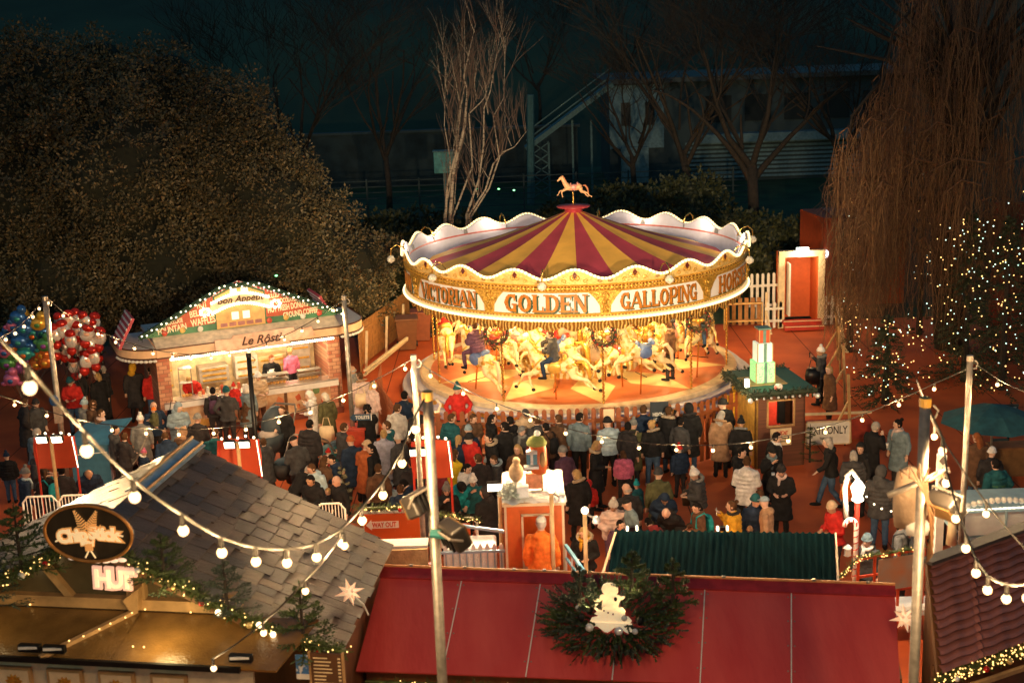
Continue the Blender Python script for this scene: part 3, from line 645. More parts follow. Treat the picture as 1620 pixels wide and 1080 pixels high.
# ---------------------------------------------------------------- horses
def horse_meshes():
    b = MB()
    b.tube([(-.52, 0, .02), (-.42, 0, .05), (-.2, 0, .0), (.1, 0, -.01), (.36, 0, .05), (.47, 0, .1)], [.12, .2, .185, .18, .21, .13], 12)
    b.tube([(.36, 0, .1), (.5, 0, .3), (.6, 0, .52), (.66, 0, .64)], [.19, .15, .11, .09], 10)
    b.tube([(.6, 0, .66), (.72, 0, .62), (.86, 0, .5), (.95, 0, .42)], [.085, .095, .065, .05], 8)
    for s_ in (-1, 1):
        b.tube([(.63, .05*s_, .7), (.61, .06*s_, .8)], [.03, .008], 5)
        b.tube([(.38, .1*s_, -.05), (.56, .11*s_, -.14), (.82 if s_ > 0 else .7, .1*s_, -.18 if s_ > 0 else -.3), (.93 if s_ > 0 else .66, .1*s_, -.4 if s_ > 0 else -.52), (1.0 if s_ > 0 else .62, .1*s_, -.46 if s_ > 0 else -.6)], [.1, .075, .045, .033, .045], 7)
        b.tube([(-.45, .1*s_, -.02), (-.52, .12*s_, -.24), (-.78-.08*s_, .11*s_, -.34), (-.92-.1*s_, .1*s_, -.52), (-1.06-.1*s_, .1*s_, -.6)], [.16, .11, .055, .037, .045], 7)
    body = remesh(b, .026, 'horse_body', 2)
    s = MB(); s.loft([(0, 0, 0, 0, 0)], 4) if 0 else None
    s.ell((-.05, 0, .13), (.26, .2, .09), 14, 8); s.ell((-.28, 0, .24), (.07, .16, .1), 10, 6); s.ell((.14, 0, .22), (.05, .1, .09), 8, 6)
    for q in (-1, 1): s.ell((-.03, .17*q, .0), (.2, .04, .16), 12, 6)
    tr = MB()
    tr.tube([(.49, .0, -.06), (.45, .17, .1), (.3, .16, .26)], .025, 5); tr.tube([(.49, 0, -.06), (.45, -.17, .1), (.3, -.16, .26)], .025, 5)
    tr.ell((.56, 0, .06), (.04, .1, .1), 8, 6); tr.tube([(-.5, .17, .1), (-.63, 0, .02), (-.5, -.17, .1)], .025, 5)
    tr.tube([(.8, .08, .56), (.86, 0, .62), (.8, -.08, .56), (.8, 0, .44), (.8, .08, .56)], .012, 4); tr.tube([(.84, .06, .46), (.4, .12, .4), (.12, .05, .3)], .01, 4); tr.tube([(.84, -.06, .46), (.4, -.12, .4), (.12, -.05, .3)], .01, 4)
    mn = MB()
    for i in range(9): mn.tube([(.66-.035*i, 0, .76-.062*i), (.58-.035*i, .03*(-1)**i, .70-.062*i), (.5-.03*i, .05*(-1)**i, .58-.05*i)], [.03, .035, .008], 5)
    tl = MB(); tl.tube([(-.6, 0, .1), (-.75, .0, .12), (-.88, .03, -.05), (-.92, .02, -.3), (-.98, .0, -.42)], [.03, .055, .06, .045, .01], 7)
    hf = MB()
    hf.ell((0, 0, 0), (.06, .045, .05), 8, 5)
    po = MB(); po.tube([(0, 0, -1.25), (0, 0, 1.9)], .022, 7)
    po.tube([(.03*cos(i*.7), .03*sin(i*.7), -.2+i*.012) for i in range(160)], .012, 4)
    st = MB(); st.tube([(0, -.3, -.62), (0, .3, -.62)], .012, 4); st.tube([(0, 0, -.62), (0, 0, -.2)], .012, 4)
    cv = MB()
    for q in (-1, 1):
        for (x, z, r_) in ((.38, .0, .05), (-.42, .02, .07), (-.25, -.1, .04), (.47, .3, .04)): cv.ell((x, .19*q if x < .45 else .115*q, z), (r_*1.3, .02, r_), 8, 6)
    def mk(mb, n): o = mb.build(n, M_hgold, smooth=True); me = o.data; bpy.data.objects.remove(o); return me
    return body, mk(s, 'saddle'), mk(tr, 'bridle'), mk(mn, 'mane'), mk(tl, 'tail'), mk(hf, 'hoof'), mk(po, 'twisted_pole'), mk(st, 'foot_bar'), mk(cv, 'carving')
HM = horse_meshes(); HOOFS = ((1.02, .1, -.5), (.61, -.1, -.65), (-1.2, .1, -.63), (-1.02, -.1, -.63))
SADS = [mat('saddle_red', (.45, .05, .04), .35), mat('saddle_blue', (.1, .16, .35), .35), mat('saddle_gold', (.7, .4, .08), .3, .4), mat('saddle_pink', (.6, .25, .22), .35)]
HORSES = {}
for k in range(10):
    for j, r in enumerate((.47, .66, .85)):
        th = -12+36*k+(j*3-6); z = .6+1.18+.2*sin(k*2.1+j*2.3); v = cp(RF*r, th, z)
        # front of the ride moves left: heading (-cos, -sin)
        rz = math.atan2(-sin(R(th)), -cos(R(th)))
        o = link('horse', HM[0], CAR, M_horse, v); o.rotation_euler = (0, -.06+.1*sin(k+j), rz); o.scale = (1.1,)*3
        for me, n, m_ in zip(HM[1:], ('saddle', 'bridle', 'mane', 'tail', 'hooves', 'twisted_pole', 'foot_bar', 'carving'), (SADS[(k*3+j) % 4], M_hgold, M_hgold if (k+j) % 3 else M_cream, M_cream if k % 2 else M_hgold, M_black, MATS['brass'], M_black, mat('horse_patch', (.6, .3, .05), .35, .3))):
            if n == 'hooves':
                for hp_ in HOOFS: link('hoof', me, o, m_, hp_)
            else: link(n, me, o, m_)
        HORSES[(k % 10, j)] = (Vector((CX+v.x, CY+v.y, z)), rz)
# brass-coloured horse on top
def tophorse():
    z = ZL+.80+1.42+.74
    o = link('top_horse', HM[0], CAR, mat('top_horse_paint', (.75, .42, .22), .5), (0, 0, z)); o.rotation_euler = (0, 0, pi); o.scale = (.5,)*3
    for me, n, m_ in ((HM[1], 'saddle', SADS[3]), (HM[3], 'mane', mat('top_mane', (.5, .18, .08), .5)), (HM[4], 'tail', mat('top_mane', (.5, .18, .08), .5))): link(n, me, o, m_)
tophorse()
# wreaths on the rim poles
def needles(mb, a, b, n, L, rnd, wd=.004):
    wd *= NW[0]
    a, b = Vector(a), Vector(b); d = (b-a).normalized(); u = d.orthogonal().normalized(); v = d.cross(u)
    for i in range(n):
        f = (i+rnd.random())/n; an = rnd.uniform(0, 2*pi); p = a.lerp(b, f); q = (u*cos(an)+v*sin(an))*1.0+d*.9
        q = q.normalized()*L*(1-.35*f); w_ = d.cross(q).normalized()*wd; mb.add([p-w_, p+w_, p+q], [(0, 1, 2)])
NW = [1.]
M_needle = mat('spruce_needle', (.045, .075, .02), .6, var=.45, scale=3); M_needle2 = mat('spruce_needle_blue', (.05, .075, .055), .6, var=.4, scale=3)
def wreath(loc, r, label, m=None):
    t = thing('wreath', label, 'wreath', loc, 0, 'wreaths hanging on the carousel poles'); rnd = random.Random(int(loc[0]*100)); mb = MB()
    for i in range(170):
        a = rnd.uniform(0, 2*pi); ph = rnd.uniform(0, 2*pi); c = Vector((r*cos(a)+.07*cos(ph)*cos(a), .07*sin(ph), r*sin(a)+.07*cos(ph)*sin(a)))
        d = Vector((-sin(a)+cos(a)*cos(ph), sin(ph)*1.2, cos(a)+sin(a)*cos(ph)))*.13; needles(mb, c, c+d, 12, .06, rnd, .009)
    mb.tube([(r*cos(a*pi/12), 0, r*sin(a*pi/12)) for a in range(25)], .05, 6, cap=False)
    mb.build('ring', mat('wreath_green', (.03, .028, .012), .7), t)
    b = MB(); 
    for i in range(14): a = i*.45; b.ell((r*cos(a), -.1, r*sin(a)), .035, 6, 5)
    b.build('berries', mat('dark_red_bauble', (.3, .03, .02), .2), t, smooth=True)
    w_ = MB(); w_.ell((0, -.02, -r*.05), (.08, .05, .1), 8, 6); w_.ell((-.1, -.04, .02), (.09, .03, .05), 8, 5); w_.ell((.1, -.04, .02), (.09, .03, .05), 8, 5); w_.build('bow', M_hgold, t, smooth=True)
for th, lab in ((-30, 'round dark wreath hanging below the word VICTORIAN end of the carousel'), (6, 'round dark wreath hanging on the front pole in the middle of the carousel'), (42, 'round dark wreath hanging below the GALLOPING sign on the right pole')):
    v = cp(RF*1.0+.1, th, ZL-.5); wreath((CX+v.x, CY+v.y, v.z), .32, lab)
# ---------------------------------------------------------------- waffle stall
STY = 36.3
def brickmat():
    m = mat('painted_brick', (.45, .16, .1), .7, var=.2, scale=8); n, l = m.node_tree.nodes, m.node_tree.links
    b = n.new('ShaderNodeTexBrick'); b.inputs['Color1'].default_value = (.42, .12, .07, 1); b.inputs['Color2'].default_value = (.6, .33, .2, 1); b.inputs['Mortar'].default_value = (.25, .12, .08, 1)
    b.inputs['Scale'].default_value = 2.2; tc = n.new('ShaderNodeTexCoord'); mp = n.new('ShaderNodeMapping'); mp.inputs['Rotation'].default_value = (pi/2, 0, 0)
    l.new(tc.outputs['Object'], mp.inputs[0]); l.new(mp.outputs[0], b.inputs[0]); l.new(b.outputs[0], n['Principled BSDF'].inputs['Base Color']); return m
def bulbrow(a, b, n, r, m, parent, name, sag=0):
    """a tube that swells at every bulb: one rope of little lamps"""
    a, b = Vector(a), Vector(b); pts = []; rad = []
    for j in range(n*4+1):
        f = j/(n*4); pts.append(a.lerp(b, f)+Vector((0, 0, -sag*4*f*(1-f)))); rad.append(r*(.3, .95, 1, .95)[j % 4])
    o = MB().tube(pts, rad, 6); o = o.build(name, m, parent); return o
def stall():
    a = P(262, 694, 0); b = P(540, 651, 0); xd = (b-a).normalized(); W = (b-a).length
    T = thing('waffle_stall', 'brightly lit food stall with a gabled sign reading hot belgian waffles', 'food stall', a, math.atan2(xd.y, xd.x))
    ZC_ = 1.05; zf0 = 2.42; D = 2.6
    M_br = brickmat(); M_in = mat('bright_interior', (.8, .62, .38), .5, var=.3, scale=5)
    MB().box((W/2, D, 1.3), (W, .08, 2.6)).build('back_wall', M_in, T)
    for x in (0, W): MB().box((x, D/2+.1, 1.3), (.08, D, 2.6)).build('side_wall', M_br, T)
    MB().box((W/2, D/2, .06), (W, D, .12)).build('floor', M_wood, T)
    # counter front with painted food mural, stone plinth
    fm = mat('mural_cream', (.72, .5, .3), .5, col2=(.45, .2, .1), thr=(.45, .7), scale=3)
    MB().box((W/2, .0, .55), (W, .1, .85)).build('counter_front', fm, T)
    rnd = random.Random(4); 
    for k in range(26):
        x = rnd.uniform(.2, W-.2); c = rnd.choice(((.5, .1, .04), (.1, .2, .06), (.65, .35, .08), (.35, .12, .05), (.6, .2, .08), (.15, .25, .1)))
        g = MB(); n_ = rnd.randint(5, 9); rr = rnd.uniform(.06, .17)
        g.prism([(rr*rnd.uniform(.6, 1)*cos(2*pi*i/n_), rr*rnd.uniform(.7, 1.2)*sin(2*pi*i/n_)) for i in range(n_)], -.012, Matrix.Translation((x, -.052-.0006*k, rnd.uniform(.22, .8)))); g.build('mural_fruit', mat('mural_%d' % (k % 6), c, .5), T)
    for x in (.05, W*.36, W*.68, W-.05): MB().box((x, -.07, .52), (.08, .06, .9)).build('counter_post', M_wood, T)
    MB().box((W/2, -.02, .1), (W+.1, .2, .2)).build('plinth', mat('dark_red_plinth', (.2, .05, .03), .6), T)
    MB().box((W/2, .14, ZC_), (W-.1, .52, .06)).build('counter_top', mat('steel_counter', (.65, .62, .58), .25, .6), T, bevel=.01)
    MB().box((W/2, -.1, ZC_-.1), (W-.1, .04, .16)).build('counter_edge', M_white, T)
    for x in (.12, W-.12):
        MB().box((x, -.02, 1.25), (.36, .16, 2.4)).build('brick_pillar', M_br, T)
    # glass cases, goods, machines on the counter
    for x, w_ in ((.75, .35), (W*.62, 1.0), (W*.84, .7)):
        c = MB(); h = .85 if w_ < .5 else .3
        for q in (-1, 1): c.box((x+q*w_/2, .25, ZC_+.03+h/2), (.025, .025, h))
        c.box((x, .25, ZC_+.03+h), (w_, .3, .02)); c.box((x, .25, ZC_+.03+h*.5), (w_, .3, .015)); c.build('display_case', M_steel, T)
        for i in range(int(w_*9)):
            g = MB(); g.lathe([(0, 0), (.045, 0), (.05, .05), (.03, .07), (0, .07)], 8, c=(x-w_/2+.08+i*.1, .25, ZC_+.04)); g.build('pastry', mat('golden_pastry', (.6, .3, .08), .5), T)
    for i in range(16):
        x = 1.1+i*.13; g = MB(); hh = rnd.uniform(.1, .24); g.lathe([(0, 0), (.05, 0), (.045, hh), (0, hh)], 8, c=(x, .1+rnd.random()*.2, ZC_+.03)); g.build('jar', mat('jar_%d' % (i % 4), ((.7, .5, .3), (.5, .1, .05), (.75, .7, .6), (.3, .15, .06))[i % 4], .2), T)
    for k, (x, w_, h) in enumerate(((.5, .4, 1.5), (1.9, .9, .5), (2.9, .7, .7), (W-1.5, .9, .6), (W-.6, .6, 1.0))):
        g = MB(); g.box((x, D-.35, .9+h/2), (w_, .5, h)); o = g.build('back_unit', mat('unit_%d' % (k % 3), ((.6, .45, .25), (.4, .35, .3), (.7, .66, .6))[k % 3], .35, .3), T, bevel=.02)
        for q in range(3): MB().box((x, D-.62, 1+q*h/3.2), (w_*.8, .03, .05)).build('shelf_trim', M_gold, o)
    for i in range(12):
        g = MB(); x = .4+i*(W-.8)/11; g.tube([(x, D-.3, 2.3), (x, D-.3, 2.05)], .012, 4); g.ell((x, D-.3, 1.98), (.06, .05, .1), 6, 5); g.build('hanging_cup', mat('hang_%d' % (i % 3), ((.7, .2, .15), (.75, .6, .3), (.3, .15, .08))[i % 3], .3), T)
    # fascia: flat in the middle, rounded wings beyond both ends
    M_fas = mat('tan_fascia', (.72, .46, .28), .5, var=.12, scale=4); M_line = mat('dark_brown_line', (.08, .03, .02), .6)
    def wing(side):
        pts = []
        for i in range(13):
            a_ = pi/2*i/12
            pts.append((-.05-(.95*sin(a_)) if side < 0 else W+.05+(.95*sin(a_)), -.3+1.1*(1-cos(a_))))
        pts.append((pts[-1][0], 2.2)); vs = []
        for (x, y) in pts: vs += [(x, y, zf0), (x, y, zf0+.3), (x, y+.04, zf0+.3), (x, y+.04, zf0)]
        mb = MB(); mb.add(vs, [(i*4+k, (i+1)*4+k, (i+1)*4+(k+1) % 4, i*4+(k+1) % 4) for i in range(len(pts)-1) for k in range(4)])
        mb.build('fascia', M_fas, T)
        for z in (zf0+.02, zf0+.28):
            MB().tube([(x, y-.01, z) for x, y in pts], .022, 4).build('fascia_trim', M_line, T)
        top = MB(); top.add([(x, y, zf0+.27) for x, y in pts]+[(pts[0][0], 2.2, zf0+.27)], [tuple(range(len(pts)+1))]); top.build('wing_roof', M_white, T)
        sc_ = MB(); q = []
        for i in range(len(pts)-2):
            for f in (0, .25, .5, .75): q.append((pts[i][0]*(1-f)+pts[i+1][0]*f, pts[i][1]*(1-f)+pts[i+1][1]*f))
        MB().tube([(x, y, zf0-.05) for x, y in q], [(.012, .04, .045, .04)[i % 4] for i in range(len(q))], 6).build('scallop_edge', M_white, T)
    wing(-1); wing(1)
    MB().box((W/2, -.32, zf0+.15), (W+.1, .06, .3)).build('fascia', M_fas, T)
    for z in (zf0+.02, zf0+.28): MB().box((W/2, -.36, z), (W+.1, .03, .035)).build('fascia_trim', M_line, T)
    MB().sheet((-.05, -.34, zf0+.3), (W+.05, -.34, zf0+.3), (W+.05, .25, zf0+.5), (-.05, .25, zf0+.5), .04).build('canopy_slope', mat('cream_slope', (.75, .62, .48), .6), T)
    MB().box((W/2, D/2+.2, zf0+.3), (W, D, .1)).build('ceiling', M_white, T)
    # scroll board with script lettering
    sb = MB(); sb.prism([(W*.3, zf0+.05), (W*.38, zf0-.02), (W*.72, zf0-.02), (W*.7, zf0+.08), (W*.86, zf0+.12), (W*.84, zf0+.4), (W*.74, zf0+.38), (W*.74, zf0+.46), (W*.4, zf0+.42), (W*.39, zf0+.34), (W*.3, zf0+.36)], .05, Matrix.Translation((0, -.44, 0))); sb = sb.build('scroll_board', mat('peach_board', (.75, .45, .32), .5), T)
    text_mb('Le Rôsti', .34, .01, .006, .35, M=Matrix.Translation((W*.55, -.455, zf0+.22))).build('lettering', M_line, sb)
    # lower LED strip and fairy roof lights
    bulbrow((.3, -.3, zf0-.06), (W-.15, -.3, zf0-.06), 70, .042, M_led, T, 'led_strip')
    # gable sign
    zg = zf0+.5; gx = W*.477; gh = 1.34; GM = Matrix.Translation((0, .24, 0))
    out = [(-.35, zg), (W+.15, zg), (W+.15, zg+.12), (gx+.55, zg+gh-.12), (gx, zg+gh), (gx-.55, zg+gh-.12), (-.35, zg+.12)]
    MB().prism(out, .08, GM).build('gable_sign', mat('green_sign', (.06, .2, .1), .5, var=.3, scale=3), T)
    rp = MB(); rp.prism([(.15, zg+.16), (gx-.75, zg+.2), (gx-.75, zg+1.02)], -.015, GM); rp.build('sign_panel', mat('rust_panel', (.5, .09, .035), .5, var=.2), T)
    rp = MB(); rp.prism([(gx+.75, zg+.2), (W-.25, zg+.16), (gx+.75, zg+.98)], -.015, GM); rp.build('sign_panel', MATS['rust_panel'], T)
    W_ = W
    ML = mat('cream_letters', (.85, .68, .4), .5, emit=.2, ecol=(1, .8, .5), var=0)
    for txt, x, z, w_, s_, sh in (('HOT', .27*W, .78, .055*W, .2, .2), ('BELGIAN', .265*W, .56, .13*W, .2, .2), ('WAFFLES', .27*W, .3, .135*W, .22, .2), ('CHOCOLATE', .11*W, .38, .1*W, .13, .2), ('FOUNTAIN', .1*W, .18, .155*W, .19, .2),
                               ('MULLED', .665*W, .8, .07*W, .14, -.15), ('HOT CHOCOLATE', .71*W, .62, .16*W, .16, -.1), ('HOT FRESH DONUTS', .745*W, .42, .23*W, .19, -.1), ('GROUND COFFEE', .815*W, .2, .2*W, .18, -.1)):
        text_mb(txt, s_*1.3, .008, .005, 0, width=w_, M=Matrix.Translation((x, .215, zg+z)) @ Matrix.Rotation(-.05 if x > gx else -.1, 4, 'Y')).build('lettering', ML, T)
    # centre house picture
    hp = MB(); hp.prism([(gx-.7, zg+.02), (gx+.7, zg+.02), (gx+.7, zg+.95), (gx, zg+1.25), (gx-.7, zg+.95)], -.04, GM); hp = hp.build('house_picture', mat('honey_timber', (.72, .42, .16), .5, var=.25, scale=5), T)
    for z in (.3, .98):
        for q in (-1, 1): MB().box((gx+q*.16, .19, zg+z+.06), (.2, .03, .22)).build('painted_window', mat('window_cream', (.9, .85, .7), .5, emit=.5, ecol=(1, .9, .7), var=0), hp)
    for i in range(5): MB().box((gx-.5+.25*i, .19, zg+.12), (.2, .03, .11)).build('painted_sack', mat('mauve_sack', (.4, .18, .17), .6), hp, bevel=.02)
    # arch board with bulbs and Bon Appetit
    arch = [(gx-.85+1.7*i/16, zg+.52+.22*sin(pi*i/16)) for i in range(17)]
    ab = MB(); ab.prism(arch+[(x, z+.26) for x, z in reversed(arch)], -.05, Matrix.Translation((0, .18, 0))); ab = ab.build('arch_board', mat('dark_cream_board', (.75, .6, .4), .5), T)
    text_mb('Bon Appétit', .27, .008, .004, .3, M=Matrix.Translation((gx, .115, zg+.84))).build('lettering', M_line, ab)
    for dz in (-.02, .28):
        MB().tube([(arch[int(i/6)][0]*(1-(i % 6)/6)+arch[min(16, int(i/6)+1)][0]*(i % 6)/6, .1, dz+arch[int(i/6)][1]*(1-(i % 6)/6)+arch[min(16, int(i/6)+1)][1]*(i % 6)/6) for i in range(97)], [(.015, .04, .045, .03)[i % 4] for i in range(97)], 6).build('arch_bulbs', M_led, ab)
    for x in (gx-1.02, gx+1.02):
        for q in range(7):
            a_ = q*2*pi/7; MB().ell((x+.13*cos(a_), .1, zg+.58+.1*sin(a_)), .045, 6, 5).build('star_bulb', M_led, ab)
    for i in range(10):
        x = .3+i*(W-.7)/9
        if abs(x-gx) < .8: continue
        MB().ell((x, .21, zg+.09+.03*(i % 2)), (.085, .03, .085), 10, 6).build('painted_bauble', mat('pb_%d' % (i % 3), ((.55, .08, .05), (.8, .5, .15), (.75, .7, .65))[i % 3], .3), T, smooth=True)
    # garland with pea lights along the gable edge
    for (p, q) in (((-.42, zg+.05), (gx-.5, zg+gh-.1)), ((gx-.5, zg+gh-.1), (gx+.5, zg+gh-.1)), ((gx+.5, zg+gh-.1), (W+.3, zg+.05))):
        L = math.hypot(q[0]-p[0], q[1]-p[1]); n_ = max(4, int(L/.15))
        g = MB()
        for i in range(int(L*24)):
            f = rnd.random(); c = Vector((p[0]+(q[0]-p[0])*f, .12, p[1]+(q[1]-p[1])*f)); d = Vector((rnd.gauss(0, 1), -abs(rnd.gauss(0, .6)), rnd.gauss(0, 1))).normalized()*.14; needles(g, c, c+d, 7, .06, rnd, .012)
        g.tube([(p[0], .13, p[1]), (q[0], .13, q[1])], .07, 6); g.build('garland', mat('garland_green', (.02, .06, .035), .7), T)
        for i in range(n_): MB().ell((p[0]+(q[0]-p[0])*(i+.5)/n_, .05+.02*(i % 2), p[1]+(q[1]-p[1])*(i+.5)/n_+.035*(-1)**i), .026, 6, 4).build('pea_light', M_led, T)
    # striped roof slopes and the flaps at both ends
    M_sr = mat('stripe_roof', (.5, .06, .08), .6, col2=(.8, .7, .7), thr=(.48, .52), kind='wave', scale=3)
    for s_ in (-1, 1):
        xe = -.4 if s_ < 0 else W+.2
        MB().sheet((gx, .2, zg+gh+.03), (gx, .62, zg+gh-.06), (xe, .62, zg+.02), (xe, .2, zg+.1), .05*s_*-1).build('roof', M_sr, T)
    # tilted striped flaps
    for x0, s_ in ((-.95, -1), (W+.1, 1)):
        M = Matrix.Translation((x0, .9, zf0+.3)) @ Matrix.Rotation(s_*-.5, 4, 'Y'); pr = MB()
        pr.box((0, 0, .45), (.08, 1.3, .95)); 
        o = pr.build('roof_flap', mat('red_flap', (.5, .07, .1), .6), T); o.matrix_local = M
        for k in range(6): MB().box((-.045, 0, .08+k*.16), (.02, 1.3, .06)).build('flap_stripe', mat('white_stripe', (.8, .7, .7), .6), o)
    ax = Vector((xd.x, xd.y, 0)); n_ = Vector((-xd.y, xd.x, 0))
    for f in (.2, .5, .8):
        c = a+ax*W*f+n_*.9; point('stall_lamp', (c.x, c.y, 2.25), 55, (1, .78, .46), .15)
    for f in (.3, .7):
        c = a+ax*W*f-n_*1.4; point('stall_sign_lamp', (c.x, c.y, 2.75), 16, (1, .85, .6), .3)
    return a, ax, n_, W
SA, SX, SN, SW = stall()
# ---------------------------------------------------------------- chip hut (near left)
M_shingle = mat('grey_brown_shingle', (.085, .062, .055), .34, var=.35, scale=1.6, bump=.7, bscale=12, stretch=(1, 8, 1))
def shingles(mb, c00, c10, c01, c11, nu, nv, rnd):
    """c00..c10 along the ridge (u), down the slope (v)"""
    c00, c10, c01, c11 = map(Vector, (c00, c10, c01, c11)); nn = (c10-c00).cross(c01-c00).normalized()
    if nn.z < 0: nn = -nn
    for j in range(nv-1, -1, -1):
        u = -rnd.random()*.5/nu
        while u < 1:
            w_ = rnd.uniform(.6, 1.25)/nu; u1 = min(1, u+w_); ua = max(0, u); v0 = j/nv; v1 = min(1.01, (j+1)/nv+rnd.choice((.0, .012, .022)))
            def q(a, b): return c00.lerp(c10, a).lerp(c01.lerp(c11, a), b)
            lift = .035+.012*rnd.random(); p = [q(ua, v0)+nn*.008, q(u1, v0)+nn*.008, q(u1, v1)+nn*lift, q(ua, v1)+nn*lift]
            mb.cur = rnd.choice((0, 0, 1, 2)); mb.add(p+[x-nn*.02 for x in p], [(0, 1, 2, 3), (3, 2, 6, 7), (0, 3, 7, 4), (1, 5, 6, 2)]); u = u1+.003
    return mb
zr, ze = 5.0, 3.4
A0, A1 = P(140, 838, zr), P(302, 702, zr); E1, E0 = P(622, 864, ze), P(540, 1030, ze)
GX = (E0-A0); GX.z = 0; GX.normalize(); GN = Vector((GX.y, -GX.x, 0))            # gable direction and outward normal (towards camera)
L0 = A0-(E0-A0); L0.z = ze; L1 = A1-(E1-A1); L1.z = ze
HUT = thing('chip_hut', 'timber chip hut with a dark shingle roof and a garland along its gable', 'market hut', (A0.x, A0.y, 0))
def hut():
    rnd = random.Random(9)
    M_s2 = mat('shingle_dark', (.05, .042, .046), .36, var=.35, scale=1.6, bump=.7, bscale=12, stretch=(1, 8, 1)); M_s3 = mat('shingle_brown', (.12, .08, .06), .36, var=.3, scale=2, bump=.7, bscale=12, stretch=(1, 8, 1))
    over = GN*.25
    mb = shingles(MB(), A0+over, A1, E0+over, E1, 12, 13, rnd); mb.build('roof', [M_shingle, M_s2, M_s3], HUT, world=True)
    mb = shingles(MB(), A0+over, A1, L0+over, L1, 9, 11, rnd); mb.build('roof', [M_s3, M_shingle, M_s3], HUT, world=True)
    und = MB(); und.sheet(A0+over-Vector((0, 0, .01)), E0+over-Vector((0, 0, .01)), E1-Vector((0, 0, .01)), A1-Vector((0, 0, .01)), .06); und.sheet(L0+over-Vector((0, 0, .01)), A0+over-Vector((0, 0, .01)), A1-Vector((0, 0, .01)), L1-Vector((0, 0, .01)), .06); und.build('roof_deck', M_wood, HUT, world=True)
    # metal ridge cap
    d = (A1-A0); rc = MB(); a = A0+d*.42; b = A1+d*.02; s1 = (E1-A1).normalized()*.24; s2 = (L1-A1).normalized()*.2; z = Vector((0, 0, .07))
    rc.sheet(a+z, a+s1+z, b+s1+z, b+z, .02); rc.sheet(a+s2+z, a+z, b+z, b+s2+z, .02); rc.build('ridge_cap', mat('blue_grey_metal', (.35, .45, .5), .3, .6), HUT, world=True)
    for e in ((a+s1*.75+z*1.3, b+s1*.75+z*1.3), (a+s1*.02+z*1.4, b+s1*.02+z*1.4)): MB().tube(e, .025, 6).build('ridge_rib', M_palewood, HUT, world=True)
    # walls, gable
    gz = Vector((0, 0, 1)); F = A0+GN*.06
    def gp(u, zz, out=0): v = A0+GX*u+GN*out; return Vector((v.x, v.y, zz))
    hw = (E0-A0).dot(GX)
    def gslab(pts, out, t, name, m, parent=HUT):
        mb = MB(); n_ = len(pts); vs = [gp(u, z_, out) for u, z_ in pts]+[gp(u, z_, out-t) for u, z_ in pts]
        mb.add(vs, [tuple(range(n_)), tuple(range(2*n_-1, n_-1, -1))]+[(i, i+n_, (i+1) % n_+n_, (i+1) % n_) for i in range(n_)]); return mb.build(name, m, parent, world=True)
    M_gl = mat('smoky_sheet', (.10, .075, .04), .22, var=.3, scale=1.5, bump=.1, bscale=2)
    gslab([(-hw, ze+.02), (hw, ze+.02), (0, zr-.05)], .0, .04, 'gable_panel', M_gl)
    zb = 4.0
    gslab([(-hw*.95, zb-.07), (hw*.64, zb-.07), (hw*.60, zb+.08), (-hw*.9, zb+.08)], .12, .12, 'tie_beam', M_palewood)
    M_pt = M_palewood
    for u0, z0, u1, z1, w_ in ((.62, zb, .62, zb+.42, .26), (-.35, zb+.02, -.75, zb+.62, .12), (1.72, zb, 1.95, zb+.2, .14), (-.0, 0, 0, 0, 0)):
        if w_ == 0: continue
        gslab([(u0-w_/2, z0+.06), (u0+w_/2, z0+.06), (u1+w_/2, z1), (u1-w_/2, z1)], .10, .1, 'gable_post', M_pt)
    gslab([(.58, zb-.02), (.7, zb-.02), (.74, zb+.3), (.5, zb+.12)], .25, .13, 'beam_end', M_palewood)
    # bargeboards
    for s_, E in ((1, hw), (-1, -hw)):
        gslab([(0, zr-.12), (0, zr+.02), (E, ze+.02), (E, ze-.12)] if s_ > 0 else [(0, zr+.02), (0, zr-.12), (E, ze-.12), (E, ze+.02)], .3, .05, 'bargeboard', M_wood)
    # awning: two shiny brown sheets with a joint strip, and lamps on its edge
    def an(u, f): v = A0+GX*u+GN*(.12+f*1.0); return Vector((v.x, v.y, zb-.09-.22*f))
    M_aw = mat('shiny_brown_awning', (.16, .085, .025), .18, var=.35, scale=2.2, bump=.35, bscale=30, spec=.8)
    u_j = .62
    for ua, ub in ((-hw*1.5, u_j-.06), (u_j+.06, hw*.93)):
        MB().sheet(an(ua, 1), an(ub-(.85 if ub < 1 else .25), 1), an(ub, 0), an(ua, 0), .03).build('awning', M_aw, HUT, world=True)
    MB().sheet(an(u_j-.91, 1.01), an(u_j+.06, 1.01), an(u_j+.08, 0), an(u_j-.08, 0), .028).build('awning', M_aw, HUT, world=True)
    MB().bar(an(u_j-.88, 1.0)+gz*.02, an(u_j, 0)+gz*.02, .08, .05).build('joint_strip', M_palewood, HUT, world=True)
    MB().bar(an(-hw*1.5, 1.02), an(hw*.72, 1.02), .05, .07).build('awning_edge', M_black, HUT, world=True)
    for u in (-.42, -.08, 2.42):
        c = an(u, .93)+gz*.1; b = MB(); b.box(c, (.3, .08, .10), rz=math.atan2(GX.y, GX.x), ); o = b.build('edge_lamp', M_black, HUT, world=True, bevel=.01)
        MB().box(c+Vector((0, -.05, .02)), (.26, .02, .03)).build('lamp_bar', mat('lamp_trim', (.6, .6, .6), .3), HUT, world=True)
    for u, f in ((-.2, .8), (-.03, .8), (.55, .2), (.6, .1), (.4, .33), (.3, .45), (.9, .75), (1.05, .75), (.15, .6), (.0, .7), (1.9, .12), (-.9, .02), (-1.5, .02), (.75, .02), (1.4, .04)):
        MB().ell(an(u, f)+gz*.05, .012, 6, 4).build('tiny_light', M_fairyw, HUT, world=True)
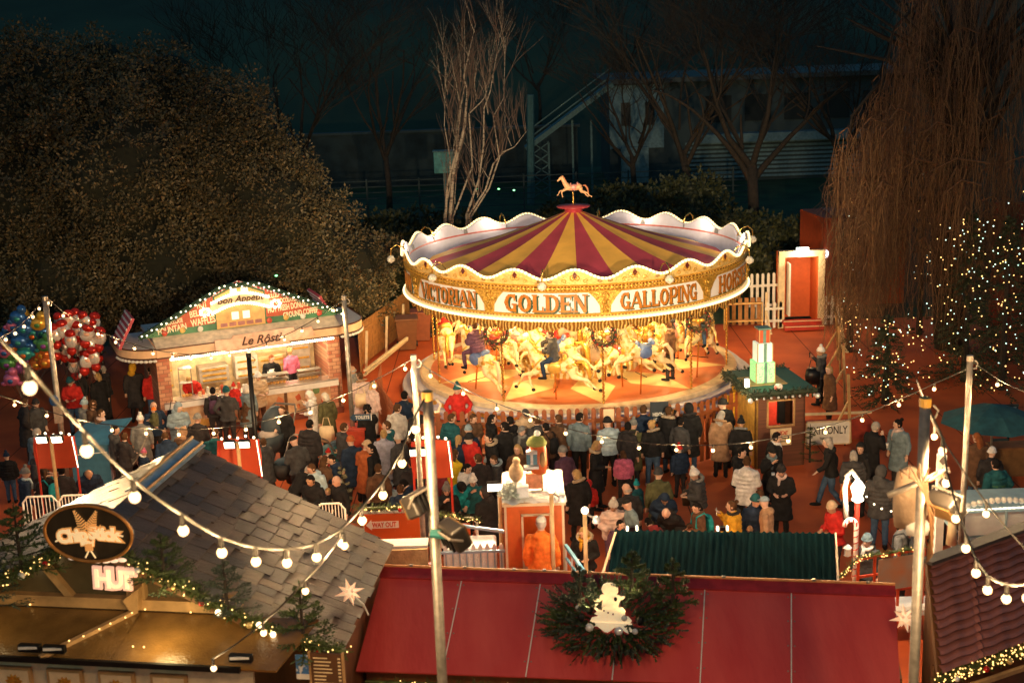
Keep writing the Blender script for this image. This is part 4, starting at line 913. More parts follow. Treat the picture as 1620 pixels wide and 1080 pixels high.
    # front boards below
    gslab([(-hw*1.4, 2.4), (hw*.72, 2.4), (hw*.72, zb-.55), (-hw*1.4, zb-.55)], .75, .05, 'front_board', mat('cream_plank', (.6, .5, .36), .6, var=.2))
    for k in range(6):
        u = -2.3+k*.72; o = gslab([(u-.25, 2.9), (u+.25, 2.9), (u+.25, 3.38), (u-.25, 3.38)], .8, .04, 'picture_frame', M_palewood); gslab([(u-.21, 2.94), (u+.21, 2.94), (u+.21, 3.34), (u-.21, 3.34)], .812, .01, 'picture', M_cream, o)
        gslab([(u+.13*(1 if i % 2 else .7)*cos(i*pi/12), 3.16+.13*(1 if i % 2 else .7)*sin(i*pi/12)) for i in range(24)], .82, .006, 'sun_emblem', M_gold, o)
    for s_ in (-1, 1):
        a_ = A0+GX*hw*.93*s_; b_ = a_+(E1-E0); MB().sheet(Vector((a_.x, a_.y, 0)), Vector((b_.x, b_.y, 0)), Vector((b_.x, b_.y, ze-.05)), Vector((a_.x, a_.y, ze-.05)), .06).build('side_wall', M_wood, HUT, world=True)
    c0, c1 = A1-GX*hw*.9, A1+GX*hw*.9
    MB().sheet(Vector((c0.x, c0.y, 0)), Vector((c1.x, c1.y, 0)), Vector((c1.x, c1.y, ze)), Vector((c0.x, c0.y, ze)), .06).build('back_wall', M_wood, HUT, world=True)
    return hw, gp, gslab, an
hw, gp, gslab, an = hut()
def hutpt(px, py, out):              # a point of the gable plane shifted outwards
    d = ray(px, py); o = A0+GN*out; t = (o-CAM).dot(GN)/d.dot(GN); return CAM+d*t
point('hut_canopy_lamp', tuple(an(1.3, .6)+Vector((0, 0, .35))+GN*.2), 22, (1, .72, .3), .2)
point('hut_canopy_lamp', tuple(an(-1.2, .6)+Vector((0, 0, .4))+GN*.2), 5, (1, .7, .3), .2)
# oval sign
def ovalsign():
    c = hutpt(140, 843, .5); M = frame(c, GX); w_ = .60; h_ = .385
    t = thing('oval_sign', 'dark oval sign with a gold rim and orange bubble letters on the chip hut gable', 'sign', c, math.atan2(GX.y, GX.x))
    MB().prism([(w_*cos(a*pi/24), h_*sin(a*pi/24)) for a in range(48)], .06).build('board', mat('sign_black', (.03, .022, .015), .35), t)
    MB().tube([(w_*cos(a*pi/24), -.01, h_*sin(a*pi/24)) for a in range(49)], .022, 8, cap=False).build('rim', mat('copper_rim', (.5, .22, .06), .35, .6), t, smooth=True)
    MO = mat('bubble_orange', (.8, .35, .08), .4, emit=.2, ecol=(1, .55, .18), var=0); MC = mat('bubble_cream', (1, .75, .4), .4, emit=.3, ecol=(1, .75, .42), var=0); MD = mat('sign_brown', (.12, .05, .02), .5)
    for txt, x, z, s_, rot in (('Chip', -.22, -.04, .235, -.14), ('Stick', .22, .0, .235, .06), ('and', .0, -.12, .1, .2)):
        for off, y, m_, nm in ((.03, -.012, MO, 'letter_outline'), (.012, -.024, MC, 'lettering')):
            text_mb(txt, s_, .006, off*(.5 if s_ < .2 else 1), 0, .92, M=Matrix.Translation((x, y, z)) @ Matrix.Rotation(rot, 4, 'Y')).build(nm, m_, t)
    for s_ in (-1, 1):
        tip = Vector((s_*.15, -.02, .3)); base = Vector((s_*.04, -.02, .06)); d = tip-base; q = Vector((d.z, 0, -d.x)).normalized()
        for i in range(9):
            f = i/8; c_ = base.lerp(tip, f); r_ = .075*(1-f)+.012; MB().tube([c_-q*r_+Vector((0, 0, .012)), c_+Vector((0, -.015, -.008)), c_+q*r_+Vector((0, 0, .012))], .011, 5).build('potato_spiral', MO, t)
        MB().tube([(s_*-.02, -.02, -.17), (s_*.07, -.02, -.33)], .011, 5).build('stick', MC, t)
    MB().tube([(-.46, -.02, -.12), (-.36, -.02, -.07)], .012, 5).build('stick', MC, t); MB().tube([(.38, -.02, -.0), (.48, -.02, -.02)], .012, 5).build('stick', MC, t)
    for q in range(4): MB().tube([(-.05, -.03, -.15-.025*q), (.05, -.03, -.14-.025*q)], .014, 5).build('hand_knuckle', MO, t)
    for q in range(7):
        MB().ell((-.28+.115*q, .02, -.36-.03*sin(q*.5)), (.065, .02, .03), 10, 6).build('scalloped_glow', mat('pink_glow', (1, .8, .7), .4, emit=.4, ecol=(1, .75, .55), var=0), t, smooth=True)
    c = hutpt(183, 916, .42); t = thing('hut_sign', 'glowing cream block letters reading HUT under the oval sign', 'sign', c, math.atan2(GX.y, GX.x))
    for txt, x in (('H', -.17), ('U', 0), ('T', .165)):
        text_mb(txt, .34, .02, .045, 0, 1, M=Matrix.Translation((x, 0, 0)) @ Matrix.Rotation(.05, 4, 'Y')).build('letter_outline', mat('rose_glow', (.9, .5, .4), .4, emit=.35, ecol=(1, .6, .42), var=0), t)
        text_mb(txt, .34, .01, .008, 0, 1, M=Matrix.Translation((x, -.025, 0)) @ Matrix.Rotation(.05, 4, 'Y')).build('lettering', mat('cream_glow', (1, .9, .6), .4, emit=.42, ecol=(1, .85, .5), var=0), t)
ovalsign()
# spruce branches, garlands
def spruce(loc, h, r, n, label, name='spruce_bunch', cat='spruce branch', seed=1, m=None, parent=None, down=.1, group=None, nd=34, L=.05):
    rnd = random.Random(seed); t = parent or thing(name, label, cat, loc, 0, group)
    mb = MB(); st = MB(); st.tube([(0, 0, 0), (0, 0, h*.6), (0, 0, h)], [.03, .02, .006], 6)
    for i in range(n):
        f = (i+.3)/n; z = h*(f*.93); a = i*2.4; R_ = r*(1-f)**.8+.04
        d = Vector((cos(a), sin(a), .15+.5*f-down)).normalized(); p = Vector((0, 0, z)); q = p+d*R_
        st.tube([p, q], [.008, .003], 4); needles(mb, p+d*R_*.15, q, nd, L, rnd, .0035)
        for s_ in (-1, 1):
            sd = (d+Vector((-d.y, d.x, 0))*s_*.8).normalized(); b = p.lerp(q, .45); needles(mb, b, b+sd*R_*.45, int(nd*.6), L, rnd, .0035)
            b = p.lerp(q, .72); needles(mb, b, b+sd*R_*.28, int(nd*.4), L, rnd, .0035)
    needles(mb, (0, 0, h*.8), (0, 0, h*1.02), 20, L, rnd, .0035)
    mb.build('needles', m or M_needle, t); st.build('stem', M_bark, t); return t
NW[0] = 3.0
for px, py, hh, rr, nn_, lab, sd in ((35, 905, .95, .62, 34, 'spruce branch bunch at the left edge beside the oval sign', 2), (262, 930, .75, .5, 28, 'spruce branch bunch just right of the oval sign', 3), (360, 965, .7, .42, 22, 'spruce branch bunch halfway down the right bargeboard', 4), (482, 1035, 1.0, .52, 32, 'tallest spruce bunch near the lower end of the right bargeboard', 5), (-20, 960, .8, .6, 24, 'spruce branch bunch cut off by the left picture edge', 6)):
    c = hutpt(px, py, .4); spruce(c, hh, rr, nn_, lab, seed=sd, group='spruce bunches along the chip hut gable', m=M_needle2 if sd in (4, 6) else M_needle)
TOPS = {}
def garland(pts, r, dens, label, seed, lights=.0, nl=0, baubles=(), name='garland', twig=.13, tn=14):
    rnd = random.Random(seed); pts = [Vector(p) for p in pts]; t = thing(name, label, 'garland', pts[0]); mb = MB(); o = pts[0]
    Ls = [(pts[i+1]-pts[i]).length for i in range(len(pts)-1)]; tot = sum(Ls)
    def at(s_):
        for i, l in enumerate(Ls):
            if s_ <= l: return pts[i].lerp(pts[i+1], s_/l), (pts[i+1]-pts[i]).normalized()
            s_ -= l
        return pts[-1], (pts[-1]-pts[-2]).normalized()
    for i in range(int(tot*dens)):
        p, d = at(rnd.random()*tot); g = Vector((rnd.gauss(0, 1), rnd.gauss(0, 1), rnd.gauss(0, 1))).normalized(); c = p-o+g*r*.5*rnd.random(); e = (g+d*.3).normalized()*twig
        needles(mb, c, c+e, tn, twig*.4, rnd, twig*.028)
    mb.tube([p-o for p in pts], r*.35, 6); mb.build('foliage', mat('garland_green_near', (.06, .09, .02), .6, var=.4), t)
    if nl:
        for k, m_ in enumerate((M_fairyw,)):
            lm = MB()
            for i in range(nl):
                p, d = at(rnd.random()*tot); g = Vector((rnd.gauss(0, 1), rnd.gauss(0, 1)-.8, rnd.gauss(0, 1))).normalized(); b = p-o+g*r*rnd.uniform(.7, 1.2)
                if nl <= 60: MB().ell(b, lights, 5, 4).build('fairy_light', m_, t)
                else: lm.ell(b, lights, 5, 4)
            if nl > 60: tag(lm.build('fairy_lights', m_, t), kind='stuff')
    for i, (f, m_, rb) in enumerate(baubles):
        p, d = at(f*tot); MB().ell(p-o+Vector((0, -r*1.0, -r*.4)), rb, 10, 8).build('bauble', m_, t, smooth=True)
    return t
M_bw = mat('white_bauble', (.75, .75, .78), .15, .3); M_brd = mat('red_bauble', (.5, .02, .02), .15, .3); M_bgold = mat('gold_bauble', (.8, .6, .25), .2, .5)
garland([hutpt(165, 862, .38), hutpt(235, 900, .38), hutpt(300, 930, .38), hutpt(345, 960, .38), hutpt(400, 980, .38), hutpt(450, 1010, .38), hutpt(545, 1030, .38)], .1, 260, 'thick lit garland running down the right bargeboard of the chip hut', 31, .011, 95, [(.15, M_bw, .04), (.3, M_bgold, .035), (.42, M_brd, .04), (.5, M_bw, .035), (.62, M_bgold, .045), (.75, M_bw, .035), (.9, M_brd, .04)], twig=.1)
garland([hutpt(110, 860, .38), hutpt(70, 885, .38), hutpt(30, 905, .38), hutpt(-40, 930, .38)], .1, 260, 'thick lit garland on the left bargeboard below the oval sign', 32, .011, 45, [(.25, M_brd, .04), (.5, M_bw, .05), (.75, M_bgold, .04)], twig=.1)
for px, py, w_ in ((345, 968, 14), (410, 988, 14), (432, 1003, 10)):   # big glowing globes on the garland
    c = hutpt(px, py, .5); tag(MB().ell((0, 0, 0), .04, 10, 8).build('globe_lamp', mat('soft_globe_glow', (1, .85, .6), emit=2.6, ecol=(1, .74, .4), var=0), loc=c, smooth=True), {345: 'glowing globe on the garland nearest the gable post', 410: 'glowing globe at the middle of the lower garland', 432: 'glowing globe lowest of the three on the garland'}[px], 'lamp', 'globe lamps on the chip hut garland')
NW[0] = 1.6
# menu board and blue poster at the eave corner
def menuboard():
    c = hutpt(518, 1062, .55); t = thing('menu_board', 'brown menu board with cream lines under the garland end', 'sign', c, math.atan2(GX.y, GX.x))
    MB().box((0, 0, -.05), (.42, .04, .62)).build('board', mat('menu_brown', (.1, .045, .02), .5), t)
    rnd = random.Random(3)
    for k in range(11):
        w_ = rnd.uniform(.15, .3); MB().box((-.17+w_/2, -.024, .2-k*.05), (w_, .006, .014)).build('menu_line', mat('menu_cream', (.8, .65, .4), .5), t)
        MB().box((.17, -.024, .2-k*.05), (.035, .006, .02)).build('price_mark', mat('menu_cream', (.8, .65, .4), .5), t)
    for x in (-.22, .22): MB().box((x, -.01, -.05), (.025, .05, .66)).build('frame', M_palewood, t)
    c = hutpt(480, 1050, .55); t = thing('blue_poster', 'small blue and white poster left of the menu board', 'poster', c, math.atan2(GX.y, GX.x))
    MB().box((0, 0, 0), (.2, .02, .26)).build('sheet', mat('poster_blue', (.06, .2, .5), .4, col2=(.7, .75, .8), thr=(.55, .6), scale=9), t); MB().box((0, 0, -.17), (.2, .025, .07)).build('strip', M_white, t)
menuboard()
# star lanterns
def star(c, r, label, seed=0, yaw=0.):
    t = thing('star_lantern', label, 'star lantern', c, yaw, 'paper star lanterns'); M = mat('paper_star_glow', (1, .8, .6), .5, emit=.4, ecol=(1, .68, .4), var=0); M2 = mat('paper_star_shade', (.9, .6, .4), .5, emit=.25, ecol=(1, .6, .35), var=0)
    n = 8; 
    for i in range(n):
        a = 2*pi*i/n+.2; rr = r*(1 if i % 2 == 0 else .82); d = Vector((cos(a), 0, sin(a))); q = Vector((-sin(a), 0, cos(a)))*r*.17; b = d*r*.3; tp = d*rr
        m = MB(); m.cur = 0; m.add([b+q, b+Vector((0, -r*.2, 0)), b-q, b+Vector((0, r*.2, 0)), tp], [(0, 1, 4)]); m.cur = 1; m.add([b+q, b+Vector((0, -r*.2, 0)), b-q, b+Vector((0, r*.2, 0)), tp], [(1, 2, 4)]); m.cur = 0; m.add([b+q, b+Vector((0, -r*.2, 0)), b-q, b+Vector((0, r*.2, 0)), tp], [(2, 3, 4), (3, 0, 4)])
        m.build('ray', [M, M2], t)
    for i in range(4):
        a = pi/4+i*pi/2; b = Vector((cos(a)*.2*r, -.15*r, sin(a)*.2*r)); tp = Vector((cos(a)*.42*r, -.62*r, sin(a)*.42*r)); m = MB(); m.tube([b, tp], [r*.15, .002], 4); m.build('ray', M2, t)
    MB().ell((0, 0, 0), r*.34, 8, 6).build('body', M, t); return t
star(PY(553, 936, 17.2), .22, 'cream paper star lantern between the shingle roof and the red roof', yaw=.1)
star(PY(1432, 977, 16.4), .22, 'cream paper star lantern at the right end of the red roof', yaw=-.15)
tag(MB().tube([PY(560, 942, 17.3), PY(575, 955, 17.3), PY(583, 972, 17.3)], .012, 6).build('white_rod', M_white), 'thin white rod holding the left star lantern', 'rod')
# ---------------------------------------------------------------- red roofed hut
def redhut():
    TL, TR, BR, BL = P(605, 899, 3.2), P(1416, 929, 3.2), P(1426, 1092, 2.35), P(562, 1060, 2.35)
    t = thing('red_roof_hut', 'long market hut with a plain bright red sheet roof in the foreground', 'market hut', (TL.x, TL.y, 0))
    M_rf = mat('red_sheet_roof', (.5, .045, .045), .45, col2=(.62, .09, .08), thr=(.3, .75), scale=1.1, bump=.5, bscale=5, stretch=(2.2, .5, 1))
    def q(u, v): return TL.lerp(TR, u).lerp(BL.lerp(BR, u), v)
    nn = (BL-TL).cross(TR-TL).normalized(); nn = nn if nn.z > 0 else -nn
    seams = [0, .167, .325, .485, .645, .808, 1]
    for a, b in zip(seams, seams[1:]):
        MB().sheet(q(a+.0012, 1), q(b-.0012, 1), q(b-.0012, .085), q(a+.0012, .085), .03).build('roof', M_rf, t, world=True)
    for s_ in seams[1:-1]: MB().bar(q(s_, .09)+nn*.003, q(s_, 1)+nn*.003, .014, .014).build('roof_seam', M_white, t, world=True)
    MB().sheet(q(0, .1)+nn*.03, q(1, .1)+nn*.03, q(1, -.01)+nn*.03, q(0, -.01)+nn*.03, .03).build('ridge_board', mat('dark_red_board', (.34, .025, .03), .4), t, world=True)
    MB().bar(q(0, -.02)+nn*.04, q(1, -.02)+nn*.04, .03, .03).build('ridge_edge', mat('orange_edge', (.7, .3, .12), .5), t, world=True)
    for u in (.06, .17, .27, .33, .6, .68, .85, .95):
        MB().box(q(u, -.02)+nn*.06, (.05, .04, .03)).build('clip', M_steel, t, world=True)
    for s_ in seams[1:-1]:
        for v in (.14, .38, .62, .86):
            for q_ in (-.006, .006): MB().ell(q(s_+q_, v)+nn*.004, .014, 6, 4).build('screw_head', M_steel, t, world=True)
    d = (TR-TL); bk = Vector((-d.y, d.x, 0)).normalized()
    MB().sheet(TL+bk*1.4-Vector((0, 0, .8)), TL, TR, TR+bk*1.4-Vector((0, 0, .8)), -.03).build('roof_back', M_rf, t, world=True)
    for P0, P1 in ((BL, BR),):
        a = BL.lerp(TL, .3); b = BR.lerp(TR, .3); MB().sheet(Vector((a.x, a.y, 0)), Vector((b.x, b.y, 0)), Vector((b.x, b.y, 2.4)), Vector((a.x, a.y, 2.4)), .06).build('front_wall', M_wood, t, world=True)
    for a, b in ((TL, BL), (TR, BR)):
        a2 = a+bk*1.2; b2 = b.lerp(a, .3); MB().sheet(Vector((a2.x, a2.y, 0)), Vector((b2.x, b2.y, 0)), Vector((b2.x, b2.y, 2.3)), Vector((a2.x, a2.y, 2.3)), .05).build('side_wall', M_wood, t, world=True)
    a, b = q(0.02, 1.02)+Vector((0, -.02, -.12)), q(.99, 1.02)+Vector((0, -.02, -.12))
    garland([a, b], .06, 60, 'lit garland hanging under the eave of the red roof', 51, .011, 130, twig=.09)
    return q, nn
rq, rn = redhut()
# wreath with angel on the red roof
def roofwreath():
    NW[0] = 3.6
    rnd = random.Random(77); c = rq(.475, .5)+rn*.05; dx = (rq(1, .5)-rq(0, .5)).normalized(); dy = (rq(.5, 0)-rq(.5, 1)).normalized()
    t = thing('spruce_arrangement', 'wide spruce arrangement with silver baubles on the red roof', 'wreath', c); mb = MB(); m2 = MB(); I = Vector((0, -.55, .83))
    for i in range(520):
        a = rnd.uniform(0, 2*pi); rr = rnd.uniform(.15, 1)**.6; ex, ez = .92, .58
        p = dx*cos(a)*rr*ex+dy*sin(a)*rr*ez+rn*rnd.uniform(.02, .2); d = (dx*cos(a)*1.1+dy*sin(a)+rn*.45+Vector((rnd.gauss(0, .3), rnd.gauss(0, .3), rnd.gauss(0, .3)))).normalized()*rnd.uniform(.16, .3)
        needles(mb if rnd.random() < .55 else m2, p, p+d, 30, .05, rnd, .004)
    mb.build('branches', M_needle, t); m2.build('branches', M_needle2, t)
    for x, y, r_ in ((-.28, -.28, .062), (.14, -.32, .062), (.37, -.32, .045), (.2, -.1, .045), (-.48, .06, .04)):
        MB().ell(dx*x+dy*y+rn*.3, r_, 12, 8).build('bauble', M_bw, t, smooth=True)
    for x, y in ((-.42, -.08), (.42, -.1)):
        c2 = dx*x+dy*y+rn*.25; b = MB(); b.ell((0, 0, 0), (.05, .05, .07), 8, 6); b.build('uplight', M_black, t, loc=c2)
        wp = c+c2+Vector((0, 0, .08)); spot('wreath_uplight', wp, c+Vector((0, .1, .75)), 26, (1, .78, .3), 110, .8, .04)
    for px, py, hh, rr, n_, lab, m_ in ((918, 960, .62, .34, 20, 'left of the three spruce tops in the roof arrangement', M_needle2), (1000, 935, .62, .36, 22, 'middle of the three spruce tops in the roof arrangement', M_needle), (1065, 955, .7, .34, 20, 'right of the three spruce tops in the roof arrangement', M_needle)):
        p = P(px, py, 3.12) if 0 else rq(0, 0); 
        d = ray(px, py); o = c+rn*.12; tt = (o-CAM).dot(Vector((0, 1, 0)))/d.y; spruce(CAM+d*tt, hh, rr, n_, lab, seed=int(px), m=m_, group='spruce tops on the red roof', nd=40, L=.055)
    NW[0] = 1.6
    # angel cut-out: cloud, gown, wing, head, horn
    cA = c+rn*.33+dy*.02; M = frame(cA, dx); a = thing('angel_cutout', 'glowing cream angel on a cloud cut-out in the spruce arrangement', 'decoration', cA, math.atan2(dx.y, dx.x))
    MG = mat('angel_glow', (1, .85, .6), .5, emit=.28, ecol=(1, .78, .48), col2=(.9, .7, .45), scale=30)
    sc_ = 1.0; out = [(-.30, -.28), (.30, -.28), (.36, -.2), (.3, -.13), (.24, -.12), (.25, -.03), (.2, .03), (.13, .04), (.14, .1), (.17, .17), (.23, .2), (.25, .235), (.18, .235), (.12, .26), (.09, .25), (.13, .31), (.13, .38), (.09, .44), (.02, .47), (-.06, .47), (-.13, .43), (-.16, .36), (-.14, .3), (-.10, .26), (-.17, .25), (-.22, .2), (-.31, .16), (-.28, .13), (-.2, .13), (-.14, .17), (-.16, .06), (-.16, -.03), (-.22, -.02), (-.26, .04), (-.22, .09), (-.27, .08), (-.29, .02), (-.24, -.06), (-.29, -.09), (-.2, -.13), (-.34, -.17), (-.37, -.23)]
    MB().prism([(x*.82, z*.86) for x, z in out], .03).build('figure', MG, a)
    MB().prism([(-.3+.6*i/12, -.3+.05*sin(i)) for i in range(13)]+[(.3, -.2), (-.3, -.2)], .02, Matrix.Translation((0, -.03, 0))).build('cloud', MG, a)
    for s_, (x, z, r_) in enumerate(((.07, .165, .025), (-.04, -.05, .012), (.03, -.07, .012), (-.1, -.02, .012))): MB().ell((x, -.004, z), (r_, .006, r_*1.4), 8, 6).build('cut_hole', M_black, a)
roofwreath()
# ---------------------------------------------------------------- teal corrugated roof
def corrugated(name, label, TL, TR, BR, BL, n, m, wave_=.03, cat='roof', world=True):
    t = thing(name, label, cat, (TL.x, TL.y, 0)); mb = MB(); nn = (BL-TL).cross(TR-TL).normalized(); nn = nn if nn.z > 0 else -nn; vs = []
    K = n*6
    for i in range(K+1):
        u = i/K; off = nn*wave_*max(-.4, sin(u*n*2*pi)); ex = .02*random.random() if i % 6 == 0 else 0
        vs += [TL.lerp(TR, u)+off, BL.lerp(BR, u)+off]
    mb.add(vs, [(2*i, 2*i+1, 2*i+3, 2*i+2) for i in range(K)]); mb.build('roof', m, t, world=True)
    return t
t = corrugated('corrugated_roof_hut', 'dark teal corrugated roof of the hut behind the red roof', P(972, 838, 3.0), P(1320, 843, 3.0), P(1325, 965, 2.35), P(955, 950, 2.35), 34, mat('teal_corrugated', (.002, .017, .023), .85, 0, spec=.03, var=.35, scale=5, stretch=(4, .3, 1)), cat='market hut')
a, b = P(972, 838, 3.0), P(1320, 843, 3.0); 
MB().sheet(Vector((a.x, a.y-.3, 0)), Vector((b.x, b.y-.3, 0)), Vector((b.x, b.y-.3, 2.7)), Vector((a.x, a.y-.3, 2.7)), .06).build('wall', M_wood, t, world=True)
MB().bar(P(974, 842, 2.98), P(938, 955, 2.4), .035).build('edge_strip', M_cream, t, world=True)
MB().bar(P(1322, 843, 2.98), P(1328, 962, 2.4), .035).build('edge_strip', M_steel, t, world=True)
def flood_small(c, label, grp, facing=(0, -1, 0), sz=.14, watts=0, tgt=None):
    t = thing('floodlight', label, 'floodlight', c, 0, grp); f = Vector(facing).normalized(); q = f.to_track_quat('-Y', 'Z').to_matrix()
    MB().box((0, 0, 0), (sz*1.3, sz*.5, sz), M=q).build('housing', M_black, t, bevel=.01)
    MB().box(f*(sz*.27), (sz*1.1, .012, sz*.8), M=q).build('lamp_face', M_flood, t)
    MB().tube([Vector((-sz*.75, 0, 0)), Vector((-sz*.75, sz*.1, sz*.7)), Vector((sz*.75, sz*.1, sz*.7)), Vector((sz*.75, 0, 0))], .012, 4).build('bracket', M_steel, t)
    return t
for px, lab in ((1000, 'small lamp on the back edge of the teal corrugated roof, left one'), (1143, 'small lamp on the back edge of the teal corrugated roof, right one')):
    t = thing('roof_lamp', lab, 'lamp', P(px, 838, 3.05)); MB().box((0, 0, .03), (.1, .08, .07)).build('housing', M_black, t)
    for s_ in (-1, 1): MB().box((s_*.08, 0, .03), (.03, .06, .07)).build('glow_end', M_led, t)
# ---------------------------------------------------------------- right tiled hut
def tilehut():
    zt, zb = 3.9, 2.7; TL, TR = P(1466, 888, zt), P(1640, 826, zt); BL, BR = P(1484, 1066, zb), P(1660, 1000, zb)
    TR = TL+(TR-TL)*1.6; BR = BL+(BR-BL)*1.6
    t = thing('tiled_roof_hut', 'hut with a rose brown pantile sheet roof at the right edge', 'market hut', (TL.x, TL.y, 0))
    M_t = mat('rose_tile', (.32, .12, .1), .36, var=.25, scale=2, bump=.2); mb = MB(); nn = (BL-TL).cross(TR-TL).normalized(); nn = nn if nn.z > 0 else -nn; nu, nv = 60, 13; vs = []
    rows = []
    for j in range(nv):
        rows += [(j/nv, .02), ((j+.5)/nv, .075), ((j+.95)/nv, .085), ((j+1)/nv-.0005, .01)]
    for (v, h) in rows:
        for i in range(nu+1):
            u = i/nu; vs.append(TL.lerp(TR, u).lerp(BL.lerp(BR, u), v)+nn*(h+.035*((u*9) % 1 > .93)+.006*sin(u*nu*1.3))+(BL-TL)*.006*sin(u*50))
    k = len(rows); mb.add(vs, [(r_*(nu+1)+i, (r_+1)*(nu+1)+i, (r_+1)*(nu+1)+i+1, r_*(nu+1)+i+1) for r_ in range(k-1) for i in range(nu)]); mb.build('roof', M_t, t, world=True, smooth=False)
    MB().sheet(BL, BR, TR, TL, .05).build('roof_deck', M_wood, t, world=True)
    MB().bar(TL+nn*.07-(TR-TL)*.02, TR+nn*.07, .2, .05).build('ridge_strip', mat('grey_ridge', (.07, .06, .06), .5), t, world=True)
    d = (BR-BL).normalized(); f0 = BL-d*.02; 
    a = BL.lerp(TL, .22); b = BR.lerp(TR, .22); MB().sheet(Vector((a.x, a.y, 0)), Vector((b.x, b.y, 0)), Vector((b.x, b.y, zb)), Vector((a.x, a.y, zb)), .06).build('front_wall', M_wood, t, world=True)
    a2 = TL; MB().sheet(Vector((a2.x, a2.y, 0)), Vector((a.x, a.y, 0)), Vector((a.x, a.y, zb)), Vector((a2.x, a2.y, zt-.1)), .05).build('side_wall', M_wood, t, world=True)
    g0, g1 = P(1478, 1062, zb)+Vector((0, -.1, -.05)), P(1660, 1002, zb)+Vector((0, -.1, -.05))
    garland([g0, g1], .1, 260, 'thick garland full of warm lights under the tiled roof on the right', 61, .011, 190, [(.15, M_bw, .04), (.4, M_brd, .045), (.6, M_bgold, .045), (.75, M_bw, .045)], twig=.1)
    fb = MB(); dn = Vector((0, 0, -1)); p0 = g0+Vector((0, -.12, -.2)); p1 = g1+Vector((0, -.12, -.2)); fb.sheet(p0+dn*.5, p1+dn*.5, p1, p0, .04); o = fb.build('fascia', mat('fascia_brown', (.09, .035, .02), .5), t, world=True)
    tr = MB(); tr.bar(p0, p1, .06); tr.build('fascia_rail', M_palewood, t, world=True)
    m = frame(p0.lerp(p1, .86)+dn*.27+Vector((0, -.04, 0)), d); text_mb('IN', .5, .01, .01, .2, 1.3, M=m).build('lettering', M_white, t, world=True)
tilehut()
# ---------------------------------------------------------------- poles and strings of lamps
def pole(px, py, Y, r, label, pxb=None, m=None, cap=None):
    tp = PY(px, py, Y); t = thing('lamp_pole', label, 'pole', (tp.x, Y, 0), 0, 'tall poles carrying the lamp strings')
    MB().tube([(0, 0, 0), (0, 0, tp.z)], r, 12).build('shaft', m or M_steel, t, smooth=True)
    MB().tube([(0, 0, tp.z-.07), (0, 0, tp.z+.02)], r*1.1, 12).build('cap', cap or m or M_steel, t)
    MB().box((0, 0, .02), (.4, .4, .04)).build('base_plate', M_black, t); MB().tube([(0, 0, tp.z-.2), (r+.05, 0, tp.z-.2), (r+.08, 0, tp.z-.12), (r+.03, 0, tp.z-.06)], .012, 5).build('hook', M_steel, t)
    return tp, t
M_yel = mat('yellow_tape', (.45, .25, .04), .5)
pole(71, 470, 30, .065, 'steel pole in front of the balloon seller')
pole(544, 469, 33, .06, 'steel pole at the right end of the waffle stall with the arrow sign')
pole(654, 563, 22, .05, 'thin steel pole left of centre reaching up to the carousel edge')
T4, P4 = pole(676, 622, 13.2, .055, 'thick near steel pole with two black floodlights left of centre', cap=M_yel)
T5, P5 = pole(1464, 632, 13.0, .056, 'thick near steel pole with clamp arms on the right', cap=M_yel)
T6, P6 = pole(1535, 564, 21, .05, 'thin steel pole near the right edge before the lit trees')
pole(393, 560, 29, .055, 'thin black pole standing before the waffle stall counter', m=M_black)
def lampstring(pts, r, label, group, watts, every, seed, m=None, sag=.0, hang=.07, lcol=(1, .62, .28), extra=()):
    """pts: bulb positions; the cable runs a little above them"""
    pts = [Vector(p) for p in pts]; t = thing('lamp_string', label, 'string lights', pts[0], 0, group); o = pts[0]
    cab = [p-o+Vector((0, 0, hang+r*2.4)) for p in pts]
    if extra: cab = [Vector(extra[0])-o]+cab if extra[0] is not None else cab
    if len(extra) > 1 and extra[1] is not None: cab.append(Vector(extra[1])-o)
    fine = []
    for i in range(len(cab)-1):
        for j in range(4):
            f = j/4; q = cab[i].lerp(cab[i+1], f); q.z -= .02*sin(pi*f)*(cab[i+1]-cab[i]).length; fine.append(q)
    fine.append(cab[-1]); MB().tube(fine, r*.28, 6).build('cable', M_cable, t, smooth=True)
    proto = MB().ell((0, 0, 0), (r, r, r*1.15), 10, 8, fn=lambda v: Vector((v.x*(1-.35*max(0, v.z/r)), v.y*(1-.35*max(0, v.z/r)), v.z))); pm = proto.build('bulb', m or M_bulb, smooth=True); me = pm.data; bpy.data.objects.remove(pm)
    sk = MB().tube([(0, 0, r*.8), (0, 0, r*2.4+hang)], r*.5, 8); so_ = sk.build('socket', M_cable); sm = so_.data; bpy.data.objects.remove(so_)
    for i, p in enumerate(pts):
        b = link('bulb', me, t, None, p-o); link('socket', sm, t, None, p-o)
        if watts and i % every == every//2: point('string_lamp_light', p+Vector((0, 0, -.02)), watts, lcol, .06)
    return t
near = [(47, 612, 7.6), (137, 712, 8.3), (213, 785, 9), (290, 838, 9.6), (351, 873, 10.2), (405, 887, 10.7), (454, 889, 11.1), (501, 880, 11.5), (540, 857, 11.9), (573, 822, 12.2), (606, 782, 12.5), (636, 732, 12.8), (657, 678, 13)]
lampstring([PY(*p) for p in near], .042, 'nearest string of large glowing bulbs sagging over the shingle roof', 'strings of round lamps over the fair', 80, 1, 1, hang=.03, extra=(PY(-60, 470, 7), T4))
nr = [(1491, 712, 12.9), (1497, 763, 12.7), (1512, 819, 12.4), (1528, 866, 12), (1544, 905, 11.7), (1562, 932, 11.3), (1592, 946, 10.9), (1625, 945, 10.4), (1665, 925, 10)]
lampstring([PY(*p) for p in nr], .042, 'near string of large glowing bulbs hanging over the tiled roof', 'strings of round lamps over the fair', 70, 1, 2, hang=.03, extra=(T5, PY(1720, 890, 9.6)))
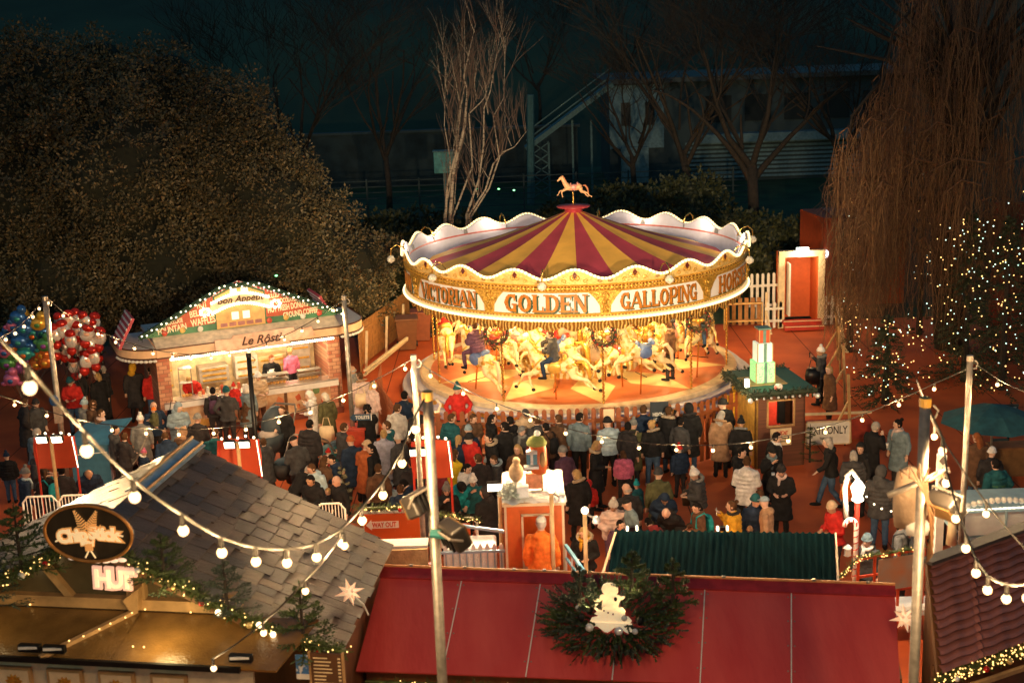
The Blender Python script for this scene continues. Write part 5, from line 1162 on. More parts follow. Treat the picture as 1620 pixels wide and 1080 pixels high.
lampstring([PY(*p) for p in ((545, 862, 11), (483, 934, 12.2), (417, 1000, 12.8), (338, 1056, 13.4))], .034, 'loose string with few bulbs crossing down to the brown awning', 'strings of round lamps over the fair', 14, 1, 3, hang=.03)
lampstring([PY(*p) for p in ((1478, 690, 14), (1560, 812, 13), (1640, 905, 12))], .036, 'short string with one bulb running down to the tiled roof ridge', 'strings of round lamps over the fair', 14, 1, 8, hang=.03, extra=(PY(1450, 600, 14.5), None))
fa = [(76, 479), (100, 499), (127, 514), (155, 528), (183, 541), (213, 551), (242, 559), (273, 564), (302, 567), (334, 566), (363, 562), (394, 557), (422, 548), (450, 537), (478, 523), (503, 508), (528, 491)]
lampstring([PY(x, y, 30+3*(x-76)/460) for x, y in fa], .035, 'string of small bulbs along the front of the waffle stall roof', 'strings of round lamps over the fair', 95, 3, 4, m=M_bulbfar, hang=.02, extra=(PY(71, 474, 30), PY(544, 474, 33)))
lampstring([PY(x, y, 30-1.2*i) for i, (x, y) in enumerate(((62, 488), (52, 501), (38, 516), (24, 527), (9, 537), (-12, 547)))], .035, 'string of small bulbs before the coloured balloons', 'strings of round lamps over the fair', 30, 3, 5, m=M_bulbfar, hang=.02, extra=(PY(71, 474, 30), None))
fb = [(-20, 625), (23, 640), (74, 657), (125, 671), (177, 680), (231, 685), (283, 687), (338, 685), (389, 679), (441, 667), (491, 652), (543, 633), (592, 610), (641, 583)]
lampstring([PY(x, y, 23.5-1.5*(x+20)/660) for x, y in fb], .032, 'long string of small bulbs over the crowd on the left', 'strings of round lamps over the fair', 165, 2, 6, m=M_bulbfar, hang=.02, extra=(None, PY(654, 566, 22)))
fc = [(681, 594), (733, 622), (786, 646), (839, 664), (895, 685), (952, 698), (1011, 708), (1070, 711), (1128, 712), (1188, 707), (1247, 697), (1306, 683), (1364, 664), (1422, 640), (1478, 615), (1533, 590)]
lampstring([PY(x, y, 22-1*(x-681)/860) for x, y in fc], .032, 'long string of small bulbs over the crowd before the carousel', 'strings of round lamps over the fair', 165, 2, 7, m=M_bulbfar, hang=.02, extra=(PY(654, 566, 22), PY(1535, 568, 21)))
lampstring([PY(x, y, 21-.8*i) for i, (x, y) in enumerate(((1578, 608), (1625, 630)))], .032, 'short string of small bulbs running off the right edge', 'strings of round lamps over the fair', 40, 1, 9, m=M_bulbfar, hang=.02, extra=(PY(1535, 568, 21), None))
# ---------------------------------------------------------------- floodlights
def bigflood(c, label, facing, sz=.34):
    t = thing('black_floodlight', label, 'floodlight', c, 0, 'black floodlights on the near poles'); q = Vector(facing).normalized().to_track_quat('-Y', 'Z').to_matrix()
    h = MB(); h.box((0, 0, 0), (sz, sz*.5, sz*.75), M=q); h.build('housing', mat('flood_black', (.02, .017, .015), .35), t, bevel=.03)
    f = Vector(facing).normalized(); MB().box(f*(sz*.26), (sz*.9, .02, sz*.66), M=q).build('reflector', mat('flood_reflector', (.25, .15, .06), .3, .6), t)
    for k in range(4): MB().box(-f*(sz*.27)+q @ Vector(((k-1.5)*sz*.2, 0, 0)), (.02, sz*.12, sz*.6), M=q).build('cooling_fin', M_black, t)
    MB().tube([q @ Vector((-sz*.55, 0, 0)), q @ Vector((-sz*.55, .12, .1)), q @ Vector((sz*.55, .12, .1)), q @ Vector((sz*.55, 0, 0))], .015, 5).build('bracket', M_steel, t)
    return t
c1 = PY(662, 795, 13.2); c2 = PY(718, 846, 13.1)
bigflood(c1, 'black floodlight on the near left pole, upper one', (-.7, .4, -.4)); bigflood(c2, 'black floodlight on the near left pole, lower one', (.75, .45, .35), .36)
tag(MB().tube([c2+Vector((-.05, 0, 0)), c2+Vector((-.25, 0, .03))], .05, 8).build('clamp', mat('teal_clamp', (.02, .12, .12), .4)), 'dark teal clamp joining the lower floodlight to the near left pole', 'clamp')
c3 = PY(1496, 800, 12.9); bigflood(c3, 'brown black floodlight on the near right pole', (-.5, -.3, -.5), .36)
spot('pole_flood_light', (T4.x, T4.y+.3, T4.z-.3), (CX-2.2, CY-3, 5.2), 14000, (1, .74, .42), 34, .7, .25)
spot('pole_flood_light', (T5.x, T5.y+.3, T5.z-.3), (CX+2.2, CY-3, 5.2), 14000, (1, .74, .42), 34, .7, .25)
spot('pole_flood_light', (T4.x, T4.y+.4, T4.z-.3), (-10, 41, 1.5), 6500, (1, .66, .32), 32, .8, .25)
spot('pole_flood_light', (T5.x+.1, T5.y+.4, T5.z-.3), (12, 40, 1.5), 5500, (1, .62, .28), 34, .8, .25)
t = thing('cable_bracket', 'steel clamp arm with tangled cables across the near right pole', 'bracket', T5-Vector((0, 0, .85)))
MB().tube([(-.38, -.1, -.14), (.24, -.1, .12)], .035, 8).build('arm', M_steel, t, smooth=True)
rnd = random.Random(8)
for k in range(6): MB().tube([(-.25+.08*k, -.12, .05), (-.3+.1*k, -.2, .18+.05*sin(k)), (-.1+.02*k, -.16, .02), (.1, -.13, -.3-.1*k), (.06, -.08, -.9)], .01, 5).build('cable', mat('brown_cable', (.12, .06, .025), .5), t, smooth=True)
for dz in (1.3, 1.8): MB().tube([(T5.x-.08, T5.y, T5.z-dz-1), (T5.x+.08, T5.y, T5.z-dz-1)], .07, 8)
c = PY(1440, 775, 13.6); t = thing('sheeted_lamp', 'beige bagged lamp cover hanging beside the near right pole', 'lamp cover', c)
t.scale = (.8,)*3; M_sh = mat('beige_sheeting', (.4, .28, .19), .7, var=.2, bump=.6, scale=4)
MB().loft([(0, 0, -.52, .2, .1), (.02, 0, -.3, .25, .14), (0, 0, 0, .23, .15), (-.03, 0, .25, .16, .11), (0, 0, .33, .06, .05)], 14).build('bag', M_sh, t, smooth=True)
MB().loft([(.1, -.08, -.62, .15, .06), (.1, -.08, -.48, .18, .1), (.1, -.06, -.4, .1, .05)], 10).build('lower_fold', M_white, t, smooth=True)
def twinflood(px, py, Y, w_, label, base_px, bright=1, aim=(0, -1, -.35), watts=150):
    c = PY(px, py, Y); t = thing('twin_floodlight', label, 'floodlight', (c.x, Y, 0), 0, 'twin floodlights on posts')
    MB().tube([(0, 0, 0), (0, 0, c.z)], .04, 8).build('post', M_palewood if w_ > 0 else M_steel, t, smooth=True); w_ = abs(w_)
    MB().bar((-w_-.05, 0, c.z), (w_+.05, 0, c.z), .04).build('crossbar', M_steel, t); a = Vector(aim).normalized(); q = a.to_track_quat('-Y', 'Z').to_matrix()
    for s_ in (-1, 1):
        p = Vector((s_*w_, -.06, c.z)); o = MB().box(p, (.24, .09, .17), M=q).build('lamp_head', M_black, t, bevel=.01)
        MB().box(p+a*.052, (.21, .012, .145), M=q).build('lamp_face', M_flood, o)
        spot('twin_flood_light', (c.x+s_*w_, Y-.2, c.z), (c.x+s_*w_+a.x*5, Y-.2+a.y*5, c.z+a.z*5), watts, (1, .82, .55), 150, .9, .1)
    return t
twinflood(80, 692, 27, .16, 'pair of lit floodlights on a post before the left red banner', 95)
twinflood(376, 700, 27, .16, 'pair of lit floodlights on a post before the middle red banner', 380)
twinflood(663, 712, 25.5, -.07, 'pair of lit floodlights on the post before the third red banner', 668, watts=110)
twinflood(790, 766, 22, .1, 'pair of lit floodlights beside the snowy booth roof', 800, watts=120)
# backs of glowing red banners
def banner(x0, y0, x1, y1, Y, label):
    a = PY(x0, y1, Y); b = PY(x1, y0, Y); w_ = b.x-a.x; t = thing('red_banner', label, 'banner', (a.x, Y, 0), 0, 'red fabric banners edged with lights')
    mb = MB(); vs = []; 
    for i in range(13):
        u = i/12
        for j in range(9):
            v = j/8; vs.append((w_*u+.05*sin(v*3)*(1 if u > .5 else -1)*abs(u-.5)*2, .12*sin(pi*u), a.z+(b.z-a.z)*v-.05*sin(pi*u)*(1-v)))
    mb.add(vs, [(i*9+j, (i+1)*9+j, (i+1)*9+j+1, i*9+j+1) for i in range(12) for j in range(8)]); mb.build('fabric', mat('orange_red_fabric', (.38, .045, .012), .6, var=.1, bump=.2, scale=3), t, smooth=True)
    for x in (0, w_): MB().tube([(x, .02, 0), (x, .02, b.z)], .025, 6).build('post', M_red, t)
    bulbrow((w_+.03, -.02, a.z), (w_-.03, -.02, b.z), 14, .013, M_led, t, 'edge_lights')
    for i in range(5): MB().ell((w_*(.1+.2*i), 0, b.z+.05+.04*(i % 2)), .03, 6, 5).build('top_light', M_led, t)
banner(60, 690, 116, 741, 28, 'left red banner with a white lit edge near the blue kiosk')
banner(350, 695, 408, 755, 28, 'middle red banner with lit edge below the waffle stall')
banner(655, 697, 711, 757, 26, 'third red banner in the crowd behind the near pole')
# ---------------------------------------------------------------- fences
M_picket = mat('red_brown_picket', (.28, .075, .022), .6, var=.2, scale=5)
def picket(pts, h, gap, w_, m, label, name='picket_fence', rails=(.3, .8), pointed=True, z=0, group=None, hf=None, posts=0):
    pts = [Vector((p[0], p[1], z)) for p in pts]; t = thing(name, label, 'fence', pts[0], 0, group); o = pts[0]; mb = MB(); rl = MB(); s0 = 0
    for i in range(len(pts)-1):
        a, b = pts[i], pts[i+1]; L = (b-a).length; d = (b-a)/L; n = int(L/gap); m_ = frame((0, 0, 0), d)
        for k in range(n):
            p = a-o+d*(k+.5)*L/n; hh = h if hf is None else hf(k/n)
            out = [(-w_/2, .04), (w_/2, .04), (w_/2, hh-w_*.5), (w_*.3, hh-w_*.1), (0, hh), (-w_*.3, hh-w_*.1), (-w_/2, hh-w_*.5)] if pointed else [(-w_/2, .04), (w_/2, .04), (w_/2, hh), (-w_/2, hh)]
            mb.prism(out, .025, Matrix.Translation(p) @ m_)
        for r_ in rails: rl.bar(a-o+Vector((0, 0, h*r_)), b-o+Vector((0, 0, h*r_)), .05, .09)
    mb.build('pickets', m, t); rl.build('rail', m, t); return t
def arcpts(r, t0, t1, n): return [(CX+r*sin(R(t0+(t1-t0)*i/n)), CY-r*cos(R(t0+(t1-t0)*i/n))) for i in range(n+1)]
fy = P(915, 744, 0).y
fp = [(P(690, 752, 0).x, fy+.2), (P(780, 745, 0).x, fy-.0), (P(1000, 744, 0).x, fy), (P(1110, 742, 0).x, fy+.2), (P(1185, 720, 0).x, fy+1.2)]
picket(fp, 1.66, .2, .12, M_picket, 'tall red brown picket fence between the crowd and the carousel', 'picket_fence')
picket([(P(852, 744, 0).x, fy-.5), (P(925, 744, 0).x, fy-.5)], 1.15, .16, .09, M_picket, 'low red brown picket gate in the middle of the carousel fence', 'picket_gate')
picket([(P(735, 744, 0).x, fy-.4), (P(790, 744, 0).x, fy-.4)], 1.1, .17, .09, M_picket, 'low red brown picket gate at the left of the carousel fence', 'picket_gate')
picket([(P(972, 744, 0).x, fy-.4), (P(1030, 744, 0).x, fy-.4)], 1.1, .17, .09, M_picket, 'low red brown picket gate right of the light blue coat', 'picket_gate')
# left fence curving from the stall to the bins
lf = [P(600, 668, 0), P(572, 600, 0), P(575, 578, 0), P(650, 520, 0)]
picket([(p.x, p.y) for p in lf[1:]], 1.5, .15, .12, mat('orange_brown_timber', (.35, .16, .05), .6, var=.3), 'tall timber fence with white braces left of the carousel', 'timber_fence')  # fence timber in an orange-brown tone
br = thing('fence_brace', 'white painted brace rails leaning on the timber fence by the bins', 'brace', P(625, 545, 0))
o_ = br.location.copy(); MB().bar(P(572, 592, .55)-o_+Vector((.1, -.1, 0)), P(640, 536, .55)-o_+Vector((.1, -.1, 0)), .07).build('lower_rail', M_cream, br); MB().bar(P(572, 585, 1.1)-o_+Vector((.1, -.1, 0)), P(640, 533, 1.15)-o_+Vector((.1, -.1, 0)), .07).build('upper_rail', M_cream, br)
for f in (.1, .55, .95):
    a = P(572, 592, 0).lerp(P(640, 536, 0), f)-o_; MB().bar(a, a+Vector((.1, 0, 1.35)), .08).build('brace_post', M_cream, br)
picket([(p.x, p.y) for p in (P(606, 640, 0), P(600, 668, 0), P(640, 735, 0), P(690, 752, 0))], 1.3, .16, .12, M_picket, 'red brown picket fence curving round the left front of the carousel', 'picket_fence')
# white picket fence, doorway, far fence, container
WY = 47.3
def X(px, py, Y): return PY(px, py, Y).x
picket([(X(1185, 480, 47.6), 47.6), (X(1237, 480, WY+.4), WY+.4)], 1.85, .2, .1, M_white, 'tall white picket fence beyond the right of the carousel', 'white_picket_fence', (.35, .75))
picket([(X(1210, 500, 46.6), 46.6), (X(1240, 500, 46.6), 46.6)], 1.0, .19, .1, M_white, 'low white picket panel left of the orange doorway', 'white_picket_fence', (.3, .75))
picket([(X(1302, 500, 46.8), 46.8), (X(1330, 500, 46.8), 46.8)], 1.1, .19, .1, M_white, 'low white picket panel right of the orange doorway', 'white_picket_fence', (.3, .75))
picket([(X(1146, 480, 47.2), 47.2), (X(1206, 480, 47.2), 47.2)], 1.05, .2, .14, MATS['orange_brown_timber'], 'brown slat fence behind the yellow rail right of the carousel', 'slat_fence', (.2, .8), False)
yr = thing('yellow_rail', 'pale yellow tubular rail right of the carousel platform', 'railing', (X(1146, 500, 46.7), 46.7, 0)); w_ = X(1206, 500, 46.7)-X(1146, 500, 46.7)
MB().tube([(0, 0, 0), (0, 0, .95), (w_, 0, .95), (w_, 0, 0)], .03, 6).build('frame', mat('pale_yellow', (.75, .5, .2), .5), yr); MB().tube([(0, 0, .3), (w_, 0, .3)], .025, 6).build('lower_bar', mat('pale_yellow', (.75, .5, .2), .5), yr)
for i, (px, lab) in enumerate(((1212, 'cream post with a foot at the right end of the yellow rail'), (1330, 'cream post with a foot by the willow strands'))):
    b = P(px, 548 if i else 520, 0); t = thing('cream_post', lab, 'post', b); MB().bar((0, 0, 0), (0, 0, 1.35), .09).build('upright', M_cream, t); MB().bar((0, -.2, 0.03), (0, -.9, .03), .09, .05).build('foot', M_cream, t); MB().bar((0, -.8, .05), (0, 0, .7), .06).build('strut', M_cream, t)
def doorway():
    a, b = X(1236, 500, 46.6), X(1299, 500, 46.6); z1 = PY(1268, 398, 46.6).z; t = thing('orange_doorway', 'free-standing white door frame with orange walls and two steps behind the carousel', 'doorway', (a, 46.6, 0)); w_ = b-a
    for x in (0, w_): MB().box((x, .1, z1/2), (.22, .2, z1)).build('frame_post', M_cream, t)
    MB().box((w_/2, .1, z1-.08), (w_+.22, .22, .22)).build('frame_head', M_cream, t)
    MB().box((w_/2, 1.2, z1/2), (w_-.1, .06, z1-.3)).build('back_wall', mat('orange_wall', (.55, .1, .02), .6, var=.1), t)
    for x in (.13, w_-.13): MB().box((x, .65, z1/2), (.05, 1.1, z1-.3)).build('side_wall', MATS['orange_wall'], t)
    MB().box((.24, -.0, 1.45), (.06, .5, 1.9)).build('open_door', M_white, t)
    for k in range(2): MB().box((w_/2, -.15-.28*k, .26-.14*k), (w_-.05, .3, .14)).build('step', M_red, t); MB().box((w_/2, -.31-.28*k, .33-.14*k), (w_-.05, .03, .03)).build('step_nosing', M_cream, t)
    MB().box((w_/2, -.02, z1+.08), (.42, .12, .13)).build('exit_lamp', mat('exit_lamp_glow', (.9, 1, .95), emit=5, ecol=(.85, 1, .9), var=0), t)
    point('doorway_lamp', (a+w_/2, 46.2, z1-.1), 70, (1, .72, .4), .15)
doorway()
def container():
    Y = 50; a, b = X(1287, 400, Y), X(1420, 400, Y+1); z1 = PY(1300, 326, Y).z; t = thing('red_container', 'tall orange red box cabin behind the willow strands', 'cabin', (a, Y, 0)); w_ = b-a; m = mat('orange_red_steel', (.4, .06, .015), .55, var=.15)
    z1 = PY(1300, 345, Y).z+.5; MB().add([(0, 2.4, 0), (.38, 0, 0), (w_, 0, 0), (w_, 2.4, 0), (0, 2.4, z1-.5), (.38, 0, z1-.5), (w_, 0, z1-.5), (w_, 2.4, z1-.5)], [(0, 1, 5, 4), (1, 2, 6, 5), (2, 3, 7, 6), (3, 0, 4, 7), (4, 5, 6, 7)]).build('body', m, t)
    MB().box((w_/2+.4, 1.2, z1-.47), (w_-.8, 2.3, .03)).build('roof', mat('grey_roof', (.12, .09, .09), .6), t)
    MB().ell((.45, -.08, 2.05), (.12, .08, .16), 8, 6).build('wall_lamp', mat('wall_lamp_glow', (.9, .95, 1), emit=2.5, ecol=(.9, .95, 1), var=0), t, smooth=True)
    Y = 46; t = thing('red_wall', 'dark red panel wall far right behind the willow', 'wall', (X(1570, 400, Y), Y, 0)); MB().box((2, 0, 2.2), (4, .1, 4.4)).build('panel', mat('deep_red_panel', (.3, .03, .015), .6), t)
container()
# wheelie bins
def bin_(px, py, s_, label, col, rz=0):
    c = P(px, py, 0); t = thing('wheelie_bin', label, 'bin', c, rz, 'wheelie bins left of the carousel'); m = mat('bin_'+label[:6], col, .5, var=.15)
    MB().loft([(0, 0, .05, .36*s_, .36*s_), (0, 0, .95*s_, .46*s_, .46*s_)], 4, M=Matrix.Rotation(pi/4, 4, 'Z')).build('body', m, t); MB().box((0, -.02, .99*s_), (.72*s_, .74*s_, .07)).build('lid', m, t, bevel=.02)
    MB().bar((-.3*s_, .4*s_, .95*s_), (.3*s_, .4*s_, .95*s_), .04).build('handle', M_black, t)
    for q in (-1, 1): MB().tube([(q*.3*s_-.03, .34*s_, .1), (q*.3*s_+.03, .34*s_, .1)], .1*s_, 12).build('wheel', M_black, t)
bin_(645, 552, 1.15, 'brown wheelie bin nearest the timber fence, left of two', (.2, .08, .03), .1); bin_(668, 538, 1.1, 'rust wheelie bin half hidden behind the carousel, right of two', (.25, .07, .03), .05)
# notice boards
def board(px, py, z, w_, h_, Y, label, lines, bgm, fgm, name='notice_board', border=None, feet=True):
    c = PY(px, py, Y); t = thing(name, label, 'sign', (c.x, Y, c.z if not feet else 0)); zc = 0 if not feet else c.z
    MB().box((0, 0, zc), (w_, .03, h_)).build('panel', bgm, t)
    if border:
        for x in (-w_/2, w_/2): MB().box((x, -.01, zc), (.03, .05, h_+.03)).build('border', border, t)
        for z_ in (-h_/2, h_/2): MB().box((0, -.01, zc+z_), (w_+.03, .05, .03)).build('border', border, t)
    if feet:
        for x in (-w_*.4, w_*.4): MB().bar((x, .03, 0), (x, .03, zc-h_/2), .04).build('leg', M_black, t)
    for txt, dx, dz, s_, w2 in lines: text_mb(txt, s_, .004, .003, 0, width=w2, M=Matrix.Translation((dx, -.02, zc+dz))).build('lettering', fgm, t)
    return t
M_ink = mat('black_ink', (.02, .02, .02), .6, var=0); M_navy = mat('navy_board', (.015, .025, .04), .5)
board(1043, 652, 0, .46, .56, fy-.15, 'dark HEIGHT NOTICE board hanging on the carousel fence', [('HEIGHT', 0, -.05, .13, .34), ('NOTICE', 0, -.19, .13, .34)], M_navy, M_white)
board(963, 656, 0, .3, .36, fy-.1, 'small framed poster on the carousel fence behind the light blue coat', [], M_cream, M_ink, border=M_picket, name='fence_poster')
board(1310, 684, 0, 1.15, .62, P(1310, 706, 0).y, 'white EXIT ONLY sign on the red barrier by the ticket hut', [('EXIT ONLY', 0, .06, .3, 1.0), ('THANK YOU', -.05, -.16, .1, .35)], M_white, M_ink, name='exit_sign', border=M_cream)
t = thing('arrow_sign', 'small dark blue TOILETS arrow sign on the pole by the waffle stall', 'sign', PY(572, 660, 32.6)); MB().prism([(-.3, 0), (-.2, .11), (-.2, .08), (.24, .08), (.24, -.08), (-.2, -.08), (-.2, -.11)], .03).build('arrow', mat('navy_sign', (.02, .06, .12), .5), t); text_mb('TOILETS', .12, .003, .004, width=.36, M=Matrix.Translation((.02, -.006, 0))).build('lettering', M_white, t)
MB().box((.25, -.01, 0), (.02, .03, .17)).build('edge', M_white, t)
# ---------------------------------------------------------------- ticket hut with light-up presents
def tickethut():
    a, b = P(1195, 742, 0), P(1272, 735, 0); w_ = (b-a).length; xd = (b-a).normalized(); t = thing('ticket_hut', 'small brown ticket hut with a green garlanded roof at the carousel entrance', 'kiosk', a, math.atan2(xd.y, xd.x)); h = 1.98; D = 1.7
    M_br2 = mat('brown_cladding', (.13, .05, .03), .6, var=.3, scale=2, stretch=(.3, .3, 12))
    for x, w2, z_, h2 in ((.15, .3, h/2, h), (w_-.15, .3, h/2, h)): MB().box((x, .05, z_), (w2, .1, h2)).build('front_wall', M_br2, t)
    MB().box((w_/2, .05, .55), (w_-.6, .1, 1.1)).build('front_wall', M_br2, t); MB().box((w_/2, .05, h-.1), (w_-.6, .1, .2)).build('front_wall', M_br2, t)
    for x in (0.03, w_-.03): MB().box((x, D/2, h/2), (.06, D, h)).build('side_wall', mat('mustard_wall', (.5, .28, .05), .6) if x < .5 else M_br2, t)
    MB().box((w_/2, D, h/2), (w_, .06, h)).build('back_wall', M_red, t); wx0, wx1 = .3, w_-.3
    for x in (wx0, wx1): MB().box((x, -.02, 1.44), (.04, .05, .7)).build('window_frame', M_palewood, t)
    for z_ in (1.1, 1.78): MB().box((w_/2, -.02, z_), (wx1-wx0+.04, .05, .04)).build('window_frame', M_palewood, t)
    MB().box((w_*.42, .45, 1.4), (w_*.4, .05, 1.0)).build('red_curtain', mat('red_cloth', (.6, .04, .02), .7), t)
    g = MB(); g.box((w_*.62, .5, 1.5), (.2, .3, .9)); g.build('inner_unit', M_black, t)
    pnl = MB().box((w_/2, -.04, .82), (.55, .03, .45)).build('price_notice', M_cream, t); text_mb('RIDE', .14, .003, .003, .3, width=.34, M=Matrix.Translation((w_/2, -.06, .92))).build('lettering', M_red, pnl)
    for dz in (.78, .7): MB().box((w_/2, -.06, dz), (.4, .008, .02)).build('notice_line', M_ink, pnl)
    rz = h+.05; MB().box((w_/2, D/2, rz), (w_+.35, D+.4, .12)).build('roof', mat('green_felt', (.02, .09, .08), .6, var=.15), t)
    rnd = random.Random(5); g = MB()
    for (x0, y0, x1, y1) in ((-.2, -.25, w_+.2, -.25), (-.2, -.25, -.2, D+.2), (-.2, D+.2, w_+.2, D+.2)):
        L = math.hypot(x1-x0, y1-y0)
        for i in range(int(L*95)):
            f = rnd.random(); c = Vector((x0+(x1-x0)*f, y0+(y1-y0)*f, rz)); d = Vector((rnd.gauss(0, 1), rnd.gauss(0, 1), rnd.gauss(0, 1))).normalized()*.16; needles(g, c, c+d, 9, .07, rnd, .012)
        g.tube([(x0, y0, rz), (x1, y1, rz)], .06, 6)
    g.build('garland', mat('dark_garland', (.025, .035, .02), .7), t)
    for i in range(9): MB().ell((-.1+i*(w_+.2)/8, -.34, rz-.08), .035, 6, 5).build('garland_ball', M_bw, t)
    for x, y in ((-.25, -.3), (w_+.2, -.3)): MB().ell((x, y, rz-.12), .07, 10, 8).build('corner_bauble', M_bw, t, smooth=True)
    MB().ell((w_*.42, -.1, rz+.12), (.12, .08, .1), 8, 6).build('roof_bauble', mat('red_white_bauble', (.6, .1, .08), .3, col2=(.8, .75, .7), scale=9, thr=(.45, .55)), t)
    spruce(a+xd*(w_+.12)+Vector((0, -.12, .1)), 1.0, .3, 18, 'small dark spruce standing against the right corner of the ticket hut', 'small_spruce', 'tree', 9, nd=20, L=.06)
    # presents
    p0 = a+xd*w_*.33+Vector((-xd.y, xd.x, 0))*.75; p0.z = rz+.06
    g = thing('light_up_presents', 'stack of three glowing gift boxes, green, white and red, on the ticket hut roof', 'decoration', p0, math.atan2(xd.y, xd.x))
    z = 0
    for nm, s_, h_, m_ in (('green_box', .58, .54, mat('green_present_glow', (.08, .5, .14), emit=.3, ecol=(.3, 1, .4), col2=(.4, .8, .4), scale=18, kind='voronoi', thr=(.1, .5))), ('white_box', .46, .48, mat('white_present_glow', (.6, .7, .6), emit=.3, ecol=(.8, 1, .8), var=.1)), ('red_box', .32, .33, mat('red_present', (.5, .08, .03), .5))):
        MB().box((0, 0, z+h_/2), (s_, s_, h_)).build(nm, m_, g); 
        MB().box((0, -s_/2-.006, z+h_/2), (.09, .02, h_)).build('ribbon', mat('teal_ribbon', (.12, .22, .2), .5), g); z += h_+.005
        for x in (-s_/2, s_/2): MB().box((x, -s_/2, z-h_/2), (.025, .025, h_)).build('edge', M_palewood, g)
    MB().box((0, 0, z+.03), (.4, .4, .04)).build('bow_base', MATS['teal_ribbon'], g); MB().box((-.02, 0, .0), (1.25, 1.0, .03)).build('tray', M_palewood, g)
    g.scale = (.85, .85, 1)
    point('present_glow_light', p0+Vector((0, -.8, .5)), 5, (.5, 1, .5), .2)
    f = thing('small_flood', 'small bright flood lamp at the left roof corner of the ticket hut', 'floodlight', a+Vector((-.25, -.1, rz+.28))); MB().box((0, 0, 0), (.1, .14, .16), M=Matrix.Rotation(.5, 3, 'X')).build('lamp_face', M_flood, f); MB().box((0, .09, 0), (.14, .1, .2)).build('housing', M_black, f)
    point('hut_window_light', a+xd*w_/2+Vector((0, .3, 1.85)), 12, (1, .7, .4), .1)
    point('hut_flood_light', a+Vector((-.5, -.3, rz+.1)), 18, (1, .75, .35), .1)
tickethut()
rb = thing('red_barrier', 'low dark red barrier carrying the exit sign', 'barrier', P(1290, 698, 0)); MB().box((0.5, .06, .3), (2, .08, .55)).build('panel', mat('dark_red_barrier', (.3, .03, .015), .6), rb); MB().bar((-.5, .06, .75), (1.5, .06, .75), .06).build('top_rail', M_cream, rb)
sf = thing('slanted_fence', 'thin pale fence posts with slanted struts beside the willow', 'fence', P(1340, 700, 0)); o_ = sf.location.copy()
for (px, py, h) in ((1345, 700, 1.9), (1337, 640, 1.8), (1330, 600, 1.7), (1326, 570, 1.6)):
    p = P(px, py, 0)-o_; MB().bar(p, p+Vector((-.1, 0, h)), .07).build('post', M_palewood, sf); MB().bar(p+Vector((-.08, 0, h*.6)), p+Vector((-.7, -.2, .03)), .05).build('strut', M_palewood, sf)
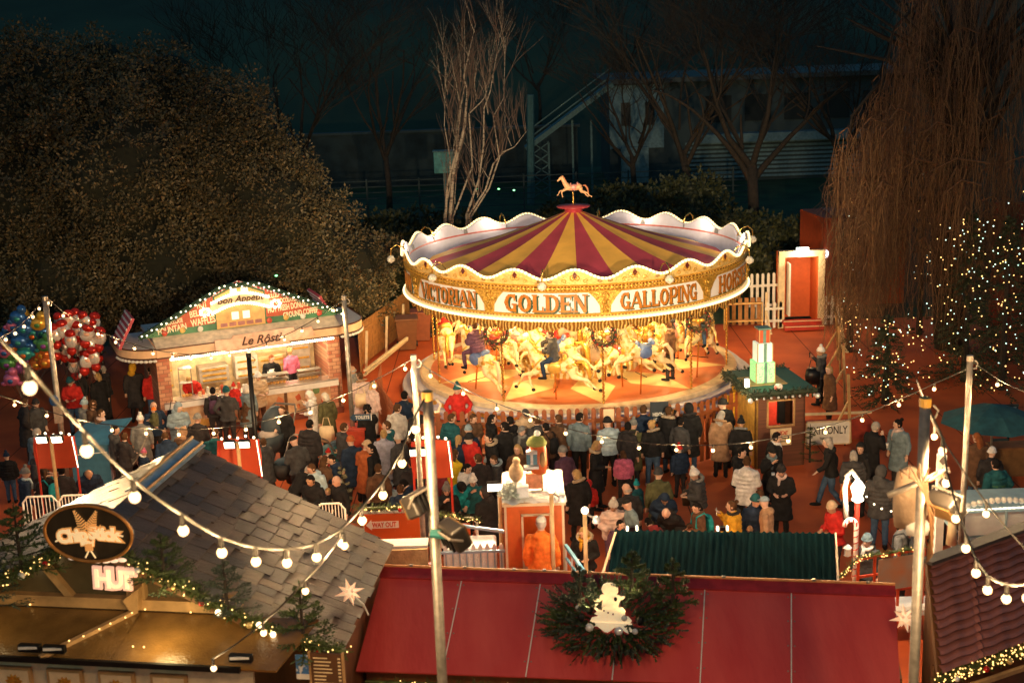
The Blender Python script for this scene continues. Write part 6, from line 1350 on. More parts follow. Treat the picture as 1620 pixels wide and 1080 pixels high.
# ---------------------------------------------------------------- snowy booth, way out barrier, steps
def booth():
    Yb = 20.6; zf = 1.05       # stands on a deck
    a, b = PY(803, 902, Yb), PY(893, 902, Yb); zt = PY(850, 797, Yb).z; w_ = b.x-a.x; z0 = a.z-.6
    t = thing('santa_booth', 'orange booth with a snowy roof and a man in a red jacket in its doorway', 'booth', (a.x, Yb, 0)); mo = mat('orange_booth_board', (.6, .13, .025), .5, var=.12)
    dx0, dx1 = w_*.29, w_*.78
    MB().box((dx0/2, 0, zt/2), (dx0, .06, zt)).build('front_board', mo, t); MB().box(((dx1+w_)/2, 0, zt/2), (w_-dx1, .06, zt)).build('front_board', mo, t); dz = zt-.17
    MB().box(((dx0+dx1)/2, 0, zt-.085), (dx1-dx0, .06, .17)).build('front_board', mo, t)
    for x in (dx0, dx1): MB().box((x, -.035, dz/2), (.035, .05, dz)).build('door_frame', M_cream, t)
    MB().box(((dx0+dx1)/2, -.035, dz), (dx1-dx0+.035, .05, .035)).build('door_frame', M_cream, t)
    for x in (0, w_): MB().box((x, -.02, zt/2), (.04, .08, zt)).build('corner_trim', M_cream, t)
    MB().box((0, .7, zt/2), (.05, 1.4, zt)).build('side_wall', mo, t); MB().box((w_, .7, zt/2), (.05, 1.4, zt)).build('side_wall', mat('dark_red_side', (.3, .04, .02), .5), t); MB().box((w_/2, 1.4, zt/2), (w_, .05, zt)).build('back_wall', mo, t)
    mb = MB(); n = 14; vs = []
    rnd = random.Random(2)
    for j in range(n+1):
        for i in range(n+1): vs.append((-.05+(w_+.1)*i/n, -.12+1.6*j/n, zt+.04+.05*rnd.random()))
    mb.add(vs, [(j*(n+1)+i, j*(n+1)+i+1, (j+1)*(n+1)+i+1, (j+1)*(n+1)+i) for j in range(n) for i in range(n)]); mb.build('snow_roof', M_snow, t, smooth=True)
    MB().box((w_/2, .7, zt+.02), (w_+.1, 1.55, .05)).build('roof', M_cream, t)
    # gift column with a green bobble hat
    cx, cy = w_*.56, .5; g = thing('gift_pillar', 'orange glitter pillar wearing a green bobble hat and holding a blue gift', 'decoration', (a.x+cx, Yb+cy, zt+.08)); mg = mat('orange_glitter', (.6, .1, .02), .3, col2=(.9, .35, .08), scale=60, thr=(.55, .75))
    MB().box((-.05, -.1, .28), (.42, .1, .42)).build('chair_back', mat('peach_panel', (.75, .25, .12), .5), g); 
    for x in (-.26, .16): MB().bar((x, -.12, 0), (x, -.12, .5), .05).build('chair_leg', M_palewood, g)
    MB().loft([(.08, 0, .45, .2, .16), (.1, 0, .8, .23, .18), (.08, 0, 1.2, .22, .18), (.05, 0, 1.34, .2, .16)], 14).build('body', mg, g, smooth=True)
    MB().loft([(.05, 0, 1.26, .27, .22), (.04, 0, 1.34, .28, .23), (.04, 0, 1.46, .2, .17), (.05, 0, 1.52, .08, .07)], 14).build('green_hat', mat('olive_hat', (.25, .3, .08), .8, col2=(.6, .55, .2), scale=40, thr=(.6, .75)), g, smooth=True); MB().ell((.07, 0, 1.58), .09, 10, 8).build('pompom', M_snow, g, smooth=True)
    MB().box((-.1, -.22, .95), (.28, .18, .3)).build('blue_gift', mat('blue_glitter', (.03, .16, .25), .3, col2=(.2, .4, .5), scale=50, thr=(.6, .75)), g); MB().box((-.1, -.32, .95), (.07, .02, .31)).build('silver_ribbon', M_bw, g); MB().box((-.1, -.22, 1.13), (.3, .2, .07)).build('gift_top', M_bw, g)
    MB().ell((.2, -.2, .9), (.09, .1, .22), 10, 8).build('arm', M_palewood, g, smooth=True); MB().box((-.12, -.25, .72), (.4, .2, .07)).build('tray', M_snow, g)
    g.scale = (.62,)*3
    # white frosted shrub and cushion
    s = thing('frosted_bush', 'frosted white tinsel bush at the left front of the snowy roof', 'decoration', (a.x+.1, Yb+.15, zt+.1)); m = MB(); rn_ = random.Random(3)
    for i in range(150): d = Vector((rn_.gauss(0, 1), rn_.gauss(0, 1), abs(rn_.gauss(0, 1)))).normalized()*.22; needles(m, d*.2, d, 8, .06, rn_, .01)
    m.build('tinsel', mat('frost_tinsel', (.6, .68, .62), .4), s); MB().box((.2, -.05, .1), (.2, .16, .2)).build('white_gift', M_snow, s, bevel=.02)
    r_ = thing('reindeer_figure', 'beige seated plush figure on the snow behind the tinsel bush', 'decoration', (a.x+.2, Yb+.9, zt+.08)); r_.scale = (.55,)*3; m = MB(); m.ell((0, 0, .3), (.24, .2, .32), 12, 9); m.ell((.02, -.05, .68), (.13, .13, .14), 10, 8); me = remesh(m, .03, 'plush', 1); link('body', me, r_, mat('beige_plush', (.5, .38, .25), .9))
    point('booth_lamp', (a.x+w_*.55, Yb+.9, zt-.25), 8, (1, .6, .3), .1)
    return a, b, Yb, zt, w_
BA, BB, BY, BZ, BW = booth()
def lampost(px, py, Y, label, m, rb, tilt=0):
    c = PY(px, py, Y); t = thing('booth_lamp_post', label, 'lamp', (c.x, Y, 0), 0, 'timber posts with bulbs at the booth'); MB().tube([(0, 0, 0), (0, 0, c.z)], .035, 8).build('post', M_palewood, t, smooth=True)
    point('booth_post_light', (c.x, Y-.5, c.z-.35), 13, (1, .8, .5), .08)
    MB().ell((0, -.05, c.z+.03), .06, 10, 8).build('bulb', m, t, smooth=True); MB().tube([(0, 0, c.z-.03), (.16, -.05, c.z-.12)], .02, 6).build('arm', M_steel, t); MB().lathe([(.0, 0), (.05, 0), (.07, -.1), (0, -.1)], 10, c=(.18, -.05, c.z-.08)).build('shade', M_bw, t, smooth=True); return t
lampost(872, 775, 20.2, 'timber post with a tin shade before the booth door', M_led, .05); lampost(925, 808, 20, 'timber post with a tin shade right of the booth steps', M_led, .05)
def wayout():
    Y = 22.5; a, b = PY(578, 850, Y), PY(668, 850, Y); zt = PY(620, 812, Y).z; zb = PY(620, 856, Y).z; w_ = b.x-a.x
    t = thing('way_out_barrier', 'orange barrier panel with a white WAY OUT arrow', 'sign', (a.x, Y, 0)); mo = mat('orange_sign_board', (.62, .1, .015), .5, col2=(.7, .4, .3), thr=(.68, .72), scale=14)
    MB().box((w_/2, 0, (zt+zb)/2), (w_, .04, zt-zb)).build('panel', mo, t)
    ar = MB(); zc = (zt+zb)/2+.07; ar.prism([(.03, zc), (.13, zc+.1), (.13, zc+.065), (.62, zc+.065), (.62, zc-.065), (.13, zc-.065), (.13, zc-.1)], -.01, Matrix.Translation((0, -.022, 0))); ar.build('arrow', M_white, t)
    text_mb('WAY OUT', .13, .003, .004, width=.44, M=Matrix.Translation((.36, -.036, zc))).build('lettering', mat('red_ink', (.5, .05, .01), .5), t)
    for x in (0, w_*.36, w_*.7, w_): MB().bar((x, .04, 0), (x, .04, zt+.1), .05).build('post', M_white, t)
    for z in (zt+.1, zt+.02): MB().bar((-.1, .04, z), (w_+.1, .04, z), .04).build('top_rail', M_white, t)
    g0, g1 = Vector((a.x-.1, Y-.02, zt+.12)), Vector((b.x+.1, Y-.02, zt+.12)); garland([g0, g1], .06, 170, 'snowy lit garland along the rail above the way out sign', 71, .012, 24, [(.62, M_brd, .04)], twig=.09)
    c, d = PY(700, 850, Y), PY(755, 850, Y-.2); t = thing('crowd_barrier', 'tubular crowd barrier with an orange panel right of the way out sign', 'barrier', (c.x, Y-.1, 0)); w_ = d.x-c.x; z1 = PY(725, 816, Y).z; z2 = PY(725, 862, Y).z
    MB().tube([(0, 0, z2), (0, 0, z1-.1), (.08, 0, z1), (w_-.08, 0, z1), (w_, 0, z1-.1), (w_, 0, 0)], .022, 6).build('frame', M_white, t); MB().box((w_*.45, .01, (z1+z2)/2-.05), (w_*.72, .02, (z1-z2)*.8)).build('panel', MATS['orange_sign_board'], t)
    garland([Vector((c.x-.05, Y-.12, z1+.1)), Vector((d.x+.05, Y-.2, z1-.02))], .055, 170, 'snowy garland on the crowd barrier', 72, .012, 20, twig=.08)
    # snow covered deck edge with picket rail
    Y2 = 21.4; a = PY(600, 890, Y2); b = PY(800, 890, Y2); t = thing('snowy_deck', 'snow covered timber deck edge behind the red roof', 'deck', (a.x, Y2, 0)); w_ = b.x-a.x; zs = PY(620, 862, Y2).z
    MB().box((w_*.17, .12, zs-.03), (w_*.44, .34, .06)).build('snow', M_snow, t); MB().box((w_*.17, -.06, zs-.2), (w_*.44, .1, .3)).build('valance', mat('tan_valance', (.5, .36, .2), .7, bump=.5), t); MB().box((w_*.2, .1, zs/2-.2), (w_*.5, .1, zs-.4)).build('front', M_red, t)
    MB().box((w_*.72, .3, zs-.35), (w_*.42, .6, .5)).build('snow_bank', M_snow, t, bevel=.05)
wayout()
def bluerail():
    Y = 20.9; a, b = PY(690, 900, Y), PY(800, 905, Y); t = thing('white_picket_rail', 'white picket rail with pale blue trim beside the snowy booth', 'fence', (a.x, Y, 0)); w_ = b.x-a.x; z0 = 0; zt = PY(745, 860, Y).z; mb_ = mat('pale_blue_paint', (.3, .45, .58), .5)
    n = 10
    for i in range(n):
        x = w_*(i+.5)/n; MB().prism([(-.035, 0), (.035, 0), (.035, zt-.06), (.0, zt), (-.035, zt-.06)], .025, Matrix.Translation((x, 0, 0))).build('picket', M_white, t); MB().box((x, -.006, zt/2-.04), (.022, .012, zt-.2)).build('blue_stripe', mb_, t)
    for z in (zt-.13,): MB().bar((0, -.03, z), (w_, -.03, z), .04).build('rail', mb_, t)
    MB().tube([(w_*.35, .3, zt+.22), (w_*1.0, .1, zt+.16)], .03, 6).build('handrail', mb_, t)
    # steps rail right of the booth
    a = PY(895, 862, 20.4); b = PY(925, 905, 19.6); t = thing('blue_handrail', 'pale blue handrail going down the booth steps', 'handrail', (a.x, 20.4, 0)); o = t.location; mb2 = mat('sky_blue_paint', (.15, .42, .6), .45)
    MB().bar(a-o, b-o, .05).build('rail', mb2, t); MB().bar(a-o-Vector((0, 0, .22)), b-o-Vector((0, 0, .22)), .035).build('lower_rail', mb2, t)
    for f in (.0, .33, .66, 1): p = (a-o).lerp(b-o, f); MB().bar((p.x, p.y, 0), p, .03).build('baluster', M_white, t)
bluerail()
# small lit christmas tree by the way out sign
spruce(P(556, 838, 0)+Vector((0, -1.0, 0)), 2.0, .45, 44, 'small frosted christmas tree with gold bows left of the way out sign', 'christmas_tree', 'tree', 15, nd=30, L=.06, m=mat('frosted_needle', (.2, .2, .12), .6))
# ---------------------------------------------------------------- bin, prams, kiosk, barriers on the left
t = thing('red_litter_bin', 'square red bin in the crowd by the pole with the arrow', 'bin', P(563, 752, 0)+Vector((0, .6, 0))); MB().box((0, 0, .55), (.5, .5, 1.1)).build('body', mat('bin_red', (.5, .05, .02), .5), t, bevel=.02); MB().box((0, 0, 1.13), (.58, .58, .06)).build('lid', mat('bin_red2', (.4, .04, .02), .5), t, bevel=.02)
def kiosk():
    a = P(100, 770, 0); Y = a.y; x0 = PY(112, 720, Y).x; x1 = PY(172, 720, Y).x; t = thing('blue_kiosk', 'blue kiosk with an open blue top beside the left red banner', 'kiosk', (x0, Y, 0)); w_ = x1-x0; z1 = PY(140, 702, Y).z; m = mat('kiosk_blue', (.05, .18, .3), .5, var=.15)
    MB().box((w_/2, .5, z1/2), (w_, 1.0, z1)).build('body', m, t); MB().box((w_+.02, .5, z1/2), (.03, .9, z1*.8)).build('side_panel', mat('purple_poster', (.25, .15, .25), .5, col2=(.5, .4, .45), scale=3), t)
    MB().sheet((-.15, -.1, z1+.0), (w_+.05, -.1, z1+.0), (w_+.35, 1.15, z1+.32), (.1, 1.15, z1+.22), .05).build('lid', m, t); MB().tube([(.2, -.1, z1-.25), (w_, -.1, z1-.2)], .015, 5).build('bar', M_white, t)
kiosk()
def barrier(px0, px1, py, Y, label):
    a, b = PY(px0, py, Y), PY(px1, py, Y); w_ = b.x-a.x; z = a.z; t = thing('crowd_barrier', label, 'barrier', (a.x, Y, 0), 0, 'tubular crowd barriers behind the chip hut')
    MB().tube([(0, 0, 0), (0, 0, z-.12), (.1, 0, z), (w_-.1, 0, z), (w_, 0, z-.12), (w_, 0, 0)], .022, 6).build('frame', M_white, t)
    for i in range(8): MB().tube([(w_*(i+1)/9, 0, .2), (w_*(i+1)/9, 0, z)], .009, 4).build('bar', M_white, t)
    MB().tube([(0, 0, .2), (w_, 0, .2)], .015, 5).build('lower_bar', M_white, t)
for i, (p0, p1, py, Y, l) in enumerate(((35, 90, 786, 24.8, 'white tubular barrier left of the floodlight post'), (92, 140, 784, 24.6, 'white tubular barrier right of the floodlight post'), (500, 545, 797, 23.8, 'white tubular barrier left of the frosted christmas tree'))): barrier(p0, p1, py, Y, l)
def pram(px, py, s_, rz, label, hood, m):
    c = P(px, py, 0); t = thing('pram', label, 'pram', c, rz, 'prams in the crowd')
    for x in (-.26, .26):
        for y in (-.32, .34): w_ = MB(); w_.tube([(x-.02, y, .13), (x+.02, y, .13)], .13, 16); w_.build('wheel', M_black, t)
    for x in (-.26, .26): MB().tube([(x, -.4, .98), (x, -.1, .5), (x, .34, .13)], .018, 6).build('frame_tube', M_steel, t); MB().tube([(x, -.1, .5), (x, -.32, .13)], .018, 6).build('frame_tube', M_steel, t)
    MB().tube([(-.26, -.4, .98), (-.2, -.5, 1.05), (.2, -.5, 1.05), (.26, -.4, .98)], .022, 6).build('handlebar', M_steel, t)
    MB().loft([(0, .1, .35, .16, .3), (0, .08, .5, .24, .42), (0, .08, .68, .25, .44)], 14).build('seat', m, t, smooth=True)
    if hood:
        hd = MB(); hd.ell((0, -.12, .72), (.27, .36, .4), 14, 10, fn=lambda v: Vector((v.x, v.y, max(v.z, -.05)))); hd.build('hood', m, t, smooth=True)
    MB().loft([(0, .2, .66, .2, .22), (0, .2, .74, .15, .18)], 10).build('blanket', mat('pram_blanket_'+label[:4], (.35, .3, .28) if hood else (.04, .07, .1), .9), t, smooth=True); t.scale = (s_,)*3; return t
M_pram = mat('pram_navy', (.03, .045, .06), .6); pram(438, 738, 1.45, pi*.9, 'large dark pram with a rounded hood before the stall counter', True, M_pram)
pram(462, 775, 1.2, pi*.85, 'open black pushchair just left of the man in the dark cap', False, mat('pram_black', (.02, .02, .022), .6)); pram(528, 752, 1.15, -.6, 'pushchair with children in bright hats in the middle of the left crowd', False, mat('pram_teal', (.03, .1, .12), .6)); pram(205, 758, 1.1, 2.2, 'grey pushchair beside the blue kiosk', False, mat('pram_grey', (.1, .1, .1), .6))
# ---------------------------------------------------------------- balloons
def balloons():
    rnd = random.Random(12); Y = 37
    MW = mat('foil_white', (.75, .7, .68), .2, .4); MR = mat('foil_red', (.55, .03, .02), .15, .4); MF = mat('foil_face', (.7, .4, .3), .4)
    spots = [(95, 512), (108, 508), (119, 506), (128, 508), (136, 510), (148, 512), (86, 530), (101, 524), (123, 526), (137, 530), (145, 521), (157, 535), (112, 540), (128, 545), (140, 545), (152, 552), (104, 552), (125, 562), (148, 566), (137, 572), (90, 548), (118, 580)]
    tie = PY(128, 620, Y)
    where = ['top left', 'upper left', 'top middle', 'top, one right of middle', 'top right of middle', 'top right', 'left edge, second row', 'left, second row', 'middle, second row', 'right of middle, second row', 'right, second row', 'far right, second row', 'left of centre, third row', 'very centre', 'right of centre', 'right edge, lower', 'lower left', 'lower middle', 'lower right', 'low right of middle', 'left edge, third row', 'bottom']
    for i, (px, py) in enumerate(spots):
        c = PY(px, py, Y+rnd.uniform(-.5, .5)); t = thing('festive_balloon', 'father christmas foil balloon at the '+where[i]+' of its bunch', 'balloon', c, rnd.uniform(-.5, .5), 'red and white foil balloons in a bunch')
        t.rotation_euler = (rnd.uniform(-.2, .2), rnd.uniform(-.3, .3), rnd.uniform(-.5, .5))
        MB().ell((0, 0, .02), (.2, .1, .23), 12, 8).build('beard', MW, t, smooth=True); MB().ell((0, -.055, .06), (.1, .06, .08), 10, 6).build('face', MF, t, smooth=True)
        MB().ell((0, 0, .22), (.17, .11, .13), 10, 7).build('cap', MR, t, smooth=True); MB().ell((0, 0, -.28), (.15, .1, .14), 10, 7).build('suit', MR, t, smooth=True)
        for s_ in (-1, 1): MB().ell((s_*.1, 0, -.42), (.05, .05, .09), 8, 6).build('boot', M_black if s_ > 0 else MW, t, smooth=True)
        MB().tube([(0, 0, -.35), tuple((tie-c)*.5), tuple(tie-c)], .006, 3).build('string', M_cable, t)
    cols = (('blue', (.03, .12, .35)), ('purple', (.25, .06, .3)), ('yellow', (.6, .35, .05)), ('teal', (.03, .25, .25)), ('pink', (.6, .15, .3)), ('green', (.08, .25, .08)), ('orange', (.6, .15, .03)))
    sp = [(28, 502, 0), (45, 506, 2), (60, 512, 2), (38, 520, 0), (22, 516, 4), (52, 530, 3), (30, 540, 0), (66, 525, 0), (70, 545, 5), (45, 548, 0), (20, 548, 6), (8, 556, 4), (30, 566, 1), (66, 560, 6), (12, 575, 5), (24, 582, 1), (38, 560, 3), (72, 572, 6), (18, 600, 4), (58, 575, 6), (5, 535, 0)]
    tie = PY(40, 640, Y-.5); pos = ('topmost', 'second from the top', 'upper', 'high centre', 'upper left', 'centre', 'mid left', 'upper right', 'right side', 'middle', 'far left', 'left edge', 'lower left', 'right lower', 'low left edge', 'low left', 'mid centre', 'lowest right', 'lowest', 'lower middle', 'leftmost upper')
    for i, (px, py, k) in enumerate(sp):
        c = PY(px, py, Y-.5+rnd.uniform(-.6, .6)); nm, col = cols[k]; t = thing('shaped_balloon', pos[i]+' '+nm+' foil balloon in the mixed bunch', 'balloon', c, 0, 'mixed coloured foil balloons'); m = mat('foil_'+nm, col, .18, .4); m2 = mat('foil_'+cols[(k+3) % 7][0], cols[(k+3) % 7][1], .18, .4)
        MB().ell((0, 0, 0), (.24, .12, .2), 12, 8).build('body', m, t, smooth=True); MB().ell((rnd.uniform(-.15, .15), -.02, .22), (.14, .1, .14), 10, 7).build('top_lobe', m, t, smooth=True); MB().ell((.0, -.08, -.03), (.1, .06, .08), 8, 6).build('patch', m2, t, smooth=True)
        for s_ in (-1, 1): MB().ell((s_*.22, 0, -.12+.1*(i % 3)), (.1, .05, .07), 8, 6).build('side_lobe', m2 if i % 2 else m, t, smooth=True)
        MB().tube([(0, 0, -.2), tuple((tie-c))], .006, 3).build('string', M_cable, t)
balloons()
t = thing('seller_stand', 'pale folded leaflet stand on the pole before the balloon seller', 'stand', PY(92, 645, 30)-Vector((0, 0, 0))); MB().box((0, -.05, -.1), (.2, .05, .5), rz=.3).build('holder', M_steel, t); MB().ell((-.05, -.08, .2), (.12, .06, .14), 8, 6).build('blue_balloon', MATS['foil_blue'], t)
# ---------------------------------------------------------------- right side: lit firs, ride, candy cane
def litfir(px, Y, ztop, r, label, seed, nlights, part=.7, cone=True):
    rnd = random.Random(seed); base = Vector((PY(px, 500, Y).x, Y, 0)); t = thing('lit_fir', label, 'tree', base, 0, 'fir trees with fairy lights on the right'); mb = MB(); st = MB().tube([(0, 0, 0), (0, 0, ztop)], [.12, .02], 6); st.build('trunk', M_bark, t)
    for i in range(int(420*part)):
        z = rnd.random()**1.2*ztop; R_ = r*(1-z/ztop)+.1; a = rnd.uniform(0, 2*pi); d = Vector((cos(a), sin(a), -.15)).normalized(); needles(mb, Vector((0, 0, z))+d*R_*.3, Vector((0, 0, z))+d*R_, 20, .16, rnd, .012)
    mb.build('needles', mat('dark_fir', (.03, .04, .018), .7, var=.4), t)
    for m_, f, nm in ((M_fairyw, .62, 'warm_fairy_lights'), (M_fairyc, .38, 'cool_fairy_lights')):
        lm = MB()
        for i in range(int(nlights*f)):
            z = rnd.random()**(1.1 if cone else .8)*ztop; a = rnd.uniform(pi, 2*pi); R_ = (r*(1-z/ztop)+.12)*rnd.uniform(.85, 1.1) if cone else r*rnd.random(); lm.ell((R_*cos(a), R_*sin(a), z), .014+.01*rnd.random(), 5, 3)
        tag(lm.build(nm, m_, t), kind='stuff')
    return t
litfir(1405, 37, 2.6, 1.2, 'cone shaped fir full of fairy lights behind the couple drinking', 5, 100, .35, False)
litfir(1345, 43, 5.2, .25, 'narrow post wound with a column of fairy lights behind the orange doorway', 6, 60, .1)
litfir(1530, 39, 5.2, 1.5, 'fir with fairy lights just left of the thin right pole', 7, 110, .7, False)
litfir(1590, 38, 5.2, 2.0, 'wide fir with fairy lights behind the teal parasol', 8, 150, .45, False)
litfir(1650, 40, 6.0, 1.8, 'fir with fairy lights at the right picture edge', 9, 130, .5, False)
litfir(1455, 45, 5.8, .35, 'slim lit post in the gap of the willow strands', 10, 40, .1)
# dark trunk gap, garden lamps, parasol
t = thing('teal_parasol', 'dark teal parasol over the blonde woman on the right', 'parasol', P(1565, 760, 0)); c = PY(1565, 640, t.location.y); MB().tube([(0, 0, 0), (0, 0, c.z)], .03, 6).build('pole', M_steel, t)
pv = MB(); pv.lathe([(1.25, -.42), (.65, -.15), (.02, .02)], 8); pv.build('canopy', mat('teal_cloth', (.02, .09, .11), .8), t, loc=(0, 0, c.z))
for i in range(8): a = i*pi/4; MB().bar((0, 0, c.z), (1.22*cos(a), 1.22*sin(a), c.z-.43), .015).build('rib', M_steel, t)
for k, (px, py, z, lab) in enumerate(((1598, 650, 2.4, 'dark two-panel information sign at the right edge'), (1582, 704, 1.6, 'small dark notice behind the white hat on the right'))):
    Y = 33; c = PY(px, py, Y); t = thing('information_sign', lab, 'sign', (c.x, Y, 0)); MB().bar((0, .03, 0), (0, .03, c.z), .05).build('post', M_black, t)
    for dz in (.1, -.12): MB().box((0, 0, c.z+dz), (.42, .03, .17)).build('panel', mat('slate_panel', (.03, .06, .07), .5), t); MB().box((0, -.02, c.z+dz), (.3, .006, .03)).build('line', mat('slate_text', (.4, .5, .5), .5), t)
g = thing('wooden_planter', 'low wooden planter box behind the man in the striped teal jacket', 'planter', P(1600, 748, 0)); MB().box((0, 0, .35), (1.1, .5, .7)).build('box', mat('planter_wood', (.16, .08, .03), .6), g); MB().box((0, 0, .72), (1.16, .56, .05)).build('rim', M_wood, g)
# ride with white scalloped roof
def ride():
    Y = 22.5; a = PY(1522, 872, Y); b = PY(1640, 850, Y); w_ = b.x-a.x+.8; zt = PY(1560, 800, Y).z; t = thing('scalloped_ride', 'white and pale blue ride roof with a scalloped edge at the right', 'fairground ride', (a.x, Y, 0)); mw = mat('ride_white', (.72, .72, .68), .5, var=.1); mb_ = mat('ride_blue', (.35, .5, .55), .5, var=.1)
    MB().box((w_/2, 0, zt-.3), (w_, .06, .5)).build('fascia', mw, t); MB().box((w_/2, -.04, zt-.08), (w_, .03, .06)).build('blue_band', mb_, t); MB().box((w_/2, 1.2, zt-.65), (w_, 2.4, .1)).build('deck', mb_, t); MB().box((w_/2, .3, zt-.75), (w_, .5, 1.2)).build('wall', mb_, t)
    pts = []; 
    for j in range(81): pts.append((w_*j/80, -.03, zt+.02+.1*sin(pi*((j/80*1.6) % 1))))
    MB().tube(pts, [(.02, .055, .06, .055)[j % 4] for j in range(81)], 6).build('scallop_edge', mw, t); bulbrow((0, -.09, zt-.03), (w_, -.09, zt+.0), 26, .016, M_led, t, 'pea_lights')
    for x in (w_*.35, w_*.7): MB().box((x, -.045, zt-.3), (.04, .03, .5)).build('blue_post', mb_, t)
    for q, (px, y0, y1) in enumerate(((1487, 718, 785), (1512, 822, 868))):
        p0, p1 = PY(px, y1, Y-.2), PY(px, y0, Y-.2); h = p1.z-p0.z; t2 = thing('harlequin_column', ('tall' if q == 0 else 'low')+' white column with grey diamond pattern beside the near right pole', 'column', (p0.x, Y-.2, 0)); MB().box((0, 0, p1.z/2), (.14, .14, p1.z)).build('shaft', M_white, t2)
        n = max(3, int(h/.16)); 
        for i in range(n): z = p0.z+h*(i+.5)/n; MB().prism([(-.07, z), (0, z-.085), (.07, z), (0, z+.085)], .01, Matrix.Translation((0, -.083, 0))).build('diamond', mat('grey_diamond', (.12, .1, .1), .5), t2)
        MB().ell((0, 0, p1.z+.06), .05, 8, 6).build('top_bulb', M_led, t2)
    g = thing('ride_horse_head', 'white carved horse crest with pointed ears on the ride edge', 'carving', PY(1508, 798, Y-.3)); m = MB(); m.tube([(0, 0, -.3), (.02, 0, 0), (-.05, 0, .15)], [.12, .1, .06], 8); m.tube([(-.03, 0, .1), (-.2, 0, .0)], [.08, .04], 8); m.tube([(.03, .03, .15), (.02, .04, .32)], [.035, .005], 5); m.tube([(.03, -.03, .15), (.02, -.04, .32)], [.035, .005], 5); link('head', remesh(m, .025, 'crest', 1), g, M_cream)
    MB().loft([(0, 0, -.75, .1, .1), (0, 0, -.3, .07, .07)], 10).build('stem', M_cream, g, smooth=True)
ride()
def candycane():
    Y = 23.2; top = PY(1355, 822, Y); t = thing('candy_cane', 'giant red and white striped candy cane at the railing', 'decoration', (top.x, Y, 0)); pts = [(0, 0, .2), (0, 0, top.z-.15)]+[(.11*cos(a*pi/8)-.11, 0, top.z-.12+.13*sin(a*pi/8)) for a in range(9)]
    MB().tube(pts, .045, 10).build('cane', M_white, t, smooth=True); z = .3; k = 0
    while z < top.z-.15: MB().tube([(-.05, -.0, z-.03), (0, -.05, z), (.05, 0, z+.03), (0, .05, z+.06)], .014, 5).build('stripe', M_red, t); z += .13
    for a in (1, 3, 5, 7): MB().tube([(.11*cos(a*pi/8)-.11, -.05, top.z-.12+.13*sin(a*pi/8)+.04), (.11*cos(a*pi/8)-.11, -.05, top.z-.12+.13*sin(a*pi/8)-.04)], .014, 5).build('stripe', M_red, t)
    c = PY(1361, 800, Y); t = thing('lantern_post', 'red post with a white ornate lantern and hanging glass lamp', 'lamp post', (c.x, Y+.2, 0)); MB().tube([(0, 0, 0), (0, 0, c.z)], .05, 8).build('post', M_red, t); 
    MB().lathe([(.05, 0), (.12, .05), (.09, .12), (.14, .3), (.06, .42), (0, .46)], 8, c=(0, 0, c.z)).build('lantern', mat('lantern_glow', (1, .95, .85), emit=3, ecol=(1, .9, .7), var=0), t, smooth=True)
    MB().tube([(-.2, 0, c.z+.5), (-.25, 0, c.z+.3), (-.2, 0, c.z-.3)], .05, 8).build('white_scroll', M_white, t, smooth=True); MB().tube([(0, 0, c.z+.45), (-.12, 0, c.z+.62), (-.24, 0, c.z+.5)], .045, 8).build('white_scroll', M_white, t, smooth=True)
    point('lantern_light', (c.x-.1, Y-.3, c.z+.2), 60, (1, .85, .6), .1)
    d = PY(1341, 872, Y-.2); t = thing('hanging_lantern', 'small silver box lantern hanging left of the candy cane', 'lantern', d); MB().box((0, 0, 0), (.1, .1, .14)).build('glass', mat('lantern_glass', (.6, .6, .6), .1, .3), t); MB().loft([(0, 0, .07, .09, .09), (0, 0, .14, .02, .02)], 4).build('cap', M_bw, t); MB().loft([(0, 0, -.1, .03, .03), (0, 0, -.07, .08, .08)], 4).build('foot', M_bw, t)
    a, b = PY(1358, 884, 22.3), PY(1462, 868, 22.5); t = thing('red_railing', 'bright red railing with a clear panel behind the right star lantern', 'railing', (a.x, a.y, 0)); o = t.location
    for dz in (0, -.35, -.72): MB().bar(a-o+Vector((0, 0, dz)), b-o+Vector((0, 0, dz)), .04).build('rail', mat('rail_red', (.6, .07, .02), .45), t)
    for f in (0, .25, .62, 1): p = (a-o).lerp(b-o, f); MB().bar((p.x, p.y, 0), p+Vector((0, 0, .03)), .045).build('post', MATS['rail_red'], t)
    p, q = (a-o).lerp(b-o, .3), (a-o).lerp(b-o, .92); MB().sheet(p+Vector((0, -.04, -.68)), q+Vector((0, -.04, -.68)), q+Vector((0, -.04, -.06)), p+Vector((0, -.04, -.06)), .015).build('plain_panel', mat('plain_orange_panel', (.45, .2, .1), .4, col2=(.3, .3, .28), scale=2.5), t)
    garland([a+Vector((-.35, 0, -.35)), a+Vector((0, 0, .02)), b+Vector((0, 0, .04))], .055, 190, 'green tinsel garland with white lights on the red railing', 73, .012, 40, twig=.08)
    MB().box((.9, .2, a.z-1.05), (1.6, .6, .1)).build('platform', M_snow, t)
candycane()
lampstring([PY(*p) for p in ((1371, 785, 20), (1383, 797, 20), (1395, 804, 20), (1410, 808, 20), (1425, 807, 20), (1436, 803, 20))], .016, 'tiny white fairy string from the ornate lantern to the bagged lamp', None, 0, 1, 10, m=M_led, hang=.01)
